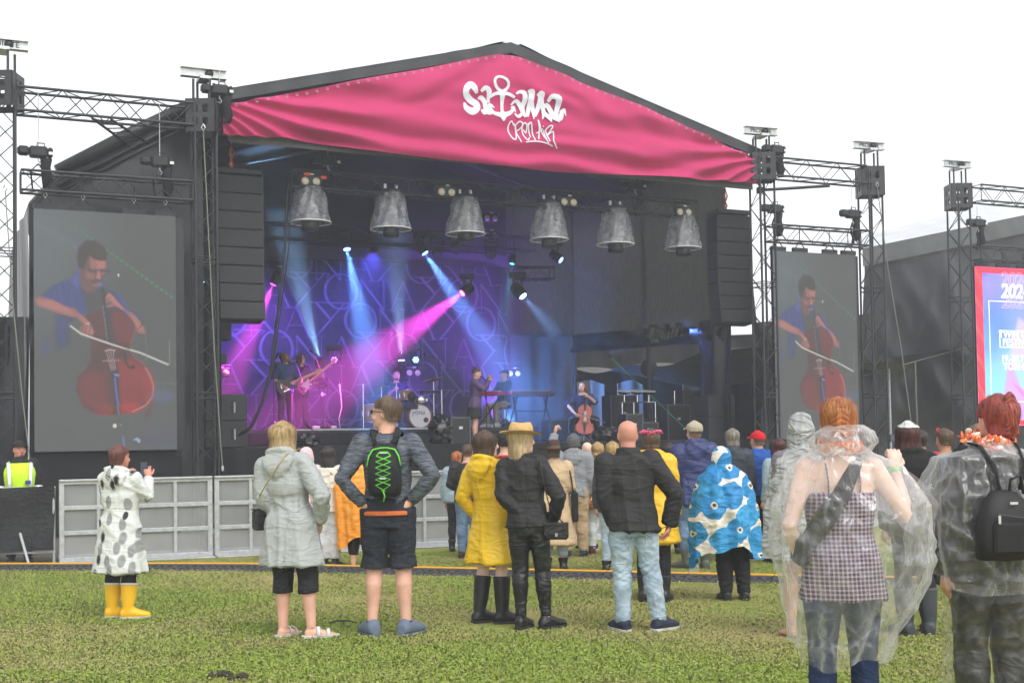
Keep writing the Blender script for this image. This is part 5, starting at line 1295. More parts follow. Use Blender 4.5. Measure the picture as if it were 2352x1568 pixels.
    if face:
        for s in (-1, 1):
            e_ = put('eye', xf(ell(s*.145, .385, .49, .052, .04, .026), HM), pm('eye_white', (.7, .68, .66, 1), .2, 0, 1, 0), r, True)
            put('iris', xf(ell(s*.145, .408, .49, .024, .022, .024), HM), pm('iris_dark', (.03, .025, .02, 1), .2, 0, 1, 0), e_, True)
            put('eyebrow', xf(tube([(s*.07, .438, .565), (s*.15, .435, .595), (s*.235, .385, .57)], [.012, .018, .008], 6, .6), HM), hair['mat'] if hair else M_ink, r, True)
        put('lips', xf(ell(0, .452, .185, .085, .022, .028), HM), pm('lips', lin(186, 100, 96), .4, .1, 9, 0), r, True)
    return P
def acc(P, name, label, cat, group=None):
    """a bag, phone or the like: a thing of its own that sits in the frame of the person who has it"""
    return empty(name, label=label, cat=cat, group=group, M=P.M.copy())
# ------------------------------------------------------------------ cloth materials
def fab(name, rgb, rough=.8, var=.17, scale=4, bump=.25, bs=120, k=1.0, wrk=.22, **kw):
    new = name not in MATS; m = pm(name, lin(*rgb, k), rough, var, scale, bump, bs, **kw)
    if new and wrk: add_wrinkle(m, wrk)
    return m
def add_wrinkle(m, strength):
    """thin sharp pull lines and shallow dents in woven cloth, on top of the fine relief"""
    t = m.node_tree; p = next(n for n in t.nodes if n.type == 'BSDF_PRINCIPLED'); tc = t.nodes.new('ShaderNodeTexCoord'); last = None
    for sc, rot, pw, amp in (((2.6, 2.6, 6.5), (.5, .75, .2), 5, 1.0), ((3.2, 3.2, 7.5), (-.4, -.8, .5), 5, .9), ((6.5, 6.5, 1.5), (.1, .12, 0), 4, .8)):
        mp = t.nodes.new('ShaderNodeMapping'); mp.inputs['Scale'].default_value = sc; mp.inputs['Rotation'].default_value = rot; t.links.new(tc.outputs['Object'], mp.inputs[0])
        nz = t.nodes.new('ShaderNodeTexNoise'); nz.inputs['Scale'].default_value = 1.0; nz.inputs['Detail'].default_value = 1.5; nz.inputs['Distortion'].default_value = .9; t.links.new(mp.outputs[0], nz.inputs['Vector'])
        def M2(op, x, y):
            n = t.nodes.new('ShaderNodeMath'); n.operation = op
            for i, v in enumerate((x, y)):
                if v is None: continue
                if isinstance(v, (int, float)): n.inputs[i].default_value = v
                else: t.links.new(v, n.inputs[i])
            return n.outputs[0]
        r = M2('SUBTRACT', 1.0, M2('ABSOLUTE', M2('MULTIPLY', M2('SUBTRACT', nz.outputs['Fac'], .5), 3.2), None)); r = M2('POWER', M2('MAXIMUM', r, 0.0), pw); r = M2('MULTIPLY', r, amp)
        last = r if last is None else M2('ADD', last, r)
    bp = t.nodes.new('ShaderNodeBump'); bp.inputs['Strength'].default_value = strength; bp.inputs['Distance'].default_value = .030; t.links.new(last, bp.inputs['Height'])
    if p.inputs['Normal'].links: t.links.new(p.inputs['Normal'].links[0].from_socket, bp.inputs['Normal'])
    t.links.new(bp.outputs[0], p.inputs['Normal'])
def hairm(name, rgb, rgb2): return pm(name, lin(*rgb), .45, .2, 5, .5, 40, stretch=(9, 9, 1.2), col2=lin(*rgb2), spec=.5, bdist=.006)
HB_blond = hairm('hair_blond', (128, 96, 52), (206, 172, 116)); HB_ash = hairm('hair_ash_blond', (150, 120, 80), (222, 196, 150)); HB_brown = hairm('hair_brown', (62, 46, 36), (104, 80, 62))
HB_dark = hairm('hair_dark', (26, 21, 20), (58, 46, 42)); HB_ginger = hairm('hair_ginger', (120, 58, 26), (196, 116, 62)); HB_red = hairm('hair_dyed_red', (98, 30, 26), (170, 72, 60))
HB_wine = hairm('hair_dark_red', (44, 18, 20), (92, 42, 42)); HB_grey = hairm('hair_grey', (84, 76, 66), (150, 142, 130)); HB_buzz = hairm('hair_cropped_red', (86, 52, 46), (128, 78, 68)); HB_mouse = hairm('hair_mouse', (84, 64, 52), (128, 104, 86))
def film(name, rgb, lo, hi, rough=.08, scale=7, bump=.6, gloss=.3):
    """thin clear plastic: see-through where it faces you, whiter at the turns and along sharp creases"""
    m, t, p, o = base_mat(name); t.nodes.remove(p)
    tr = t.nodes.new('ShaderNodeBsdfTransparent'); gl = t.nodes.new('ShaderNodeBsdfGlossy'); gl.inputs['Roughness'].default_value = rough
    df = t.nodes.new('ShaderNodeBsdfDiffuse'); df.inputs[0].default_value = lin(*rgb); tl = t.nodes.new('ShaderNodeBsdfTranslucent'); tl.inputs[0].default_value = lin(*rgb)
    tc = t.nodes.new('ShaderNodeTexCoord'); nz = t.nodes.new('ShaderNodeTexNoise'); nz.inputs['Scale'].default_value = scale*.6; nz.inputs['Detail'].default_value = 2
    mx = t.nodes.new('ShaderNodeMix'); mx.data_type = 'RGBA'; mx.inputs[0].default_value = .16; t.links.new(tc.outputs['Object'], mx.inputs[6]); t.links.new(nz.outputs['Color'], mx.inputs[7]); t.links.new(tc.outputs['Object'], nz.inputs['Vector'])
    ht = None; line = None
    for k, sc in enumerate((scale, scale*2.3)):
        mp = t.nodes.new('ShaderNodeMapping'); mp.inputs['Scale'].default_value = (1, 1, .45); mp.inputs['Rotation'].default_value = (.5*k, .5-k, .3); t.links.new(mx.outputs[2], mp.inputs[0])
        vo = t.nodes.new('ShaderNodeTexVoronoi'); vo.feature = 'DISTANCE_TO_EDGE'; vo.inputs['Scale'].default_value = sc; t.links.new(mp.outputs[0], vo.inputs['Vector'])
        mr = t.nodes.new('ShaderNodeMapRange'); mr.inputs[1].default_value = 0; mr.inputs[2].default_value = .35; mr.inputs[3].default_value = 1; mr.inputs[4].default_value = 0; t.links.new(vo.outputs['Distance'], mr.inputs[0])
        lr = t.nodes.new('ShaderNodeMapRange'); lr.inputs[1].default_value = 0; lr.inputs[2].default_value = .07; lr.inputs[3].default_value = 1; lr.inputs[4].default_value = 0; t.links.new(vo.outputs['Distance'], lr.inputs[0])
        def add(a, b_, f):
            n = t.nodes.new('ShaderNodeMath'); n.operation = 'MULTIPLY_ADD'; n.inputs[1].default_value = f; t.links.new(b_, n.inputs[0])
            if a is not None: t.links.new(a, n.inputs[2])
            else: n.inputs[2].default_value = 0
            return n.outputs[0]
        ht = add(ht, mr.outputs[0], 1 - .6*k); line = add(line, lr.outputs[0], .75 - .3*k)
    bp = t.nodes.new('ShaderNodeBump'); bp.inputs['Strength'].default_value = bump; bp.inputs['Distance'].default_value = .02
    t.links.new(ht, bp.inputs['Height'])
    for n in (gl, df): t.links.new(bp.outputs[0], n.inputs['Normal'])
    a = t.nodes.new('ShaderNodeMixShader'); a.inputs[0].default_value = .5; t.links.new(df.outputs[0], a.inputs[1]); t.links.new(tl.outputs[0], a.inputs[2])
    b = t.nodes.new('ShaderNodeMixShader'); b.inputs[0].default_value = gloss; t.links.new(a.outputs[0], b.inputs[1]); t.links.new(gl.outputs[0], b.inputs[2])
    lw = t.nodes.new('ShaderNodeLayerWeight'); lw.inputs['Blend'].default_value = .35
    al = add(None, lw.outputs['Facing'], (hi-lo)*1.5); nn = t.nodes.new('ShaderNodeMath'); nn.operation = 'MULTIPLY'; t.links.new(line, nn.inputs[0]); t.links.new(nz.outputs['Fac'], nn.inputs[1])
    al = add(al, nn.outputs[0], (hi-lo)*.8); ad = t.nodes.new('ShaderNodeMath'); ad.operation = 'ADD'; ad.use_clamp = True; ad.inputs[1].default_value = lo; t.links.new(al, ad.inputs[0])
    c = t.nodes.new('ShaderNodeMixShader'); t.links.new(ad.outputs[0], c.inputs[0]); t.links.new(tr.outputs[0], c.inputs[1]); t.links.new(b.outputs[0], c.inputs[2])
    t.links.new(c.outputs[0], o.inputs['Surface']); return m
def poncho_sheet(prof, hem_fn=None, folds_=(7, .05), seed=0, nA=110, nT=60, crease=.012, open_=None):
    """loose sheet hung round the body. prof: (z, rx, ry, cx, cy) from the neck down, metres"""
    pr = np.array(prof, float); V = np.zeros((nT, nA, 3)); az = np.linspace(0, 2*PI, nA, endpoint=False)
    t = np.linspace(0, 1, nT); L = np.concatenate([[0], np.cumsum(np.hypot(np.diff(pr[:, 0]), np.diff(pr[:, 1])))]); L /= L[-1]
    q = [np.interp(t, L, pr[:, i]) for i in range(5)]
    for i in range(nT):
        k = t[i]; f = 1 + folds_[1]*k*(np.sin(az*folds_[0] + seed + 1.5*np.sin(az*2+seed)) + .6*np.sin(az*(folds_[0]*1.7) + 2*seed + k*2))
        V[i, :, 0] = q[3][i] + q[1][i]*f*np.sin(az); V[i, :, 1] = q[4][i] + q[2][i]*f*np.cos(az); V[i, :, 2] = q[0][i]
    if hem_fn is not None:
        for j, a in enumerate(az): V[:, j, 2] += hem_fn(a)*np.clip((t-.35)/.65, 0, 1)**1.3
    W = V.reshape(-1, 3); C = W.copy(); C[:, 2] = 0; Nn = C/np.maximum(np.linalg.norm(C, axis=1), 1e-5)[:, None]
    n1 = ridge(np.stack([W[:, 0]*8 + W[:, 2]*5, W[:, 1]*8, W[:, 2]*10], -1) + seed, seed) - .5; n2 = ridge(np.stack([W[:, 0]*19 - W[:, 2]*9, W[:, 1]*19, W[:, 2]*17], -1) + seed, seed+3) - .5
    W = W + Nn*((n1*1.6 + n2)*crease)[:, None]
    return W, grid_faces(nA, nT, True)
# ------------------------------------------------------------------ patterned cloth
def node_mat(name, build, rough=.8, bump=.15):
    m, t, p, o = base_mat(name); tc = t.nodes.new('ShaderNodeTexCoord'); c = build(t, tc.outputs['Object']); t.links.new(c, p.inputs['Base Color'])
    p.inputs['Roughness'].default_value = rough
    n2 = t.nodes.new('ShaderNodeTexNoise'); n2.inputs['Scale'].default_value = 110; t.links.new(tc.outputs['Object'], n2.inputs['Vector'])
    bp = t.nodes.new('ShaderNodeBump'); bp.inputs['Strength'].default_value = bump; bp.inputs['Distance'].default_value = .003
    t.links.new(n2.outputs['Fac'], bp.inputs['Height']); t.links.new(bp.outputs[0], p.inputs['Normal']); return m
def N_(t, kind, **k):
    n = t.nodes.new(kind)
    for a, v in k.items():
        if a.startswith('i_'): n.inputs[a[2:]].default_value = v
        elif a.startswith('n'): n.inputs[int(a[1:])].default_value = v
        else: setattr(n, a, v)
    return n
def mth(t, op, a, b=None):
    n = t.nodes.new('ShaderNodeMath'); n.operation = op
    for i, v in enumerate((a, b)):
        if v is None: continue
        if isinstance(v, (int, float)): n.inputs[i].default_value = v
        else: t.links.new(v, n.inputs[i])
    return n.outputs[0]
def mixc(t, f, a, b):
    n = t.nodes.new('ShaderNodeMix'); n.data_type = 'RGBA'; t.links.new(f, n.inputs[0])
    for i, v in ((6, a), (7, b)):
        if isinstance(v, tuple): n.inputs[i].default_value = v
        else: t.links.new(v, n.inputs[i])
    return n.outputs[2]
def leaf_print(t, co):
    mp = N_(t, 'ShaderNodeMapping'); mp.inputs['Scale'].default_value = (1.15, .6, .60); mp.inputs['Rotation'].default_value = (0, .5, 0); t.links.new(co, mp.inputs[0])
    v = N_(t, 'ShaderNodeTexVoronoi', i_Scale=10.5, i_Randomness=.85); v.voronoi_dimensions = '2D'; sx = N_(t, 'ShaderNodeSeparateXYZ'); cx = N_(t, 'ShaderNodeCombineXYZ'); t.links.new(mp.outputs[0], sx.inputs[0]); t.links.new(sx.outputs[0], cx.inputs[0]); t.links.new(sx.outputs[2], cx.inputs[1]); t.links.new(cx.outputs[0], v.inputs['Vector'])
    inside = mth(t, 'LESS_THAN', v.outputs['Distance'], .36)
    w = N_(t, 'ShaderNodeTexWave', i_Scale=21.0, i_Distortion=2.5); w.bands_direction = 'DIAGONAL'; t.links.new(co, w.inputs['Vector'])
    hatch = mth(t, 'MULTIPLY', inside, mth(t, 'MULTIPLY', w.outputs['Fac'], .75))
    s = N_(t, 'ShaderNodeSeparateColor'); t.links.new(v.outputs['Color'], s.inputs[0])
    pick = mth(t, 'GREATER_THAN', s.outputs[0], .30); black = mth(t, 'MULTIPLY', mth(t, 'LESS_THAN', v.outputs['Distance'], .24), mth(t, 'GREATER_THAN', s.outputs[1], .62))
    c = mixc(t, mth(t, 'MULTIPLY', mth(t, 'ADD', hatch, mth(t, 'MULTIPLY', inside, .25)), pick), lin(214, 216, 213), lin(70, 70, 72)); return mixc(t, black, c, lin(24, 24, 26))
def blob_print(t, co):
    """big blue blobs on off-white with small dark bars: a plain stand-in print"""
    n = N_(t, 'ShaderNodeTexNoise', i_Scale=5.0); t.links.new(co, n.inputs['Vector']); mx = N_(t, 'ShaderNodeMix'); mx.data_type = 'RGBA'; mx.inputs[0].default_value = .10
    t.links.new(co, mx.inputs[6]); t.links.new(n.outputs['Color'], mx.inputs[7])
    v = N_(t, 'ShaderNodeTexVoronoi', i_Scale=5.4, i_Randomness=.75); v.voronoi_dimensions = '2D'; sx = N_(t, 'ShaderNodeSeparateXYZ'); cx = N_(t, 'ShaderNodeCombineXYZ'); t.links.new(mx.outputs[2], sx.inputs[0]); t.links.new(sx.outputs[0], cx.inputs[0]); t.links.new(sx.outputs[2], cx.inputs[1]); t.links.new(cx.outputs[0], v.inputs['Vector'])
    blob = mth(t, 'LESS_THAN', v.outputs['Distance'], .585); eye = mth(t, 'LESS_THAN', v.outputs['Distance'], .16); dot = mth(t, 'LESS_THAN', v.outputs['Distance'], .07)
    s = N_(t, 'ShaderNodeSeparateColor'); t.links.new(v.outputs['Color'], s.inputs[0])
    blue = mixc(t, s.outputs[0], lin(22, 128, 190), lin(60, 160, 214)); pk = mth(t, 'GREATER_THAN', s.outputs[1], .45)
    c = mixc(t, blob, lin(226, 220, 206), blue); c = mixc(t, mth(t, 'MULTIPLY', eye, pk), c, lin(220, 214, 202)); return mixc(t, mth(t, 'MULTIPLY', dot, pk), c, lin(40, 40, 44))
def floral_print(t, co):
    v = N_(t, 'ShaderNodeTexVoronoi', i_Scale=10.0); t.links.new(co, v.inputs['Vector']); n = N_(t, 'ShaderNodeTexNoise', i_Scale=28.0); t.links.new(co, n.inputs['Vector'])
    s = N_(t, 'ShaderNodeSeparateColor'); t.links.new(v.outputs['Color'], s.inputs[0])
    f = mth(t, 'MULTIPLY', mth(t, 'LESS_THAN', v.outputs['Distance'], .38), mth(t, 'MULTIPLY', mth(t, 'GREATER_THAN', n.outputs['Fac'], .47), mth(t, 'GREATER_THAN', s.outputs[0], .45)))
    col = mixc(t, s.outputs[1], lin(186, 60, 52), lin(206, 150, 120)); return mixc(t, f, lin(228, 222, 212), col)
def gingham(t, co):
    sp_ = N_(t, 'ShaderNodeSeparateXYZ'); t.links.new(co, sp_.inputs[0]); k = 2*PI/.021
    a = mth(t, 'GREATER_THAN', mth(t, 'SINE', mth(t, 'MULTIPLY', sp_.outputs[0], k)), -.3); b = mth(t, 'GREATER_THAN', mth(t, 'SINE', mth(t, 'MULTIPLY', sp_.outputs[2], k)), -.3)
    return mixc(t, mth(t, 'MULTIPLY', mth(t, 'ADD', a, b), .5), lin(180, 160, 180), lin(54, 32, 54))
def plaid(t, co):
    sp_ = N_(t, 'ShaderNodeSeparateXYZ'); t.links.new(co, sp_.inputs[0]); k = 2*PI/.07
    a = mth(t, 'GREATER_THAN', mth(t, 'SINE', mth(t, 'MULTIPLY', sp_.outputs[0], k)), .2); b = mth(t, 'GREATER_THAN', mth(t, 'SINE', mth(t, 'MULTIPLY', sp_.outputs[2], k)), .2)
    return mixc(t, mth(t, 'MULTIPLY', mth(t, 'ADD', a, b), .5), lin(170, 40, 44), lin(40, 22, 26))
def heather(t, co):
    mp = N_(t, 'ShaderNodeMapping'); mp.inputs['Scale'].default_value = (14, 14, 90); t.links.new(co, mp.inputs[0]); n = N_(t, 'ShaderNodeTexNoise', i_Scale=1.0, i_Detail=4.0); t.links.new(mp.outputs[0], n.inputs['Vector'])
    r = N_(t, 'ShaderNodeValToRGB'); r.color_ramp.elements[0].position = .35; r.color_ramp.elements[0].color = lin(48, 53, 62); r.color_ramp.elements[1].position = .68; r.color_ramp.elements[1].color = lin(112, 119, 130)
    t.links.new(n.outputs['Fac'], r.inputs[0]); return r.outputs[0]
F_leaf = node_mat('leaf_print_coat', leaf_print, .6); F_blob = node_mat('blue_blob_print', blob_print, .5); F_floral = node_mat('floral_blouse', floral_print); F_ging = node_mat('plum_gingham', gingham); F_plaid = node_mat('red_plaid', plaid); F_heath = node_mat('grey_heather_knit', heather, .9)
for m_, k_ in ((F_leaf, .22), (F_blob, .26), (F_floral, .3), (F_ging, .2), (F_heath, .22)): add_wrinkle(m_, k_)
F_grey = fab('light_grey_raincoat', (170, 173, 172), .6, .06); F_yel = fab('yellow_raincoat', (240, 196, 22), .42, .06, spec=.5); F_yel2 = fab('warm_yellow_raincoat', (238, 188, 40), .45, .06); F_blk = fab('black_cotton', (34, 34, 36), .8, .2); F_blkj = fab('black_jacket', (42, 41, 42), .7, .15)
F_leather = fab('black_leatherette', (30, 30, 31), .38, .2, spec=.5); F_hoodie = fab('black_hoodie', (30, 30, 31), .9, .2); F_navyr = fab('navy_raincoat', (44, 54, 104), .45, .12, spec=.5); F_navy2 = fab('slate_jacket', (52, 58, 70), .6, .1)
F_bluej = fab('bright_blue_softshell', (24, 84, 168), .7, .08); F_beige = fab('beige_trench', (206, 178, 142), .75, .07); F_ghood = fab('grey_marl_hoodie', (140, 143, 148), .9, .1, 60); F_or = fab('orange_jacket', (196, 110, 42), .75, .1); F_orp = fab('orange_poncho', (236, 150, 36), .4, .08, spec=.5)
F_den = fab('denim_light', (134, 160, 182), .85, .22, 3.5, .4, 160, col2=lin(196, 212, 224)); F_denm = fab('denim_mid', (78, 104, 138), .85, .2, 4, .4, 160, col2=lin(130, 156, 186)); F_dend = fab('denim_dark', (26, 42, 76), .85, .2, 4, .4, 160); F_denj = fab('denim_jacket_pale', (150, 170, 180), .85, .12, 4, .4, 160); F_denshirt = fab('denim_shirt', (52, 76, 108), .85, .15, 4, .4, 160)
F_whitet = fab('white_trousers', (216, 220, 226), .8, .05); F_khaki = fab('khaki_trousers', (178, 152, 120), .8, .1); F_pinkh = fab('pink_hood', (232, 190, 196), .7, .05); F_lblue = fab('pale_blue_shirt', (150, 178, 200), .8, .1); F_shawl = fab('grey_shawl', (120, 112, 118), .95, .15, 30)
F_hivis = pm('hi_vis_yellow', lin(200, 240, 40), .6, .08, 6, .1); F_refl = pm('reflective_tape', (.75, .76, .78, 1), .3, .05, 20, .1, metal=.3)
R_yel = pm('yellow_rubber', lin(238, 186, 34), .4, .06, 6, .05); R_blk = pm('black_rubber', (.018, .018, .019, 1), .38, .2, 8, .05, spec=.5); R_grn = pm('olive_rubber', lin(84, 90, 80), .45, .1, 8, .05); R_grey = pm('grey_foam', lin(104, 116, 136), .7, .08, 10, .1); R_slate = pm('dark_grey_rubber', lin(62, 66, 72), .5, .1, 8, .05)
S_white = pm('white_sole', (.62, .64, .63, 1), .6, .1, 10, 0); S_dark = pm('dark_sole', (.03, .03, .03, 1), .7, .1, 10, 0); S_navy = fab('navy_trainer', (40, 48, 66), .8, .2); S_straw = pm('straw', lin(206, 170, 112), .7, .2, 40, .6, 150, stretch=(1, 1, 2)); S_felt = fab('brown_felt', (74, 56, 52), .9, .1)
# ------------------------------------------------------------------ hats (head units)
def hat_beanie(mat): return [('beanie', hair_grid(thick=.085, zf=.66, zs=.46, zb=.26, strand=.008, seed=4), mat)]
def hat_cap(mat, back=False):
    v = []
    for j in range(7):
        k = j/6
        for i in range(13):
            a = R(-62 + 124*i/12); rr = .36 + .30*k*math.cos(a*1.15)**.7; v.append((rr*math.sin(a)*(1-.05*k), .06 + rr*math.cos(a)*1.0, .735 - .05*k - .10*k*(math.sin(a))**2))
    vis = (np.array(v), grid_faces(13, 7)); vis = join(vis, mv(vis, 0, 0, -.025))
    return [('cap', hair_grid(thick=.075, zf=.70, zs=.62, zb=.50, strand=.004, seed=4), mat), ('visor', vis if not back else xf(vis, Matrix.Rotation(PI, 4, 'Z')), mat)]
def hat_brim(mat, band, zb=.66, crown=.52, brim=.72, up=.10, taper=.80, tilt=0):
    n = 30; rings = []
    for z, k in ((zb, 1.0), (zb+crown*.5, .96), (zb+crown*.85, taper+.08), (zb+crown, taper-.06), (zb+crown*.97, taper-.35), (zb+crown*.9, .1)):
        rings.append([Vector((.395*k*math.sin(a), -.02 + .49*k*math.cos(a), z + (.05*math.cos(a)**2 if k < .75 else 0))) for a in np.linspace(0, 2*PI, n, endpoint=False)])
    cr = loft(rings); br = []
    for k in np.linspace(0, 1, 6):
        br.append([Vector(((.39+(brim-.36)*k)*math.sin(a), -.02 + (.485+(brim-.36)*k)*math.cos(a), zb + up*k*k*abs(math.sin(a))**1.5 - .03*k*math.cos(a))) for a in np.linspace(0, 2*PI, n, endpoint=False)])
    b1 = loft(br, False); brm = join(b1, mv(b1, 0, 0, -.02))
    bd_ = tube([(.402*math.sin(a), -.02+.497*math.cos(a), zb+.05) for a in np.linspace(0, 2*PI, 31)], .028, 6)
    return [('hat_crown', cr, mat), ('hat_brim', brm, mat), ('hat_band', bd_, band)]
def flower_ring(cols, z=.80, rx=.40, ry=.50, n=26, y0=-.02, r0=.075, seed=0):
    rg = np.random.default_rng(seed); out = []
    for c in range(len(cols)):
        g = []
        for i in range(c, n, len(cols)):
            a = 2*PI*i/n
            for _ in range(5):
                o = rg.normal(size=3)*.035; g.append(ell(rx*math.sin(a)+o[0], y0+ry*math.cos(a)+o[1], z+o[2]+.03*math.cos(a), r0*.8, r0*.8, r0*.45, 7, 5))
        out.append(('flowers', join(*g), cols[c]))
    return out
short = dict(thick=.035, zf=.84, zs=.63, zb=.20, strand=.012); bob = dict(thick=.075, zf=.80, zs=.36, zb=.10, ds=.42, db=.26, vol=.05, strand=.030, front=.66)
longh = dict(thick=.07, zf=.84, zs=.40, zb=.10, ds=.75, db=1.05, vol=.10, strand=.035, front=.62); mid = dict(thick=.075, zf=.84, zs=.38, zb=.10, ds=.52, db=.52, vol=.14, strand=.035, front=.60)
tied = dict(thick=.05, zf=.84, zs=.54, zb=.16, strand=.022)
def pony(x, y, z, L=.8, r=.10): return tube([(x, y, z), (x, y-.12, z+.02), (x, y-.18, z-.18), (x, y-.14, z-L*.6), (x, y-.10, z-L)], [r*.5, r, r*1.15, r*.9, r*.25], 14)
EXP = Matrix.Identity(4)
# ================================================================== the audience
# woman in the leaf-print raincoat, filming
cc = person('person in white leaf-print raincoat and yellow boots filming with a phone', 277, 1419, 1022, -14, 'f', 1.06, 'pink', head=(-12, -4), hair=dict(mat=HB_buzz, g=dict(short, thick=.05), locks=60), tilt=2,
    top=dict(name='hood_lining', t=.012, hem=.6, sleeve=0, collar=.05, mat=F_blk, wr=.004), over=dict(name='raincoat', t=.035, hem=.265, flare=.065, sleeve=1.9, su=.028, sl=.022, hood='down', mat=F_leaf, wr=.016, seams=[[(-.13, 0, .28), (0, -.16, .272), (.13, 0, .28)]]), legs=dict(mat=F_blk, t=.010, end=.1, name='leggings'),
    feet=dict(kind='boot', top=.20, mat=R_yel, sole=S_white, trim=S_white, add=.008), arms=(((.02, .07, .69), (-.03, .17, .80)), ((.045, .06, .70), (-.01, .17, .81))), stance=((-.055, 0, -42), (.06, -.02, -62)), handdir={-1: ((.5, .3, .8), (.3, .95, 0)), 1: ((-.3, .3, .8), (-.3, .95, 0))})
def phone(P, label, x, y, z, rz=0, w=.078, h=.16, land=False):
    r = acc(P, 'mobile_phone', label, 'phone'); M = Matrix.Translation((x, y, z)) @ Matrix.Rotation(rz, 4, 'Z')
    if land: M = M @ Matrix.Rotation(PI/2, 4, 'Y')
    put('case', xf(bbox(0, 0, 0, w, .011, h, .006), M), M_black, r); put('display', xf(box(-w*.45, w*.45, -.0075, -.0065, -h*.46, h*.46), M), em('phone_display', (.03, .04, .07, 1), .6), r)
    put('camera_bump', xf(bbox(-w*.25, .007, h*.36, .025, .006, .03, .003), M), M_black, r); return r
phone(cc, 'dark phone held up by the person in the leaf-print raincoat', .075, .30, 1.36*cc.H/1.60)
# security guard
sg = person('security guard in black cap and yellow reflective vest behind the barrier', 45, 1291, 1012, 204, 'm', 1.12, 'pink', head=(18, 0), hair=dict(mat=HB_brown, g=short), hat=hat_cap(F_blk), face=True, group=None, near=True,
    top=dict(name='jacket', t=.02, hem=.50, sleeve=1.97, collar=.05, mat=F_blk, wr=.012), over=dict(name='reflective_vest', t=.032, hem=.50, sleeve=0, s1=.93, mat=F_hivis, wr=.008), legs=dict(mat=F_blk, t=.02), feet=dict(kind='boot', top=.12, mat=R_blk), arms=('down', 'down'))
for zz, nm in ((.60, 'reflective_stripe'),):
    put(nm, loft([ering((0, .01, zz*sg.H+dz), sg.bx(.3)+.040, sg.by(.3)+.046, n=28, p=.9) for dz in (-.028, .028)], False), F_refl, sg.root, True)
for s in (-1, 1):
    put('reflective_stripe', tube([(s*.085*sg.H, -.05*sg.H, .80*sg.H), (s*.09*sg.H, .02*sg.H, .832*sg.H), (s*.085*sg.H, .085*sg.H, .79*sg.H), (s*.08*sg.H, .105*sg.H, .66*sg.H), (s*.08*sg.H, .108*sg.H, .58*sg.H)], .026, 6, .35), F_refl, sg.root, True)
    sh, el, wr_ = sg.J[s]; put('reflective_stripe', tube([el.lerp(wr_, .12), el.lerp(wr_, .32)], [.066, .063], 14), F_refl, sg.root, True)
put('badge', bbox(-.10, .115*sg.H, .66*sg.H, .07, .012, .05, .004), pm('badge_blue', (.03, .07, .25, 1), .3), sg.root); put('beard', xf(join(ell(0, .40, .07, .13, .07, .10), ell(0, .45, .235, .10, .03, .02)), sg.HM), HB_brown, sg.root, True)
# blond woman in the grey raincoat
aa = person('blond person in light grey hooded raincoat and cropped black trousers', 684, 1463, 968, -16, 'f', 1.08, 'fair', head=(-26, 0), hair=dict(mat=HB_blond, mat2=HB_ash, g=dict(mid, wave=.03, ds=.72, db=.70), locks=220), lean=(-.035, 0), pelvis=(-.03, 0, .50),
    over=dict(name='raincoat', t=.034, hem=.335, flare=.050, waist=.5, sleeve=1.85, su=.030, sl=.026, hood='down', collar=.03, mat=F_grey, wr=.017, gather=.625, seams=[[(-.12, -.1, .625), (0, -.14, .622), (.12, -.1, .625)], [(-.11, -.09, .775), (0, -.12, .765), (.11, -.09, .775)], [(0, -.14, .62), (0, -.16, .36)], [(-.14, 0, .35), (0, -.17, .345), (.14, 0, .35)]]), legs=dict(mat=F_blk, t=.022, t2=.03, end=.205, hem=.085, wr=.006), feet=dict(kind='sandal', mat=S_white, sole=S_white),
    arms=('pocket', 'pocket'), stance=((-.075, 0, -10), (.07, .0, -58)), face=True)
gl = acc(aa, 'spectacles', 'dark-rimmed spectacles on the blond person in grey raincoat', 'glasses'); 
for s in (-1, 1): put('rim', xf(tube([(s*.15+.085*math.cos(a), .445, .49+.07*math.sin(a)) for a in np.linspace(0, 2*PI, 13)], .014, 6), aa.HM), M_ink, gl); put('temple_arm', xf(tube([(s*.235, .43, .51), (s*.34, .2, .5), (s*.37, -.02, .47)], .012, 6), aa.HM), M_ink, gl)
def handbag(P, label, c, w, h, d, strap, mat, smat=None, rz=0, r_=.005):
    r = acc(P, 'shoulder_bag', label, 'bag'); M = Matrix.Translation(c) @ Matrix.Rotation(rz, 4, 'Z')
    put('bag_body', xf(bbox(0, 0, 0, w, d, h, .018), M), mat, r); put('flap', xf(join(bbox(0, -d/2-.006, h*.12, w*1.02, .012, h*.74, .005), bbox(0, 0, h*.5, w*1.02, d*1.05, .012, .005)), M), mat, r)
    put('clasp', xf(bbox(0, -d/2-.016, -h*.2, .022, .008, .03, .003), M), M_steel, r); put('strap', tube(strap, r_, 6), smat or mat, r, True); return r
H_ = aa.H
handbag(aa, 'small black handbag on gold chain at the hip of the person in grey', (-.30, -.02, .545*H_), .15, .17, .10, [(-.30, -.02, .60*H_), (-.25, -.16, .66*H_), (-.12, -.185, .76*H_), (-.02, -.14, .85*H_), (.05, -.03, .875*H_)], F_leather, pm('gold_chain', lin(190, 165, 105), .4, .2, 80, 0, metal=.6), rz=R(55))
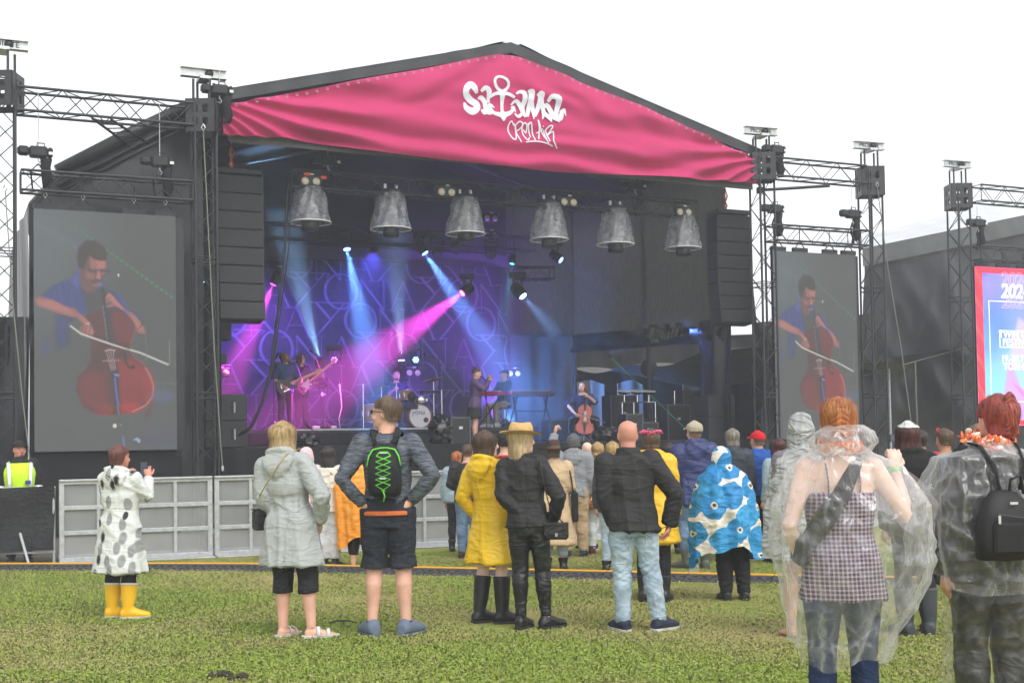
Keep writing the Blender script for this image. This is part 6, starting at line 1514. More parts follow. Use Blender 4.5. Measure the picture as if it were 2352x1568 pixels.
# floral blouse and pink hood, near the fence
person('dark-haired person in floral blouse and white trousers near the barrier', 757, 1306, 1025, -12, 'f', 1.0, 'fair', head=(-20, 0), hair=dict(mat=HB_dark, g=longh), near=False, top=dict(name='blouse', t=.03, hem=.47, flare=.02, sleeve=1.8, mat=F_floral, wr=.014), legs=dict(mat=F_whitet, t=.028, end=.08, wr=.016),
    feet=dict(kind='boot', top=.12, mat=R_blk), arms=('down', 'carry'), stance=((-.045, 0, -20), (.05, 0, -40)))
person('person in pale pink hood beside the floral blouse', 706, 1290, 1029, 10, 'f', 1.0, 'fair', near=False, over=dict(name='hooded_jacket', t=.035, hem=.46, hood='up', mat=F_pinkh, wr=.012), legs=dict(mat=F_dend, t=.014), feet=dict(kind='shoe', mat=S_navy, sole=S_white))
# orange poncho
zz_ = person('person in orange rain poncho behind the man with the backpack', 830, 1308, 1017, 6, 'f', 1.05, 'fair', hair=dict(mat=HB_ginger, g=tied, extra=[ell(0, -.35, 1.02, .17, .16, .15)]), near=False, top=dict(t=.02, mat=F_blk, hem=.45), legs=dict(mat=F_blk, t=.02, end=.12), feet=dict(kind='sandal', mat=S_dark, sole=S_dark), arms=('cross', 'cross'))
Hz = zz_.H
put('rain_poncho', poncho_sheet([(.86*Hz, .07, .07, 0, 0), (.80*Hz, .20, .13, 0, 0), (.66*Hz, .30, .20, -.02, .02), (.48*Hz, .28, .20, -.02, .0), (.20*Hz, .27, .20, 0, 0)], lambda a: .05*math.sin(2*a+1) - .06*math.cos(3*a), (9, .09), 3), F_orp, zz_.root, True)
# man with the backpack
yy = person('tall man in grey knit sweater and black shorts, hands on hips', 894, 1459, 911, 0, 'm', 1.0, 'fair', head=(72, 0), hair=dict(mat=HB_mouse, g=dict(short, thick=.05), locks=160), top=dict(name='sweater', t=.018, hem=.515, flare=.0, sleeve=1.93, su=.020, sl=.013, collar=.012, mat=F_heath, wr=.014), legs=dict(name='shorts', mat=fab('charcoal_shorts', (40, 43, 52), .85, .15), t=.030, end=.285, hem=.118, wr=.010),
    feet=dict(kind='croc', mat=R_grey, sole=R_grey, add=.014), arms=(((.078, -.06, .655), (-.012, -.030, .548)), ((.092, -.06, .665), (-.012, -.030, .556))), stance=((-.070, 0, 24), (.072, 0, -26)), handdir={-1: ((.75, -.45, -.5), (.3, .9, 0)), 1: ((-.75, -.45, -.45), (-.3, .9, 0))}, curl=.25, face=True)
Hy = yy.H
for s in (-1, 1):
    an = yy.L[s][2]; put('sock', tube([an + Vector((0, 0, -.03)), an + Vector((0, 0, .035))], [.052, .049], 14), F_blk, yy.root, True)
put('orange_waistband', loft([ering((0, -.012, z), yy.bx(.1)+.026+e, yy.by(.1)+.030+e, n=30, p=.9) for z, e in ((.505*Hy, .003), (.508*Hy, .007), (.520*Hy, .007), (.524*Hy, .001))]), fab('orange_lining', (216, 112, 56), .7), yy.root, True)
put('printed_collar', tube([yy.nk + Vector((math.sin(a)*.082, math.cos(a)*.078 + .005, -.002-.010*math.cos(a))) for a in np.linspace(0, 2*PI, 22)], .014, 8), F_blk, yy.root, True)
sung = acc(yy, 'sunglasses', 'dark sunglasses worn by the man with the backpack', 'glasses')
for s in (-1, 1): put('lens', xf(ell(s*.155, .445, .53, .10, .022, .08), yy.HM), pm('smoked_lens', (.01, .01, .012, 1), .08, 0, 1, 0), sung, True); put('temple_arm', xf(tube([(s*.25, .43, .56), (s*.36, .2, .53), (s*.385, -.03, .50)], .016, 6), yy.HM), M_ink, sung)
bp_ = acc(yy, 'backpack', 'black backpack with bright green zigzag cord on the tall man', 'backpack')
zb0, zb1 = .585*Hy, .805*Hy; rings = []
for k, wx, dy in ((0, .09, .05), (.03, .125, .095), (.2, .138, .115), (.45, .136, .115), (.7, .128, .10), (.88, .106, .075), (.97, .075, .045), (1.0, .05, .03)):
    rings.append(ering((0, -.115-dy*.82, zb0+(zb1-zb0)*k), wx, dy, n=26, p=.75))
put('main_pack', loft(rings), pm('pack_fabric', lin(34, 35, 36), .8, .2, 12, .3, 150), bp_, True)
put('front_pocket', loft([ering((0, -.29 + .02*abs(k-.4), zb0+.03+(zb1-zb0)*.52*k), wx, .035, n=22, p=.7) for k, wx in ((0, .09), (.06, .115), (.5, .12), (.9, .105), (1, .08))]), pm('pack_fabric_dark', lin(24, 25, 26), .85, .2, 12, .3, 150), bp_, True)
put('grab_loop', tube([(-.045, -.12, zb1-.01), (-.04, -.10, zb1+.045), (.04, -.10, zb1+.045), (.045, -.12, zb1-.01)], .014, 6, .6), F_blk, bp_, True)
M_neon = pm('neon_green_cord', lin(110, 224, 60), .5, .05, 10, 0)
def yb(z): 
    k = (z-zb0)/(zb1-zb0); return -.125 - 2*.82*float(np.interp(k, [0, .03, .2, .45, .7, .88, .97], [.05, .095, .115, .115, .10, .075, .045]))*.995 - .012 - (.028 if k < .55 else 0)
zs = np.linspace(zb1-.10, zb0+.05, 7)
for q in (0, 1):
    pts = []
    for i, z in enumerate(zs): 
        pts.append((((.058 if (i+q) % 2 == 0 else -.058)*(1 if i < 6 else .25)), yb(z), z))
    put('cord', tube(pts, .0055, 6), M_neon, bp_, True)
put('cord', tube([(-.058, yb(zs[0]), zs[0]), (-.03, yb(zs[0]+.025)-.003, zs[0]+.03), (.03, yb(zs[0]+.025)-.003, zs[0]+.03), (.058, yb(zs[0]), zs[0])], .0055, 6), M_neon, bp_, True)
put('cord_end', tube([(0, yb(zs[-1]), zs[-1]), (.01, yb(zs[-1])+.01, zs[-1]-.04), (-.005, yb(zs[-1])+.05, zs[-1]-.085)], .006, 6), M_neon, bp_, True)
for s in (-1, 1):
    put('piping', tube([(s*.135, yb(zb1-.17)+.04, zb1-.18), (s*.118, yb(zb1-.1)+.015, zb1-.10), (s*.088, yb(zb1-.05)+.005, zb1-.050), (s*.03, yb(zb1-.035), zb1-.037), (0, yb(zb1-.035), zb1-.036)], .006, 6), M_neon, bp_, True)
    put('strap', tube([(s*.07, -.13, zb1-.03), (s*.095, -.10, .845*Hy), (s*.105, -.02, .862*Hy), (s*.11, .07, .835*Hy), (s*.125, .135, .74*Hy), (s*.15, .08, .62*Hy), (s*.145, -.10, .57*Hy)], .034, 8, .25), F_blk, bp_, True)
put('reflective_print', mv(box(-.03, .03, 0, .002, -.006, .006), 0, yb(zb1-.075)-.006, zb1-.075), F_refl, bp_); put('reflective_print', mv(box(-.025, .025, 0, .002, -.005, .005), 0, yb(zb0+.15)-.012, zb0+.15), F_refl, bp_)
# yellow raincoat and black outfit pair
person('brown-haired person in yellow hooded raincoat and tall black boots', 1128, 1430, 990, -38, 'f', .90, 'pale', head=(-42, 0), hair=dict(mat=HB_brown, g=dict(bob, zf=.62), locks=140), face=True, lean=(-.02, 0), over=dict(name='raincoat', t=.026, hem=.315, flare=.075, sleeve=1.95, su=.028, sl=.024, hood='down', mat=F_yel, wr=.015, seams=[[(-.12, -.06, .745), (0, -.11, .735), (.12, -.06, .745)], [(0, -.12, .73), (.01, -.15, .33)], [(-.13, 0, .33), (0, -.17, .325), (.13, 0, .33)]]), top=dict(t=.01, mat=F_blk, hem=.45),
    legs=dict(mat=F_blk, t=.01, end=.42, name='shorts'), feet=dict(kind='boot', top=.245, mat=R_blk, sole=S_dark, add=.010), arms=('pocket', 'pocket'), stance=((-.06, -.02, -20), (.06, .02, -40)))
oo = person('blond person in straw hat, short black jacket and black trousers', 1226, 1443, 966, -12, 'f', .96, 'pale', head=(-62, 2), hair=dict(mat=HB_ash, g=dict(mid, ds=.42, db=.40, vol=.10), locks=120), hat=hat_brim(S_straw, pm('straw_band', lin(196, 176, 130), .7), .70, .40, .70, .12), hatz=.045, face=True, lean=(-.03, 0), pelvis=(-.02, 0, .505),
    over=dict(name='short_jacket', t=.026, hem=.505, flare=.012, sleeve=1.95, su=.026, sl=.018, collar=.03, mat=F_blkj, wr=.016, seams=[[(-.10, -.08, .76), (0, -.11, .752), (.10, -.08, .76)], [(0, -.10, .84), (0, -.12, .52)]]), legs=dict(mat=F_leather, t=.008, end=.06, wr=.010), feet=dict(kind='shoe', mat=F_leather, sole=S_dark, add=.003), arms=(((.05, -.05, .65), (-.05, -.03, .56)), 'pocket'), stance=((-.060, -.02, -10), (.062, .01, -38)))
Ho = oo.H
handbag(oo, 'small black shoulder bag at the hip of the person in straw hat', (.215, -.05, .482*Ho), .20, .135, .07, [(.28, -.06, .52*Ho), (.17, -.10, .60*Ho), (.13, -.135, .72*Ho), (.095, -.10, .83*Ho), (.085, -.0, .85*Ho), (.09, .09, .78*Ho)], F_leather, rz=R(8))
# bald man
person('bald man in black jacket and faded light jeans', 1474, 1448, 965, 2, 'm', 1.10, 'pink', head=(4, 0), lean=(-.015, 0), pelvis=(-.035, 0, .50), over=dict(name='jacket', t=.030, hem=.475, flare=.012, sleeve=1.97, su=.027, sl=.024, collar=.05, mat=F_blkj, wr=.017, seams=[[(-.12, -.08, .775), (0, -.12, .765), (.12, -.08, .775)], [(-.13, -.02, .487), (0, -.14, .485), (.13, -.02, .487)]]), legs=dict(name='jeans', mat=F_den, t=.014, t2=.020, end=.035, wr=.017, seams=[[(-.075, -.1, .46), (-.07, -.1, .405), (-.045, -.1, .39), (-.02, -.1, .405), (-.018, -.1, .46), (-.075, -.1, .46)], [(.018, -.1, .46), (.02, -.1, .405), (.045, -.1, .39), (.07, -.1, .405), (.075, -.1, .46), (.018, -.1, .46)], [(-.035, -.1, .5), (-.035, -.1, .37)]]), feet=dict(kind='shoe', mat=S_navy, sole=S_white, add=.010),
    arms=(((.055, -.02, .645), (.02, .02, .50)), ((.06, -.02, .645), (.035, .02, .50))), stance=((-.085, 0, 20), (.085, .0, -50)), curl=.8)
person('person in yellow raincoat with pink flower crown behind the bald man', 1503, 1380, 985, -10, 'f', 1.05, 'fair', hair=dict(mat=HB_brown, g=tied), near=False, hat=flower_ring([pm('pink_petals', lin(232, 110, 150), .7, .15, 9, .1), pm('deep_pink_petals', lin(214, 70, 100), .7, .15, 9, .1)], .88, .38, .46, 24), over=dict(name='raincoat', t=.035, hem=.34, flare=.06, hood='down', mat=F_yel2, wr=.016), legs=dict(mat=F_blk, t=.01), feet=dict(kind='boot', top=.15, mat=R_blk))
person('dark-haired person in black behind the flower crown', 1541, 1272, 1017, -5, 'f', 1.0, 'fair', hair=dict(mat=HB_dark, g=longh), near=False, over=dict(t=.025, hem=.47, mat=F_blk), legs=dict(mat=F_blk, t=.015), feet=dict(kind='shoe', mat=R_blk))
# middle group near the barrier
person('person with black beanie in red plaid shirt', 1164, 1306, 992, 0, 'm', 1.0, 'fair', hat=hat_beanie(F_blk), hair=dict(mat=HB_dark, g=short), near=False, over=dict(name='plaid_shirt', t=.022, hem=.48, mat=F_plaid), legs=dict(mat=F_blk, t=.018), feet=dict(kind='shoe', mat=fab('brown_shoe', (70, 48, 40), .6), sole=S_dark))
person('person with ginger ponytail in pale denim jacket near the barrier', 1052, 1268, 1036, -10, 'f', 1.0, 'fair', hair=dict(mat=HB_ginger, g=tied, extra=[pony(0, -.42, .72, .95, .13)]), near=False, over=dict(name='denim_jacket', t=.03, hem=.50, mat=F_denj, wr=.016), legs=dict(mat=F_blk, t=.008), feet=dict(kind='boot', top=.13, mat=R_blk))
person('man in black leather jacket and blue jeans beside the ginger ponytail', 1077, 1281, 1019, -5, 'm', 1.05, 'fair', hair=dict(mat=HB_brown, g=dict(short, thick=.02)), near=False, over=dict(name='leather_jacket', t=.03, hem=.49, mat=F_leather, wr=.016), legs=dict(name='jeans', mat=F_denm, t=.02), feet=dict(kind='shoe', mat=fab('brown_shoe', (70, 48, 40), .6), sole=S_dark), arms=('carry', 'carry'))
qq = person('person in brown brimmed hat and long beige trench coat', 1276, 1312, 1005, 2, 'f', 1.05, 'fair', hair=dict(mat=HB_brown, g=dict(tied, zb=.1)), hat=hat_brim(S_felt, pm('rust_band', lin(120, 70, 56), .7), .56, .58, .88, .06, .84), hatz=.05, near=False, over=dict(name='trench_coat', t=.034, hem=.21, flare=.07, sleeve=1.95, collar=.04, mat=F_beige, wr=.016), legs=dict(name='jeans', mat=F_den, t=.014, end=.12), feet=dict(kind='boot', top=.11, mat=R_blk), arms=('clasp', 'clasp'))
tb_ = acc(qq, 'tote_bag', 'black tote bag on the shoulder of the trench coat wearer', 'bag'); put('bag_body', join(bbox(.24, -.03, .50*qq.H, .07, .22, .36, .02)), F_blk, tb_)
for dy in (-.06, .06): put('handle', tube([(.22, -.03+dy, .60*qq.H), (.20, -.03+dy, .72*qq.H), (.17, -.02+dy*.6, .825*qq.H)], .008, 6), F_blk, tb_)
person('person in grey hoodie and grey beanie raising a fist', 1322, 1278, 997, -4, 'm', 1.05, 'fair', hat=hat_beanie(fab('grey_beanie', (94, 96, 98), .95)), hair=dict(mat=HB_brown, g=short), near=False, over=dict(name='hoodie', t=.03, hem=.49, hood='down', mat=F_ghood, wr=.016, sleeve=1.9), legs=dict(mat=F_khaki, t=.025, wr=.016), feet=dict(kind='shoe', mat=S_navy, sole=S_dark), arms=(((.075, .04, .885), (.045, .06, 1.02)), 'down'), curl=1.5)
person('curly blond person in orange jacket and white trousers', 1377, 1273, 1016, -8, 'f', 1.05, 'fair', hair=dict(mat=HB_blond, g=dict(mid, curl=.05, vol=.16)), near=False, over=dict(name='orange_jacket', t=.035, hem=.42, flare=.04, mat=F_or, wr=.014), legs=dict(mat=F_whitet, t=.012), feet=dict(kind='boot', top=.08, mat=fab('wine_boot', (92, 40, 48), .6)))
person('small bald person in pale blue shirt behind the curly blond', 1352, 1263, 1015, 10, 'm', .95, 'pale', near=False, over=dict(name='shirt', t=.02, hem=.48, mat=F_lblue), legs=dict(mat=F_whitet, t=.015, end=.2), feet=dict(kind='shoe', mat=S_navy, sole=S_white))
person('blond person half hidden by the bald man', 1412, 1316, 1014, -5, 'f', 1.0, 'fair', hair=dict(mat=HB_blond, g=dict(tied, zb=.1)), near=False, over=dict(t=.03, hem=.46, mat=F_navy2), legs=dict(name='jeans', mat=F_den, t=.012), feet=dict(kind='boot', top=.1, mat=R_blk))
# right-hand group
person('person in navy raincoat, beige cap and olive boots', 1601, 1306, 968, 6, 'm', 1.1, 'fair', hat=hat_cap(fab('beige_cap', (178, 168, 146), .85)), hair=dict(mat=HB_mouse, g=short), near=False, head=(14, 0), over=dict(name='raincoat', t=.035, hem=.43, flare=.02, hood='down', mat=F_navyr, wr=.020), legs=dict(name='jeans', mat=F_denm, t=.03, end=.12, wr=.018), feet=dict(kind='boot', top=.20, mat=R_grn, add=.012), arms=('clasp', 'clasp'), stance=((-.07, 0, 40), (.06, 0, -10)))
ll = person('person in hooded blue and white patterned rain poncho', 1690, 1377, 1021, 2, 'f', 1.08, 'fair', top=dict(name='hood', t=.02, hem=.6, sleeve=0, hood='up', mat=F_blob, wr=.010), legs=dict(mat=F_blk, t=.026, end=.04, wr=.014), feet=dict(kind='shoe', mat=R_blk, sole=S_dark, add=.01), arms=('cross', 'cross'), hatz=.03, lean=(-.05, 0), pelvis=(-.03, 0, .5))
Hl = ll.H
put('rain_poncho', poncho_sheet([(.90*Hl, .09, .10, -.11, 0), (.865*Hl, .14, .13, -.11, 0), (.82*Hl, .215, .16, -.10, .0), (.72*Hl, .275, .22, -.095, .02), (.58*Hl, .315, .26, -.09, .02), (.33*Hl, .325, .26, -.08, .0)],
    lambda a: .03*math.cos(2*a) - .15*max(0, -math.sin(a))**4 - .08*max(0, math.sin(a))**4 + .03*math.sin(5*a), (8, .10), 5, 150, 70, .014), F_blob, ll.root, True)
person('grey-haired person in slate jacket between navy raincoat and red cap', 1688, 1290, 985, -4, 'm', 1.05, 'fair', hair=dict(mat=HB_grey, g=dict(short, thick=.07, zb=.02)), near=False, head=(10, 0), over=dict(t=.03, hem=.46, collar=.05, mat=F_navy2), legs=dict(mat=F_blk, t=.02), feet=dict(kind='shoe', mat=R_blk))
person('man in red cap and bright blue jacket', 1746, 1286, 990, 12, 'm', 1.1, 'fair', hat=hat_cap(fab('red_cap', (200, 26, 32), .8)), hair=dict(mat=HB_mouse, g=dict(short, thick=.04)), near=False, head=(20, 0), over=dict(name='jacket', t=.028, hem=.50, flare=.015, collar=.04, mat=F_bluej, wr=.014), legs=dict(mat=F_blk, t=.024), feet=dict(kind='shoe', mat=S_navy, sole=S_white, add=.01), arms=('carry', 'carry'))
person('long dark-haired person in pale denim right of the red cap', 1793, 1292, 1008, 20, 'f', 1.0, 'fair', hair=dict(mat=HB_wine, g=longh), near=False, head=(15, 0), over=dict(name='denim_jacket', t=.03, hem=.49, mat=F_denj), legs=dict(mat=F_blk, t=.01), feet=dict(kind='shoe', mat=R_blk))
person('person under a yellow rain hood right of the denim jacket', 1834, 1296, 1017, 8, 'f', 1.0, 'fair', near=False, over=dict(name='raincoat', t=.04, hem=.36, hood='up', mat=F_yel2), legs=dict(mat=F_blk, t=.012), feet=dict(kind='boot', top=.2, mat=R_blk))
person('person in red jacket between the black hoodie and the denim shirt', 2122, 1330, 988, -4, 'm', 1.0, 'fair', hair=dict(mat=HB_dark, g=short), near=False, over=dict(t=.03, hem=.47, mat=fab('red_jacket', (196, 44, 52), .75)), legs=dict(mat=F_blk, t=.02), feet=dict(kind='boot', top=.15, mat=R_blk), arms=('down', 'down'))
ee = person('person in denim shirt with red sunglasses on the head, filming', 2178, 1345, 984, 14, 'm', 1.08, 'tan', hair=dict(mat=HB_brown, g=short), near=False, over=dict(name='denim_shirt', t=.026, hem=.48, mat=F_denshirt, wr=.014), legs=dict(mat=F_blk, t=.02), feet=dict(kind='boot', top=.15, mat=R_blk), arms=(((.07, .07, .76), (.045, .16, .90)), 'down'), handdir={-1: ((-.5, .2, .8), (.3, .95, 0))})
phone(ee, 'phone held sideways by the person in denim shirt', -.165*ee.H-.10, .19*ee.H, .945*ee.H, land=True)
rg_ = acc(ee, 'sunglasses', 'red-rimmed sunglasses pushed up on the filming person', 'glasses'); M_redp = pm('red_plastic', lin(200, 40, 50), .3, .05, 5, 0)
for s in (-1, 1): put('lens', xf(ell(s*.16, .28, .98, .12, .05, .06), ee.HM), M_redp, rg_, True); put('temple_arm', xf(tube([(s*.28, .22, .96), (s*.38, -.1, .85), (s*.36, -.3, .78)], .02, 6), ee.HM), M_redp, rg_)
person('person with wavy brown hair beside the poster screen', 2254, 1345, 975, 6, 'f', 1.0, 'fair', hair=dict(mat=HB_mouse, g=dict(longh, curl=.03, vol=.14)), near=False, over=dict(t=.03, hem=.46, mat=F_ghood), legs=dict(mat=F_blk, t=.012), feet=dict(kind='boot', top=.15, mat=R_blk))
cw = person('person with long dark red hair, white cap and black hoodie', 2106, 1457, 962, 4, 'f', 1.05, 'fair', hair=dict(mat=HB_wine, g=dict(longh, ds=1.0, db=1.25, vol=.16), locks=120), hat=[('cap', hair_grid(thick=.10, zf=.90, zs=.90, zb=.84, strand=.003, seed=4), S_white)], hatz=.03, lean=(-.02, 0), over=dict(name='hoodie', t=.034, hem=.47, hood='down', mat=F_hoodie, wr=.016), legs=dict(name='leggings', mat=F_blk, t=.008), feet=dict(kind='boot', top=.215, mat=R_slate, trim=pm('boot_trim_grey', lin(88, 86, 96), .6), add=.012), stance=((-.05, 0, 12), (.06, 0, -16)))
Hc = cw.H
def emblem(x, y, z, s):
    g = [tube([(-.5*s, 0, -.9*s), (-.35*s, 0, .3*s), (0, 0, .5*s), (.1*s, 0, .1*s), (-.25*s, 0, -.1*s), (.3*s, 0, -.6*s)], .12*s, 5), tube([(.0, 0, .0), (.5*s, 0, .9*s)], .10*s, 5), tube([(.1*s, 0, -.1*s), (.6*s, 0, .2*s), (.8*s, 0, -.3*s)], .09*s, 5)]
    return mv(join(*g), x, y, z)
put('chest_emblem', emblem(.06, -cw.by(.6)-.065, .695*Hc, .036), S_white, cw.root)
# grey shawl hanging over that person's arm
def shawl_fn(a, b):
    x = -.42 + .58*a + .03*math.sin(b*6); z = .845*Hc - .36*a*a - .06*a - (.42 - .05*a)*b + .015*math.sin(a*14); y = -.24 - .03*math.sin(a*11+b*3) - .04*b
    return (x, y, z)
sw_ = acc(cw, 'shawl', 'grey woollen shawl hanging beside the black hoodie', 'shawl'); put('shawl_cloth', folds(shawl_fn, 40, 30), F_shawl, sw_, True)
# barefoot person in clear hooded cape, mostly hidden
FILM = film('clear_poncho_film', (250, 251, 253), .11, .55, .06, 6, .8, .33); FILM2 = fab('grey_rain_plastic', (168, 170, 170), .3, .12, 6, .2, 60, wrk=.6)
dd_ = person('barefoot person in pale grey hooded rain cape beside the ginger braid', 1850, 1462, 956, 2, 'f', 1.05, 'fair', hair=dict(mat=HB_mouse, g=dict(tied, strand=.004, thick=.03)), near=False, over=dict(name='dress', t=.02, hem=.40, flare=.03, sleeve=.6, mat=F_shawl), feet=None)
Hd = dd_.H
put('rain_cape', join(poncho_sheet([(1.02*Hd, .02, .02, 0, 0), (1.005*Hd, .07, .09, 0, 0), (.94*Hd, .10, .125, 0, 0), (.86*Hd, .095, .11, 0, 0), (.81*Hd, .22, .15, 0, 0), (.62*Hd, .28, .22, 0, 0), (.36*Hd, .30, .24, 0, 0)], None, (8, .06), 9)), FILM2, dd_.root, True)
# ------------------------------------------------------------------ the two in clear ponchos, nearest the camera
aP = person('ginger person with braided bun in clear poncho over gingham top', base=Vector((1.60, 6.2, 0)), H=1.755, yaw=-2, sex='f', b=1.06, skin='pale', head=(-6, 0), hair=dict(mat=HB_ginger, mat2=hairm('hair_ginger_light', (150, 84, 40), (222, 150, 92)), g=dict(tied, thick=.04, zb=.20), to=(0, -.47, .72), locks=420,
      extra=[xf(ell(0, 0, 0, .15, .07, .075), Matrix.Translation((sx_*.05, -.475+.03*abs(i_-1.5)*.5, .70-.105*i_)) @ Matrix.Rotation(sx_*.7, 4, 'Y')) for i_ in range(5) for sx_ in (-1, 1)] + [tube([(.10*math.cos(a_), -.475, .79+.03*math.sin(a_)) for a_ in np.linspace(0, 2*PI, 11)], .02, 6)]),
    top=dict(name='gingham_top', t=.013, hem=.445, flare=.022, sleeve=0, s1=.70, mat=F_ging, wr=.010), legs=dict(name='jeans', mat=F_dend, t=.004, end=.04, wr=.007, rise=.05), feet=dict(kind='shoe', mat=S_navy, sole=S_white), arms=('pocket', ((.085, -.01, .665), (.075, .07, .80))), group='people in clear ponchos', handdir={1: ((.1, .3, .9), (-.2, .9, 0))}, curl=1.2)
Ha = aP.H
for s in (-1, 1): put('shoulder_strap', tube([(s*.075, -.095, .728*Ha), (s*.078, -.10, .77*Ha), (s*.08, -.072, .815*Ha), (s*.08, -.02, .842*Ha), (s*.078, .06, .80*Ha)], .007, 6, .4), F_ging, aP.root, True)
put('wristband', tube([aP.J[1][2] + Vector((0, -.004, -.02)), aP.J[1][2] + Vector((0, .0, -.005))], [.034, .034], 14), M_neon, aP.root, True)
slg = acc(aP, 'sling_bag', 'dark sling bag strap across the back of the gingham top', 'bag'); put('strap', tube([(.085, .02, .845*Ha), (.06, -.09, .82*Ha), (-.02, -.128, .735*Ha), (-.11, -.125, .665*Ha), (-.175, -.06, .60*Ha)], [.022, .03, .045, .055, .045], 8, .28), F_blk, slg, True)
put('bag_body', bbox(-.20, .0, .58*Ha, .07, .22, .16, .03), F_blk, slg)
put('rain_poncho', poncho_sheet([(.905*Ha, .075, .085, 0, -.01), (.875*Ha, .088, .10, 0, -.01), (.845*Ha, .16, .14, 0, -.01), (.81*Ha, .27, .185, .03, 0), (.70*Ha, .37, .26, .06, .03), (.56*Ha, .385, .28, .06, .03), (.46*Ha, .33, .24, .04, .02), (.37*Ha, .255, .20, .0, .02), (.295*Ha, .215, .18, -.03, .0)],
    lambda a: .05*math.sin(a+2) + .035*math.sin(3*a), (7, .075), 4, 170, 90, .015), FILM, aP.root, True)
put('gathered_hood', poncho_sheet([(.925*Ha, .085, .09, .01, -.03), (.905*Ha, .135, .13, .01, -.04), (.875*Ha, .15, .14, .01, -.05), (.85*Ha, .12, .12, .01, -.04), (.842*Ha, .09, .09, .0, -.02)], None, (9, .10), 6, 120, 30, .016), FILM, aP.root, True)
lei_cols = [pm('orange_petals', lin(248, 140, 84), .7, .15, 9, .1), pm('white_petals', lin(244, 226, 214), .7, .1, 9, .1), pm('coral_petals', lin(244, 110, 70), .7, .15, 9, .1)]
def lei(P, label, z, rx, ry, seed):
    rg = np.random.default_rng(seed); r = acc(P, 'flower_garland', label, 'garland')
    for c, m in enumerate(lei_cols):
        g = []
        for i in range(c, 36, 3):
            a = 2*PI*i/36
            for _ in range(5):
                o = rg.normal(size=3)*.014; M = Matrix.Translation((rx*math.sin(a)+o[0], ry*math.cos(a)-.01+o[1], z+.018*math.cos(a)+o[2])) @ Euler(tuple(rg.uniform(0, 3, 3))).to_matrix().to_4x4()
                g.append(xf(ell(0, 0, 0, .026, .016, .004, 7, 4), M))
        put('petals', join(*g), m, r, True)
lei(aP, 'orange and white flower garland round the neck under the clear poncho', .868*Ha, .078, .088, 2)
bP = person('person with dyed red braid in clear poncho at the picture edge', base=Vector((2.40, 6.4, 0)), H=1.765, yaw=8, lean=(.035, 0), sex='f', b=1.12, skin='fair', head=(8, 0), hair=dict(mat=HB_red, mat2=hairm('hair_red_light', (130, 52, 44), (196, 100, 86)), g=dict(tied, thick=.06, zb=.12), to=(.04, -.44, .25), locks=420,
      extra=[xf(ell(0, 0, 0, .135, .065, .07), Matrix.Translation((sx_*.045, -.29-.17*math.sin((1.02-.09*i)*2.2), .97-.095*i)) @ Matrix.Rotation(sx_*.8, 4, 'Y')) for i in range(10) for sx_ in (-1, 1)]), over=dict(name='dark_hoodie', t=.03, hem=.47, sleeve=1.95, mat=F_hoodie, wr=.016), legs=dict(name='waterproof_trousers', mat=F_leather, t=.02, end=.05, wr=.016), feet=dict(kind='boot', top=.2, mat=R_blk), group='people in clear ponchos',
      arms=(((.05, -.03, .64), (.03, .01, .49)), ((.06, .0, .645), (.0, .07, .55))))
Hb = bP.H
put('rain_poncho', poncho_sheet([(.875*Hb, .085, .09, 0, -.01), (.85*Hb, .13, .12, 0, -.01), (.825*Hb, .26, .18, 0, 0), (.72*Hb, .36, .24, 0, 0), (.58*Hb, .385, .26, 0, 0), (.48*Hb, .37, .25, 0, 0)], lambda a: -.06*math.cos(a-2.6) + .03*math.sin(3*a), (8, .08), 7, 170, 80, .015), FILM, bP.root, True)
put('poncho_tail', poncho_sheet([(.50*Hb, .20, .16, .0, 0), (.40*Hb, .22, .18, .0, 0), (.06*Hb, .25, .19, .0, 0)], None, (6, .1), 8, 90, 40, .02), film('clear_tail_film', (220, 220, 205), .05, .26, .1, 6, .6, .3), bP.root, True)
lei(bP, 'orange flower garland round the neck of the red braid', .872*Hb, .088, .095, 5)
pk = acc(bP, 'backpack', 'small black city backpack on the person with red braid', 'backpack')
z0_, z1_ = .545*Hb, .735*Hb; rings = []
for k, wx, dy in ((0, .125, .05), (.03, .145, .07), (.25, .148, .078), (.6, .135, .07), (.85, .105, .05), (.97, .065, .03), (1, .04, .02)): rings.append(ering((-.07, -.25-dy*.5, z0_+(z1_-z0_)*k), wx, dy, n=26, p=.72))
put('main_pack', loft(rings), pm('pack_nylon', lin(30, 30, 32), .6, .2, 12, .3, 150), pk, True)
put('front_pocket', mv(bbox(0, 0, 0, .21, .03, .15, .012), -.07, -.36, z0_+.11), pm('pack_nylon_dark', lin(24, 24, 26), .6, .2, 12, .3, 150), pk); put('zip', tube([(-.16, -.372, z0_+.225), (.04, -.372, z0_+.195)], .005, 6), M_ink, pk); put('metal_badge', mv(box(-.02, .02, 0, .003, -.006, .006), -.06, -.352, z0_+.275), M_steel, pk)
put('zip_pull', mv(box(-.006, .006, 0, .004, -.02, .02), -.15, -.378, z0_+.20), M_steel, pk); put('grab_loop', tube([(-.04, -.27, z1_-.02), (-.035, -.28, z1_+.05), (.02, -.28, z1_+.07), (.035, -.27, z1_-.02)], .008, 6), F_blk, pk, True)
for s in (-1, 1): put('strap', tube([(s*.05-.02, -.24, z1_-.01), (s*.08, -.22, .80*Hb), (s*.10, -.12, .855*Hb), (s*.11, .02, .865*Hb), (s*.12, .13, .80*Hb)], .020, 8, .3), F_blk, pk, True)
put('hanging_strap', tube([(.11, -.31, z0_+.03), (.13, -.32, z0_-.16), (.12, -.31, z0_-.36)], .014, 6, .4), F_blk, pk, True)
flush()
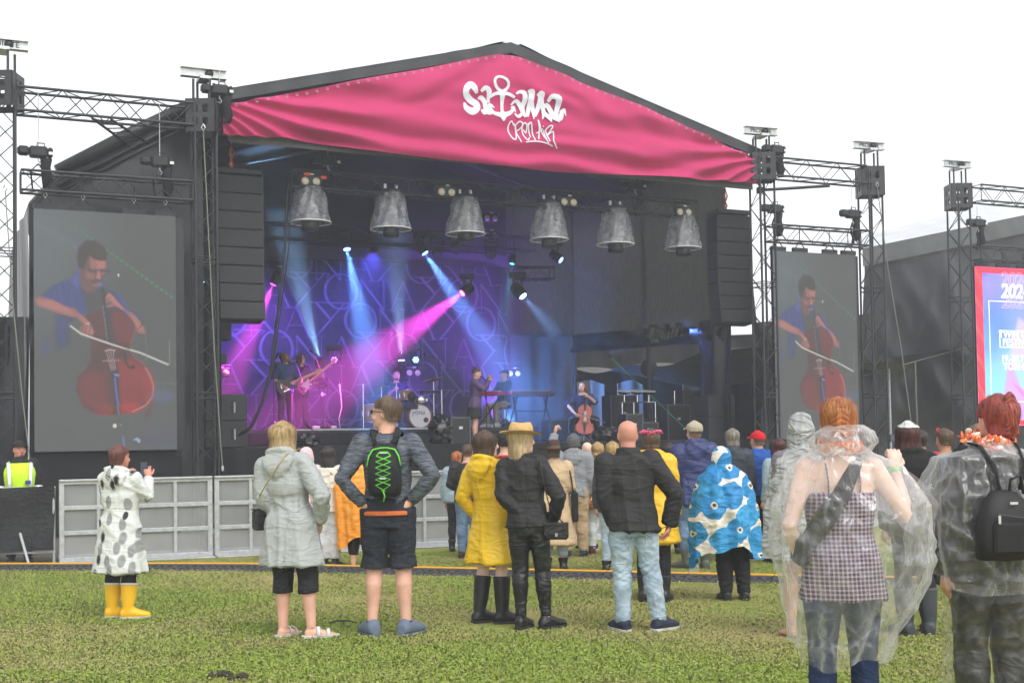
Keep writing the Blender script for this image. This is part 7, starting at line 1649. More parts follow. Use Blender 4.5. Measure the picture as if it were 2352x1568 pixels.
# ================================================================== barrier in front of the stage
FD = Vector((.936, .351, 0)); FN = Vector((.351, -.936, 0)); F0 = Vector((-6.16, 17.14, 0))
def mesh_mat():
    m, t, p, o = base_mat('perforated_sheet')
    tc = t.nodes.new('ShaderNodeTexCoord'); sp_ = N_(t, 'ShaderNodeSeparateXYZ'); t.links.new(tc.outputs['Object'], sp_.inputs[0])
    k = 2*PI/.022
    a = mth(t, 'SINE', mth(t, 'MULTIPLY', sp_.outputs[0], k)); b = mth(t, 'SINE', mth(t, 'MULTIPLY', sp_.outputs[2], k)); h = mth(t, 'GREATER_THAN', mth(t, 'MULTIPLY', a, b), .30)
    h = mth(t, 'MAXIMUM', h, mth(t, 'LESS_THAN', mth(t, 'MULTIPLY', a, b), -.75))
    nz = N_(t, 'ShaderNodeTexNoise', i_Scale=3.0, i_Detail=6.0); t.links.new(tc.outputs['Object'], nz.inputs['Vector'])
    t.links.new(mixc(t, nz.outputs['Fac'], lin(150, 152, 152), lin(196, 198, 196)), p.inputs['Base Color']); p.inputs['Metallic'].default_value = .4; p.inputs['Roughness'].default_value = .5
    tr = t.nodes.new('ShaderNodeBsdfTransparent'); ms = t.nodes.new('ShaderNodeMixShader'); t.links.new(h, ms.inputs[0]); t.links.new(p.outputs[0], ms.inputs[1]); t.links.new(tr.outputs[0], ms.inputs[2]); t.links.new(ms.outputs[0], o.inputs['Surface'])
    return m
M_mesh = mesh_mat(); PLn = 2.04; BH = 1.10
ang = math.atan2(FD.y, FD.x)
pos_lab = ['first', 'second', 'third', 'fourth', 'fifth', 'sixth', 'seventh', 'eighth', 'ninth', 'tenth', 'eleventh', 'twelfth', 'thirteenth', 'fourteenth', 'fifteenth', 'sixteenth', 'seventeenth', 'eighteenth']
proto = None
for i in range(8):
    r = empty('stage_barrier', F0 + FD*(PLn+.025)*i, ang, '%s aluminium mesh barrier panel from the left, in front of the stage' % pos_lab[i], 'barrier', 'mesh barrier panels along the stage front')
    if proto is None:
        proto = []
        fr = .045
        for k in range(5):
            x = PLn*k/4; w_ = .07 if k in (0, 4) else .05; x = min(max(x, w_/2), PLn-w_/2); proto.append(('post', mk_mesh(bbox(x, 0, BH/2, w_, .05, BH, .008), M_alu)))
        for z in (.04, .40, .74, BH-.02): proto.append(('rail', mk_mesh(bbox(PLn/2, 0, z, PLn-.02, .046, .06 if z < 1 else .05, .008), M_alu)))
        proto.append(('top_rail', mk_mesh(bbox(PLn/2, 0, BH+.012, PLn, .10, .03, .008), M_alu)))
        for k in range(4):
            for z0, z1 in ((.07, .37), (.43, .71), (.77, BH-.045)):
                proto.append(('mesh_infill', mk_mesh((np.array([(PLn*k/4+.02, .02, z0), (PLn*(k+1)/4-.02, .02, z0), (PLn*(k+1)/4-.02, .02, z1), (PLn*k/4+.02, .02, z1)]), [(0, 1, 2, 3)]), M_mesh)))
        proto.append(('tread_plate', mk_mesh(bbox(PLn/2, -.15, .012, PLn, .42, .02, .006), M_alu)))
        for k in (0, 2, 4): proto.append(('back_brace', mk_mesh(tube([(min(max(PLn*k/4, .05), PLn-.05), .03, BH*.85), (min(max(PLn*k/4, .05), PLn-.05), 1.1, .03)], .022, 8), M_alu, True)))
        proto.append(('foot_plate', mk_mesh(bbox(PLn/2, .6, .012, PLn, 1.05, .016, .006), M_alu)))
    for nm, me in proto: put(nm, me, None, r)
cf = empty('cloth_barrier', F0 - FD*.02, ang - R(14), 'low crowd fence wrapped in black cloth before the security guard', 'barrier')
V = []
def cfn(a, b): return (-3.2*(1-a) - .03, -.03 - .03*math.sin(a*30+b*3)*(.3+b) - .05*math.sin(b*6 + a*9)*.6, 1.04 - .86*b + .015*math.sin(a*7))
put('black_cloth', folds(cfn, 90, 24), fab('fence_cloth', (44, 44, 46), .8, .2), cf, True)
for x in (-.05, -1.1, -2.2, -3.2): bar('post', (x, .02, 0), (x, .02, 1.03), .02, M_alu, cf)
for z in (.15, 1.02): bar('rail', (-3.22, .02, z), (-.03, .02, z), .02, M_alu, cf)
bar('prop_leg', (-.55, .1, .55), (-.28, -.35, .01), .02, M_alu, cf)
# cable ramps across the field
RP = [Vector((-7.3, 16.55, 0)), Vector((-6.72, 16.45, 0)), Vector((-3.6, 16.0, 0)), Vector((-.95, 15.05, 0)), Vector((1.0, 14.35, 0)), Vector((2.63, 13.72, 0)), Vector((4.4, 13.2, 0)), Vector((7.5, 12.4, 0))]
def along(s):
    for a, b in zip(RP[:-1], RP[1:]):
        L = (b-a).length
        if s <= L: return a + (b-a)*(s/L)
        s -= L
    return RP[-1]
M_yl = pm('yellow_ramp_lid', lin(222, 166, 46), .6, .12, 9, .2, 90); M_rb = pm('black_ramp_rubber', lin(66, 66, 70), .7, .25, 18, .6, 55, bdist=.01)
tot = sum((b-a).length for a, b in zip(RP[:-1], RP[1:])); s = .2; k = 0
me_b = me_l = me_t = None; L = .94
ordn = ['%d' % i for i in range(40)]
while s + L < tot:
    a, b = along(s), along(s+L); an_ = math.atan2(b.y-a.y, b.x-a.x)
    if me_b is None:
        prof = [(-.21, 0), (-.20, .012), (-.05, .062), (.08, .062), (.22, .012), (.23, 0)]
        me_b = mk_mesh(loft([[(x, y, z) for y, z in prof] for x in (0, L*.992)]), M_rb); me_l = mk_mesh(bbox(L*.5, .055, .068, L*.985, .11, .016, .006), M_yl)
        g = []
        for i in range(9):
            for j in range(2):
                g.append(xf(bbox(0, 0, 0, .062, .022, .01, .003), Matrix.Translation((.06+i*.1+.05*j, -.155+.06*j, .032+.024*j)) @ Matrix.Rotation(R(20), 4, 'X') @ Matrix.Rotation(R(35 if (i+j) % 2 else -35), 4, 'Z')))
        me_t = mk_mesh(join(*g), M_rb)
    mid_ = (a+b)/2
    r = empty('cable_ramp', a, an_, '%s piece from the left of the yellow-lidded cable ramp across the grass' % pos_lab[k], 'cable ramp', 'cable ramp pieces across the grass')
    put('ramp_base', me_b, None, r); put('lid', me_l, None, r); put('tread_bumps', me_t, None, r); s += L; k += 1
# ================================================================== short wet grass and clover
def grass():
    rg = np.random.default_rng(11); n = 560000
    y = 7.2 + 10.8*rg.random(n)**1.25; x = (rg.random(n)-.5)*2*(.46*y + .3)
    lim = 17.0 + (x+6.16)*.375; ok = (y < np.minimum(lim-.15, 18.8)); x, y = x[ok], y[ok]; n = len(x)
    P = np.stack([x*.55, y*.55, x*0], -1); pn = vnoise(P, 2)*.6 + vnoise(P*2.7, 3)*.4; pf = vnoise(P*9, 6)
    hgt = (.008 + .020*rg.random(n))*(.55 + .9*np.clip(1.1-pn, 0, 1)); wd = .0035 + .003*rg.random(n); a = rg.random(n)*2*PI
    bare = (pn > .64) & (rg.random(n) < (pn-.60)*3.0); keep = ~bare; x, y, hgt, wd, a, pn, pf = [q[keep] for q in (x, y, hgt, wd, a, pn, pf)]; n = len(x)
    clo = rg.random(n) < .30*np.clip(1.25-pn, 0, 1)
    lx, ly = np.cos(a), np.sin(a); bend = (.3 + .9*rg.random(n))*hgt; V = np.zeros((n, 3, 3))
    V[:, 0] = np.stack([x-lx*wd, y-ly*wd, x*0], -1); V[:, 1] = np.stack([x+lx*wd, y+ly*wd, x*0], -1); V[:, 2] = np.stack([x-ly*bend, y+lx*bend, hgt], -1)
    # clover: small slanting leaflets
    c = np.where(clo)[0]; s = .006 + .009*rg.random(len(c)); z = .008 + .014*rg.random(len(c))
    V[c, 0] = np.stack([x[c]-lx[c]*s, y[c]-ly[c]*s, z+.004*rg.normal(size=len(c))], -1); V[c, 1] = np.stack([x[c]+lx[c]*s, y[c]+ly[c]*s, z+.004*rg.normal(size=len(c))], -1); V[c, 2] = np.stack([x[c]-ly[c]*s*1.4, y[c]+lx[c]*s*1.4, z+.010*rg.random(len(c))], -1)
    g1 = np.array((.21, .31, .035)); g2 = np.array((.36, .43, .08)); br = np.array((.43, .345, .15)); t = rg.random(n)[:, None]
    col = g1*(1-t) + g2*t; m = np.clip((pn-.47)*4.2 + (pf-.5)*.8, 0, 1)[:, None]*(rg.random(n)[:, None] < .8); col = col*(1-m*.75) + br*(m*.75); col[c] = col[c]*.9 + np.array((.08, .11, .05))*rg.random(len(c))[:, None]
    dry = rg.random(n) < .05; col[dry] = np.array((.42, .37, .22))
    me = bpy.data.meshes.new('grass'); me.vertices.add(3*n); me.vertices.foreach_set('co', V.reshape(-1)); me.loops.add(3*n); me.loops.foreach_set('vertex_index', np.arange(3*n, dtype=np.int32)); me.polygons.add(n)
    me.polygons.foreach_set('loop_start', np.arange(0, 3*n, 3, dtype=np.int32)); me.polygons.foreach_set('loop_total', np.full(n, 3, np.int32)); me.update()
    m_ = attr_mat('grass_blades', 'tint', None, .6, 0, spec=.15); t = m_.node_tree; ge = t.nodes.new('ShaderNodeNewGeometry'); vm = t.nodes.new('ShaderNodeVectorMath'); vm.operation = 'MULTIPLY_ADD'; vm.inputs[1].default_value = (.35, .35, .35); vm.inputs[2].default_value = (0, 0, .8); t.links.new(ge.outputs['Normal'], vm.inputs[0]); t.links.new(vm.outputs[0], next(n for n in t.nodes if n.type == 'BSDF_PRINCIPLED').inputs['Normal']); me.materials.append(m_)
    o = put('grass', me, None, kind='stuff'); set_cols(o, 'tint', np.repeat(col, 3, 0))
grass()
# small things lying on the grass
tw = empty('bent_twig', on_ground(787, 1433), 0, 'dark bent stick lying on the grass between grey raincoat and shorts', 'stick'); put('stick', tube([(-.12, 0, .015), (-.05, .02, .03), (.04, .02, .03), (.12, 0, .012)], .008, 6), M_ink, tw, True); put('stick_end', ell(.12, 0, .012, .012, .01, .01), M_ink, tw, True)
M_clod = pm('wet_soil', (.045, .032, .02, 1), .6, .4, 20, .8, 60, bdist=.02)
for lab, px, py, k in (('clump of dark wet soil on the grass at the lower picture edge', 505, 1556, 5), ('smaller clump of dark soil right of the first at the lower edge', 552, 1561, 3)):
    r = empty('soil_clump', on_ground(px, py), 0, lab, 'soil', 'soil clumps on the grass')
    for i in range(k):
        V_, F_ = ell(.05*math.sin(i*2.3)*i*.5, .03*math.cos(i*1.7), .018, .035-.003*i, .03, .024, 16, 10); V_ = V_ + (vnoise(V_*60 + i, 3)-.5)[:, None]*.02; V_[:, 2] = np.maximum(V_[:, 2], .003); put('clod', (V_, F_), M_clod, r, True)
# ================================================================== gear on the stage
def stand(r, x, y, z0, h, boom=None, mat=M_black, rr=.011):
    put('pole', tube([(x, y, z0), (x, y, z0+h)], rr, 8), mat, r)
    for k in range(3):
        a = 2*PI*k/3 + .4; put('leg', tube([(x, y, z0+.18), (x+.28*math.cos(a), y+.28*math.sin(a), z0+.012)], rr*.9, 6), mat, r)
    if boom: put('boom', tube([(x, y, z0+h), boom], rr*.8, 6), mat, r)
def mic(r, p, d): 
    d = Vector(d).normalized(); p = Vector(p); put('microphone', tube([p, p + d*.16], [.013, .018], 8), M_black, r, True); put('grille_ball', ell(*(p + d*.185), .028, .028, .028), M_steel if False else M_black, r, True)
def stage_thing(name, label, cat, px, py, n, z=None, rz=0, group=None):
    u, _ = SP(px, py, n); return empty(name, SW(u, n, z if z is not None else DECK), ALPHA + rz, label, cat, group)
for lab, px, n, z, h, bm in (('microphone stand in front of the guitarist', 630, 4.4, RIS, 1.42, (.02, -.05, 1.55)), ('tall microphone boom stand beside the bass player', 745, 5.2, RIS, 1.2, (-.25, -.05, 1.72)), ('low microphone stand at the front of the stage', 722, 2.2, DECK, .30, (-.06, .1, .36)),
                         ('boom microphone stand over the drum kit', 885, 5.8, RIS, 1.5, (.30, -.1, 1.75)), ('boom microphone stand right of the drum kit', 1010, 6.2, RIS, 1.75, (-.35, -.1, 1.75)), ('straight microphone stand of the singer', 1118, 2.3, DECK, 1.15, None)):
    r = stage_thing('microphone_stand', lab, 'mic stand', px, 980, n, z, 0, 'microphone stands'); stand(r, 0, 0, 0, h, bm)
    if bm: mic(r, bm, (-.5 if bm[0] < 0 else .1, -.6, .35))
# drums
wood = pm('drum_wood', lin(150, 116, 84), .4, .25, 4, .1, 60, stretch=(1, 1, 9)); skinm = pm('drum_head', (.72, .70, .74, 1), .5, .04, 5, 0); bronze = pm('cymbal', lin(110, 88, 46), .35, .15, 6, 0, metal=.8)
dk = stage_thing('drum_kit', 'wooden drum kit with white bass drum head on the riser', 'drum kit', 958, 960, 5.0, RIS)
def drum(nm, x, y, z, rad, h, ax='z', tilt=0, mat=wood):
    M = Matrix.Translation((x, y, z)) @ (Matrix.Rotation(PI/2, 4, 'X') if ax == 'y' else Matrix.Rotation(tilt, 4, 'X'))
    sh = put(nm, xf(lathe([(rad*.97, -h/2), (rad, -h/2+.005), (rad, h/2-.005), (rad*.97, h/2)], 28), M), mat, dk, True)
    for zz in (-h/2, h/2): put('hoop', xf(tube([((rad+.008)*math.cos(a), (rad+.008)*math.sin(a), zz) for a in np.linspace(0, 2*PI, 29)], .011, 6), M), wood if rad > .25 else M_chrome, sh, True)
    put('drum_head', xf(lathe([(rad*.96, h/2+.003), (rad*.5, h/2+.005), (.002, h/2+.005)], 28), M), skinm, sh)
    for i in range(8):
        a = 2*PI*i/8 + .2; put('lug', xf(bbox((rad+.012)*math.cos(a), (rad+.012)*math.sin(a), 0, .02, .02, min(.12, h*.5), .005), M), M_chrome, sh)
    return sh
drum('bass_drum', 0, 0, .275, .27, .42, 'y'); drum('floor_tom', -1.02, .35, .36, .22, .42); drum('rack_tom', -.26, .02, .75, .165, .22, tilt=R(-12)); drum('snare_drum', .12, .12, .66, .16, .14, tilt=R(-6), mat=M_chrome)
o = put('bass_drum_lettering', text_mesh('yona', .17, M_ink, -.004, .001, shear=.18), None, dk); o.matrix_local = Matrix.Translation((-.05, -.222, .37)) @ Matrix.Rotation(PI/2, 4, 'X')
put('sound_hole', xf(lathe([(.062, 0), (.06, .003), (.002, .003)], 20), Matrix.Translation((.14, -.222, .19)) @ Matrix.Rotation(PI/2, 4, 'X')), M_ink, dk)
for x, y, z, t, rad in ((-.72, .45, 1.02, .1, .22), (-.38, .35, 1.16, .15, .25), (.52, .25, 1.16, -.25, .25)):
    c = put('cymbal', xf(lathe([(.01, .035), (.04, .03), (.06, .015), (rad, 0), (rad, -.004), (.05, .008)], 26), Matrix.Translation((x, y, z)) @ Matrix.Rotation(t, 4, 'Y') @ Matrix.Rotation(.12, 4, 'X')), bronze, dk, True)
    stand(dk, x, y, 0, z, None, M_chrome, .012)
for x, y, z in ((-1.25, .2, 1.05), (.62, -.02, .9)): put('chrome_rod', tube([(x, y, 0), (x, y, z)], .012, 6), M_chrome, dk)
put('drum_pad', bbox(.33, .05, .86, .38, .25, .05, .01), M_black, dk); put('pedal_frame', bbox(.05, .3, .05, .2, .3, .06, .01), M_black, dk)
# keyboard, stool
kb = stage_thing('stage_keyboard', 'long red-cased stage keyboard on a folding stand', 'keyboard', 1220, 980, 4.7, RIS)
put('case', bbox(0, 0, .80, 1.15, .30, .11, .015), pm('red_lacquer', lin(150, 26, 34), .35, .1, 6, 0), kb); put('top_panel', bbox(0, .02, .862, 1.12, .22, .012, .004), M_black, kb)
put('front_rail', bbox(0, -.152, .80, 1.13, .006, .085, .003), M_ink, kb)
for i in range(18): put('key', box(-.54+.06*i+.002, -.54+.06*(i+1)-.002, .02, .13, .868, .878), skinm, kb)
for x in (-.45, .45): put('leg', join(tube([(x, -.2, 0), (x*.9, .12, .75)], .022, 6), tube([(x, .3, 0), (x*.9, -.1, .75)], .022, 6)), M_black, kb)
put('stand_bar', tube([(-.42, 0, .38), (.42, 0, .38)], .016, 6), M_black, kb)
kb2 = stage_thing('red_keyboard', 'small red keyboard at the hands of the keyboard player', 'keyboard', 1128, 980, 5.1, RIS, R(-60)); put('case', bbox(0, 0, .82, .7, .28, .09, .015), pm('red_lacquer2', lin(190, 24, 40), .3, .1, 6, 0), kb2); put('leg', join(tube([(-.25, -.2, 0), (.25, .1, .78)], .02, 6), tube([(.25, -.2, 0), (-.25, .1, .78)], .02, 6)), M_black, kb2)
for i in range(10): put('key', box(-.32+.064*i+.002, -.32+.064*(i+1)-.002, -.12, 0, .866, .874), skinm, kb2)
def stool(label, px, n, z, h=.52, back=False):
    r = stage_thing('stool', label, 'stool', px, 980, n, z, 0, 'stage stools'); put('seat', lathe([(.14, h-.05), (.17, h-.04), (.17, h-.01), (.14, h)], 20), F_blk, r, True); put('pole', tube([(0, 0, .1), (0, 0, h-.05)], .02, 8), M_chrome, r)
    for k in range(3): a = 2*PI*k/3; put('leg', tube([(0, 0, .22), (.24*math.cos(a), .24*math.sin(a), .01)], .014, 6), M_black, r)
stool('round stool under the drummer', 912, 6.4, RIS); stool('round stool under the keyboard player', 1160, 5.6, RIS); stool('round stool under the cellist', 1338, 3.45, DECK, .46)
# percussion pads, cases, bags, monitors
pd = stage_thing('pad_rack', 'chrome rack with three white-rimmed percussion pads', 'percussion', 1465, 980, 3.6)
for i, x in enumerate((-.36, .0, .32)):
    put('pad', xf(lathe([(.02, -.06), (.12, -.02), (.155, 0), (.155, .03), (.14, .035), (.02, .035)], 24), Matrix.Translation((x, 0, 1.16)) @ Matrix.Rotation(R(8), 4, 'X')), M_black, pd, True); put('pad_rim', xf(tube([(.158*math.cos(a), .158*math.sin(a), .03) for a in np.linspace(0, 2*PI, 25)], .012, 6), Matrix.Translation((x, 0, 1.16)) @ Matrix.Rotation(R(8), 4, 'X')), M_white, pd, True)
    put('pad_post', tube([(x, 0, .92), (x, 0, 1.12)], .014, 6), M_chrome, pd)
put('cross_bar', tube([(-.5, 0, .92), (.5, 0, .92)], .018, 8), M_chrome, pd)
for x in (-.42, -.1, .5, 1.05): put('leg', tube([(x, 0, 0), (x, 0, .92 if x < 1 else 1.2)], .016, 8), M_chrome, pd)
put('stick_tray', bbox(.28, -.05, .52, .5, .16, .02, .005), M_black, pd)
M_edge = pm('dull_case_edge', (.10, .10, .105, 1), .5, .2, 9, .1)
def flight_case(label, px, py, n, w, h, d, z=None, group='black flight cases'):
    r = stage_thing('flight_case', label, 'case', px, py, n, z, 0, group); put('box', bbox(0, 0, h/2, w, d, h, .01), M_black, r)
    for s in (-1, 1): put('edge_strip', join(box(s*w/2-.012, s*w/2+.012, -d/2-.012, -d/2+.012, 0, h)), M_edge, r)
    put('edge_strip', box(-w/2, w/2, -d/2-.011, -d/2+.011, h-.024, h+.003), M_edge, r); put('latch', bbox(0, -d/2-.012, h*.6, .08, .02, .06, .005), M_steel, r); return r
flight_case('tall black flight case right of the percussion rack', 1545, 980, 3.4, .62, .85, .6); flight_case('black flight case under the percussion rack', 1478, 990, 2.4, .50, .42, .45); flight_case('dark amplifier case behind the cellist', 1275, 980, 5.6, .55, .55, .5); flight_case('dark equipment case behind the percussion rack', 1425, 980, 5.4, .8, 1.15, .5)
flight_case('dark equipment case with laptop lid beside the subwoofers', 1590, 980, 4.6, .8, 1.25, .5)
mo = flight_case('black monitor speaker at the stage edge beside the black bag', 1050, 1000, 1.5, .42, .55, .4); mo2 = flight_case('black monitor speaker at the stage edge right of the cellist', 1448, 1000, 1.6, .40, .60, .4)
M_bag = pm('bin_bag_plastic', (.015, .015, .016, 1), .22, .2, 6, .6, 14, spec=.6, bdist=.03)
for lab, px, n, w, h in (('crumpled black plastic bag at the stage edge by the drums', 1010, 1.4, .34, .50), ('crumpled black plastic bag beside the cellist', 1395, 2.0, .55, .26), ('small black plastic bag below the pedal board', 705, 1.8, .28, .18)):
    r = stage_thing('plastic_bag', lab, 'bag', px, 1000, n); V_, F_ = ell(0, 0, h*.5, w*.55, .25, h*.55, 40, 26); nn = V_ - np.array((0, 0, h*.5)); nn /= np.linalg.norm(nn, axis=1)[:, None]
    V_ = V_ + nn*((ridge(V_*11, 3)-.5)*.16 + (ridge(V_*23, 4)-.5)*.07)[:, None]; V_[:, 2] = np.maximum(V_[:, 2], .004); put('bag_film', (V_, F_), M_bag, r, True); put('knot', ell(.02, 0, h*1.04, .05, .04, .06), M_bag, r, True)
pbd = stage_thing('pedal_board', 'white effect pedals lying on the riser edge', 'pedals', 735, 985, 4.7, RIS)
for x, w_, m in ((-.25, .12, M_black), (-.1, .16, M_white), (.12, .14, M_black), (.3, .13, M_steel)): put('pedal', bbox(x, 0, .04, w_, .14, .06, .01), m, pbd)
wc = stage_thing('white_cable', 'thin white cable hanging down at the left of the drums', 'cable', 780, 985, 5.2, RIS); put('cable', tube([(0, 0, 1.05), (.03, 0, .8), (.05, 0, .5), (-.02, 0, .25), (.02, 0, .02)], .012, 6), M_white, wc, True); put('plug', tube([(0, 0, 1.04), (0, 0, 1.10)], .018, 8), M_black, wc)
# stage side: things seen through the open right wall
bk = empty('backstage_canopy', SW(16.5, 7, 3.05), ALPHA, 'grey draped canopy seen through the open side of the stage', 'canopy')
def can(a, b): return (-2.2 + 5.5*a, -5 + 9*b, .55 - .5*a + .22*math.sin(b*15+a*2)*.35 + .12*math.sin(a*9) - .5*math.sin(PI*b)*.3)
put('canopy_sheet', folds(can, 40, 60), fab('canopy_cloth', (120, 118, 110), .8, .15), bk, True)
for x, y in ((-2, -4.5), (-2, 3.5), (3, -4.5), (3, 3.5)): put('pole', tube([(x, y, -3.05), (x, y, .3)], .03, 8), M_alu, bk)
dkw = empty('backstage_wall', SW(17.5, 10.5, 0), ALPHA, 'dark backstage drape behind the canopy', 'curtain')
put('drape', xf(sheet((13.2, 12.2), (21, 6.5), 0, 4.5, 0, 4.5, .08, 4, 90, 20, 2), Matrix.Rotation(-ALPHA, 4, 'Z') @ Matrix.Translation(-SW(17.5, 10.5, 0))), pm('charcoal_drape', (.035, .035, .036, 1), .85, .3, 3, .3, 20), dkw, True); put('top_pipe', xf(tube([SW(13.2, 12.2, 4.52), SW(21, 6.5, 4.52)], .03, 8), Matrix.Rotation(-ALPHA, 4, 'Z') @ Matrix.Translation(-SW(17.5, 10.5, 0))), M_truss, dkw)
for i, (px, w_, n) in enumerate(((1352, 1.05, 9.6), (1448, .85, 9.4), (1600, .9, 8.0))):
    u, z = SP(px, 880, n); r = empty('pale_tent', SW(u, n, 0), ALPHA, ('pale tent wall glimpsed behind the cellist', 'pale tent wall glimpsed behind the percussion rack', 'pale tent wall glimpsed left of the subwoofers')[i], 'tent', 'pale tents behind the stage')
    def tw_(a, b, w_=w_, z=z): return (w_*(a-.5), .05*math.sin(a*9), (z*.99 + .12*math.sin(PI*a))*b)
    put('tent_wall', folds(tw_, 20, 6), fab('pale_tent_cloth', (206, 202, 196), .8, .06), r, True); put('tent_pole', tube([(-w_/2, 0, 0), (-w_/2, 0, z)], .025, 8), M_alu, r)
# fan / round silhouette and blue glossy sheet under the valance
fn_ = stage_thing('round_fan', 'dark round fan on a stand right of the percussion rack', 'fan', 1490, 845, 5.2, DECK); put('fan_drum', xf(lathe([(.10, -.08), (.22, -.07), (.24, 0), (.22, .07), (.10, .08)], 22), Matrix.Translation((0, 0, SP(1490, 845, 5.2)[1]-DECK)) @ Matrix.Rotation(PI/2, 4, 'X')), M_black, fn_, True); stand(fn_, 0, 0, 0, SP(1490, 845, 5.2)[1]-DECK-.2)
gs_ = empty('glossy_sheet', SPW(1535, 758, 3.2), 0, 'crumpled glossy black sheet shining blue under the side valance', 'sheet')
put('film', xf(bilinear([(1502, 788), (1588, 766), (1592, 738), (1480, 746)], 3.2, .16, 5.0, 31, 60, 24), Matrix.Translation(-gs_.location)), M_bag, gs_, True); put('hanging_cord', xf(tube([SPW(1592, 738, 3.2), SPW(1600, 700, 3.0)], .008, 6), Matrix.Translation(-gs_.location)), M_cable, gs_)
lz = empty('laser_line', SPW(1400, 818, 5.2), 0, 'thin green laser line slanting down past the percussion rack', 'laser'); put('beam_line', tube([(0, 0, 0), SPW(1592, 1000, 2.2) - lz.location], .0045, 6), em('laser_green', (.05, .8, .25, 1), .22), lz); put('laser_source', bbox(0, 0, 0, .09, .09, .09, .01), M_black, lz)
# ------------------------------------------------------------------ instruments held by players
def outline_solid(pts, t, mat_side=None):
    n = len(pts); V = [(x, -t/2, z) for x, z in pts] + [(x, t/2, z) for x, z in pts]
    return np.array(V, float), [tuple(range(n)), tuple(reversed(range(n, 2*n)))] + [(i, n+i, n+(i+1) % n, (i+1) % n) for i in range(n)]
def smooth_loop(pts, sub=5):
    P = np.array(pts, float); n = len(P); out = []
    for k in range(n):
        p0, p1, p2, p3 = P[k-1], P[k], P[(k+1) % n], P[(k+2) % n]
        for f in np.linspace(0, 1, sub, endpoint=False): out.append(.5*((2*p1) + (-p0+p2)*f + (2*p0-5*p1+4*p2-p3)*f*f + (-p0+3*p1-3*p2+p3)*f**3))
    return [tuple(q) for q in out]
def guitar(label, M, body_mat, plate_mat, L=.62):
    r = empty('electric_guitar', label=label, cat='guitar', M=M)
    b = smooth_loop([(-.20, -.05), (-.19, .12), (-.08, .165), (.02, .11), (.10, .13), (.20, .15), (.19, .06), (.15, .02), (.16, -.05), (.24, -.10), (.20, -.165), (.08, -.12), (-.02, -.15), (-.14, -.17)])
    put('guitar_body', outline_solid(b, .045), body_mat, r, False); put('pick_guard', mv(outline_solid([(x*.55+.05, z*.55-.01) for x, z in b], .006), 0, -.0275, 0), plate_mat, r)
    put('neck', join(box(.12, .12+L, -.036, -.012, -.026, .026)), pm('maple', lin(206, 160, 110), .4, .1, 6, 0), r)
    for i in range(10): put('fret', box(.2+L*.085*i, .204+L*.085*i, -.039, -.0365, -.024, .024), M_steel, r)
    put('headstock', mv(outline_solid(smooth_loop([(0, -.025), (.02, .03), (.12, .045), (.17, .02), (.15, -.03), (.06, -.04)], 3), .016), .12+L, -.024, 0), pm('maple', lin(206, 160, 110)), r)
    for i in range(6): put('tuner', ell(.14+L+.022*i, -.024, .055, .008, .008, .012, 8, 6), M_chrome, r)
    put('bridge', box(-.12, -.09, -.036, -.031, -.035, .035), M_chrome, r); put('control_plate', mv(bbox(0, 0, 0, .16, .008, .03, .003), -.02, -.035, -.11), M_chrome, r); return r
# ------------------------------------------------------------------ the band
G_B = 'band on the stage'; STY = 24.3
B_shirt = fab('blue_denim_shirt', (48, 70, 118), .85, .15); 
def on_stage(px, n, z): u, _ = SP(px, 980, n); return SW(u, n, z)
gt = person('long-haired guitarist in blue shirt with head bowed', base=on_stage(655, 4.75, RIS), H=1.76, yaw=212, b=1.0, head=(0, -48), hair=dict(mat=hairm('hair_light_brown', (110, 78, 54), (170, 130, 96)), g=dict(longh, zf=.5, ds=.9, db=.7, vol=.08, front=.95), locks=80), near=False, group=G_B, lean=(0, .05), over=dict(name='shirt', t=.035, hem=.47, sleeve=1.0, su=.035, mat=B_shirt, wr=.014), legs=dict(mat=F_blk, t=.008), feet=dict(kind='shoe', mat=R_blk),
    arms=(((.05, .07, .64), (.03, .20, .62)), ((.05, .0, .64), (-.02, .13, .545))), curl=.9)
def local_tf(P, c, xdir, up=(0, 0, 1)):
    x = Vector(xdir).normalized(); y = Vector((0, 0, 1)).cross(x); y = -y if False else y; z = x.cross(y).normalized(); y = z.cross(x)
    m = Matrix((x, y, z)).transposed().to_4x4(); m.translation = Vector(c); return P.M @ m
guitar('dark electric guitar with maple neck played by the long-haired guitarist', local_tf(gt, (.07, .21, .555*1.76), (-1, .10, .42)), pm('slate_body', lin(56, 60, 64), .35, .1, 6, 0), pm('dark_guard', lin(40, 42, 46), .4, .05, 6, 0))
bs = person('long-haired bass player in dark shirt behind the guitarist', base=on_stage(692, 6.2, RIS), H=1.80, yaw=228, head=(20, 0), hair=dict(mat=HB_brown, g=dict(longh, ds=.9, db=.9, vol=.06, front=.6)), face=True, near=False, group=G_B, over=dict(name='shirt', t=.028, hem=.48, sleeve=1.0, mat=fab('dark_blue_shirt', (40, 44, 84), .85), wr=.012), legs=dict(mat=F_blk, t=.012), feet=dict(kind='shoe', mat=R_blk), arms=(((.07, .05, .67), (.06, .20, .70)), ((.05, .0, .64), (-.02, .13, .56))), curl=.9)
guitar('white and red bass guitar with long neck held upward', local_tf(bs, (.06, .20, .58*1.8), (-1, .1, .72)), pm('red_body', lin(140, 46, 70), .3, .1, 6, 0), pm('white_guard', (.7, .7, .74, 1), .4, .05, 6, 0), .78)
seat = dict(pelvis=(0, 0, .30), knees=((-.10, .235, .295), (.10, .235, .295)), ankles=((-.10, .20, .045), (.10, .22, .045)))
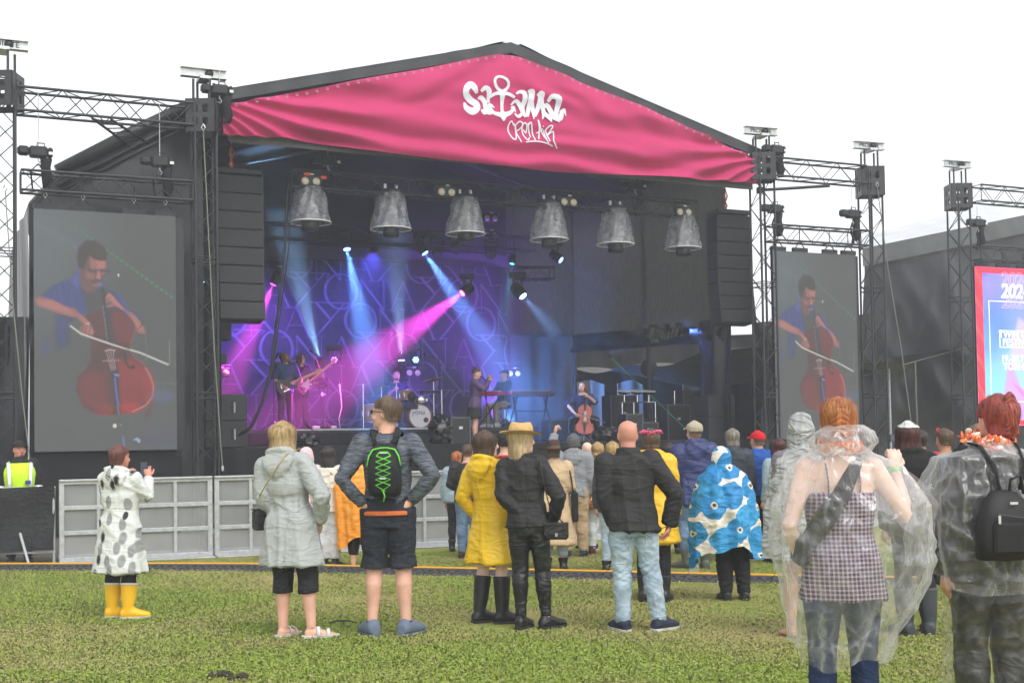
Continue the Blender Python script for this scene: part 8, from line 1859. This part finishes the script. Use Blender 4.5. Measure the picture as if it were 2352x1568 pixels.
person('drummer in dark shirt seated behind the drum kit', base=on_stage(912, 6.45, RIS), H=1.80, yaw=STY+180, head=(0, -6), hair=dict(mat=HB_brown, g=short), face=True, near=False, group=G_B, over=dict(name='shirt', t=.022, hem=.27, sleeve=1.0, mat=fab('dark_blue_shirt', (40, 44, 84), .85)), legs=dict(mat=F_blk, t=.012), feet=dict(kind='shoe', mat=R_blk), arms=(((.04, .06, .46), (-.01, .21, .50)), ((.04, .06, .46), (.0, .20, .53))), curl=1.2, **seat)
sg_ = person('singer in purple jacket and black skirt holding a microphone', base=on_stage(1090, 2.9, DECK), H=1.66, yaw=STY+180+62, sex='f', head=(4, 10), hair=dict(mat=HB_brown, g=dict(tied, zs=.66, zb=.45), extra=[ell(0, -.28, 1.0, .15, .15, .10)]), face=True, near=False, group=G_B, top=dict(name='skirt', t=.022, hem=.33, flare=.05, sleeve=0, s1=.35, mat=F_blk), over=dict(name='jacket', t=.03, hem=.47, sleeve=1.95, collar=.03, mat=fab('purple_jacket', (92, 72, 112), .7), wr=.014), feet=dict(kind='boot', top=.09, mat=R_blk), arms=(((.01, .12, .72), (-.085, .17, .86)), ((.01, .12, .72), (-.085, .18, .84))), curl=1.2, lean=(0, .03))
mcs = acc(sg_, 'microphone', 'black hand microphone at the mouth of the singer', 'microphone'); put('handle', tube([(0, .30, 1.36), (0, .19, 1.46)], [.012, .017], 8), M_black, mcs, True); put('grille_ball', ell(0, .17, 1.475, .028, .028, .028), M_black, mcs, True)
person('keyboard player in dark patterned shirt and cap, seated', base=on_stage(1160, 5.55, RIS), H=1.78, yaw=STY+180-78, head=(0, -8), hat=hat_cap(F_blk), hair=dict(mat=HB_dark, g=short), face=True, near=False, group=G_B, over=dict(name='shirt', t=.03, hem=.27, sleeve=1.0, mat=fab('patterned_blue_shirt', (50, 62, 92), .85, .6, 22), wr=.012), legs=dict(mat=F_khaki, t=.014), feet=dict(kind='shoe', mat=S_white), arms=(((.03, .08, .46), (-.02, .23, .46)), ((.03, .08, .46), (-.02, .23, .46))), **seat)
ce = person('cellist in open blue shirt seated at the right of the stage', base=on_stage(1338, 3.5, DECK), H=1.82, yaw=STY+180-22, head=(-14, -22), hair=dict(mat=HB_brown, g=short), face=True, near=False, group=G_B, top=dict(name='undershirt', t=.012, hem=.28, sleeve=0, mat=F_blk), over=dict(name='shirt', t=.032, hem=.25, sleeve=1.05, su=.034, mat=fab('cellist_blue_shirt', (56, 72, 128), .85, .15), wr=.014), legs=dict(mat=F_blk, t=.016), feet=dict(kind='shoe', mat=R_blk), arms=(((.055, .10, .50), (-.045, .17, .58)), ((.09, .06, .47), (.015, .22, .36))), curl=.9,
    pelvis=(0, 0, .27), knees=((-.16, .22, .28), (.16, .22, .28)), ankles=((-.17, .18, .045), (.17, .18, .045)))
cl = empty('cello', label='glossy red cello held between the knees of the cellist', cat='cello', M=ce.M @ Matrix.Translation((0, .36, .15)) @ Matrix.Rotation(R(-4), 4, 'Y') @ Matrix.Rotation(R(16), 4, 'X') @ Matrix.Rotation(PI, 4, 'Z'))
half = [(0, 0), (.11, .01), (.19, .06), (.215, .15), (.19, .24), (.14, .30), (.125, .36), (.13, .42), (.155, .48), (.165, .56), (.14, .65), (.08, .71), (.02, .74)]
co = smooth_loop(half + [(-x, z) for x, z in reversed(half[1:])], 3)
M_cel = pm('cello_varnish', lin(150, 44, 26), .22, .2, 3, 0, coat=.5)
put('cello_body', outline_solid(co, .12), M_cel, cl); put('belly', mv(outline_solid([(x*.94, .37+(z-.37)*.955) for x, z in co], .02), 0, -.068, 0), pm('cello_belly', lin(172, 58, 32), .22, .2, 3, 0, coat=.5), cl)
put('fingerboard', xf(box(-.022, .022, -.012, .012, 0, .62), Matrix.Translation((0, -.105, .42)) @ Matrix.Rotation(R(5), 4, 'X')), M_ink, cl); put('neck', tube([(0, -.05, .72), (0, -.03, 1.0), (0, -.02, 1.08)], [.022, .018, .02], 8), M_cel, cl, True); put('scroll', xf(lathe([(.01, -.03), (.045, -.025), (.045, .025), (.01, .03)], 16), Matrix.Translation((0, .0, 1.14)) @ Matrix.Rotation(PI/2, 4, 'Y')), M_cel, cl, True)
put('bridge', bbox(0, -.11, .31, .085, .012, .07, .004), pm('maple', lin(206, 160, 110)), cl); put('tailpiece', loft([ering((0, -.10, .05), .018, .012, n=10), ering((0, -.115, .26), .032, .012, n=10)]), M_ink, cl); put('end_pin', tube([(0, 0, 0), (0, .03, -.28)], .006, 6), M_steel, cl)
for s in (-1, 1): put('sound_hole', tube([(s*.075, -.080, .24), (s*.06, -.080, .30), (s*.07, -.080, .36), (s*.055, -.080, .41)], .006, 6), M_ink, cl)
for i in range(4): put('string', tube([((i-1.5)*.012, -.118, .24), ((i-1.5)*.014, -.150, .315), ((i-1.5)*.007, -.075, 1.05)], .0025, 4), M_steel, cl)
bw = empty('cello_bow', label='thin cello bow drawn across the strings', cat='bow', M=ce.M.copy()); put('stick', tube([(.20, .42, .68), (-.05, .56, .58), (-.48, .60, .44)], .007, 6), M_ink, bw, True); put('hair_ribbon', tube([(.20, .42, .66), (-.48, .60, .42)], .004, 4), S_white, bw); put('frog', bbox(.19, .42, .67, .05, .015, .03, .005), M_ink, bw)
flush()
# ================================================================== haze box over the whole field, added to imitate lens glare and mist
hz_m = bpy.data.materials.new('veil_haze'); hz_m.use_nodes = True; ht = hz_m.node_tree; ht.nodes.clear()
ho = ht.nodes.new('ShaderNodeOutputMaterial'); hv = ht.nodes.new('ShaderNodeVolumePrincipled')
hv.inputs['Color'].default_value = (.93, .96, 1, 1); hv.inputs['Density'].default_value = .0038; hv.inputs['Anisotropy'].default_value = .2
ht.links.new(hv.outputs[0], ho.inputs['Volume'])
put('haze', box(-420, 420, -62, 820, -1.0, 12.5), hz_m, kind='stuff')
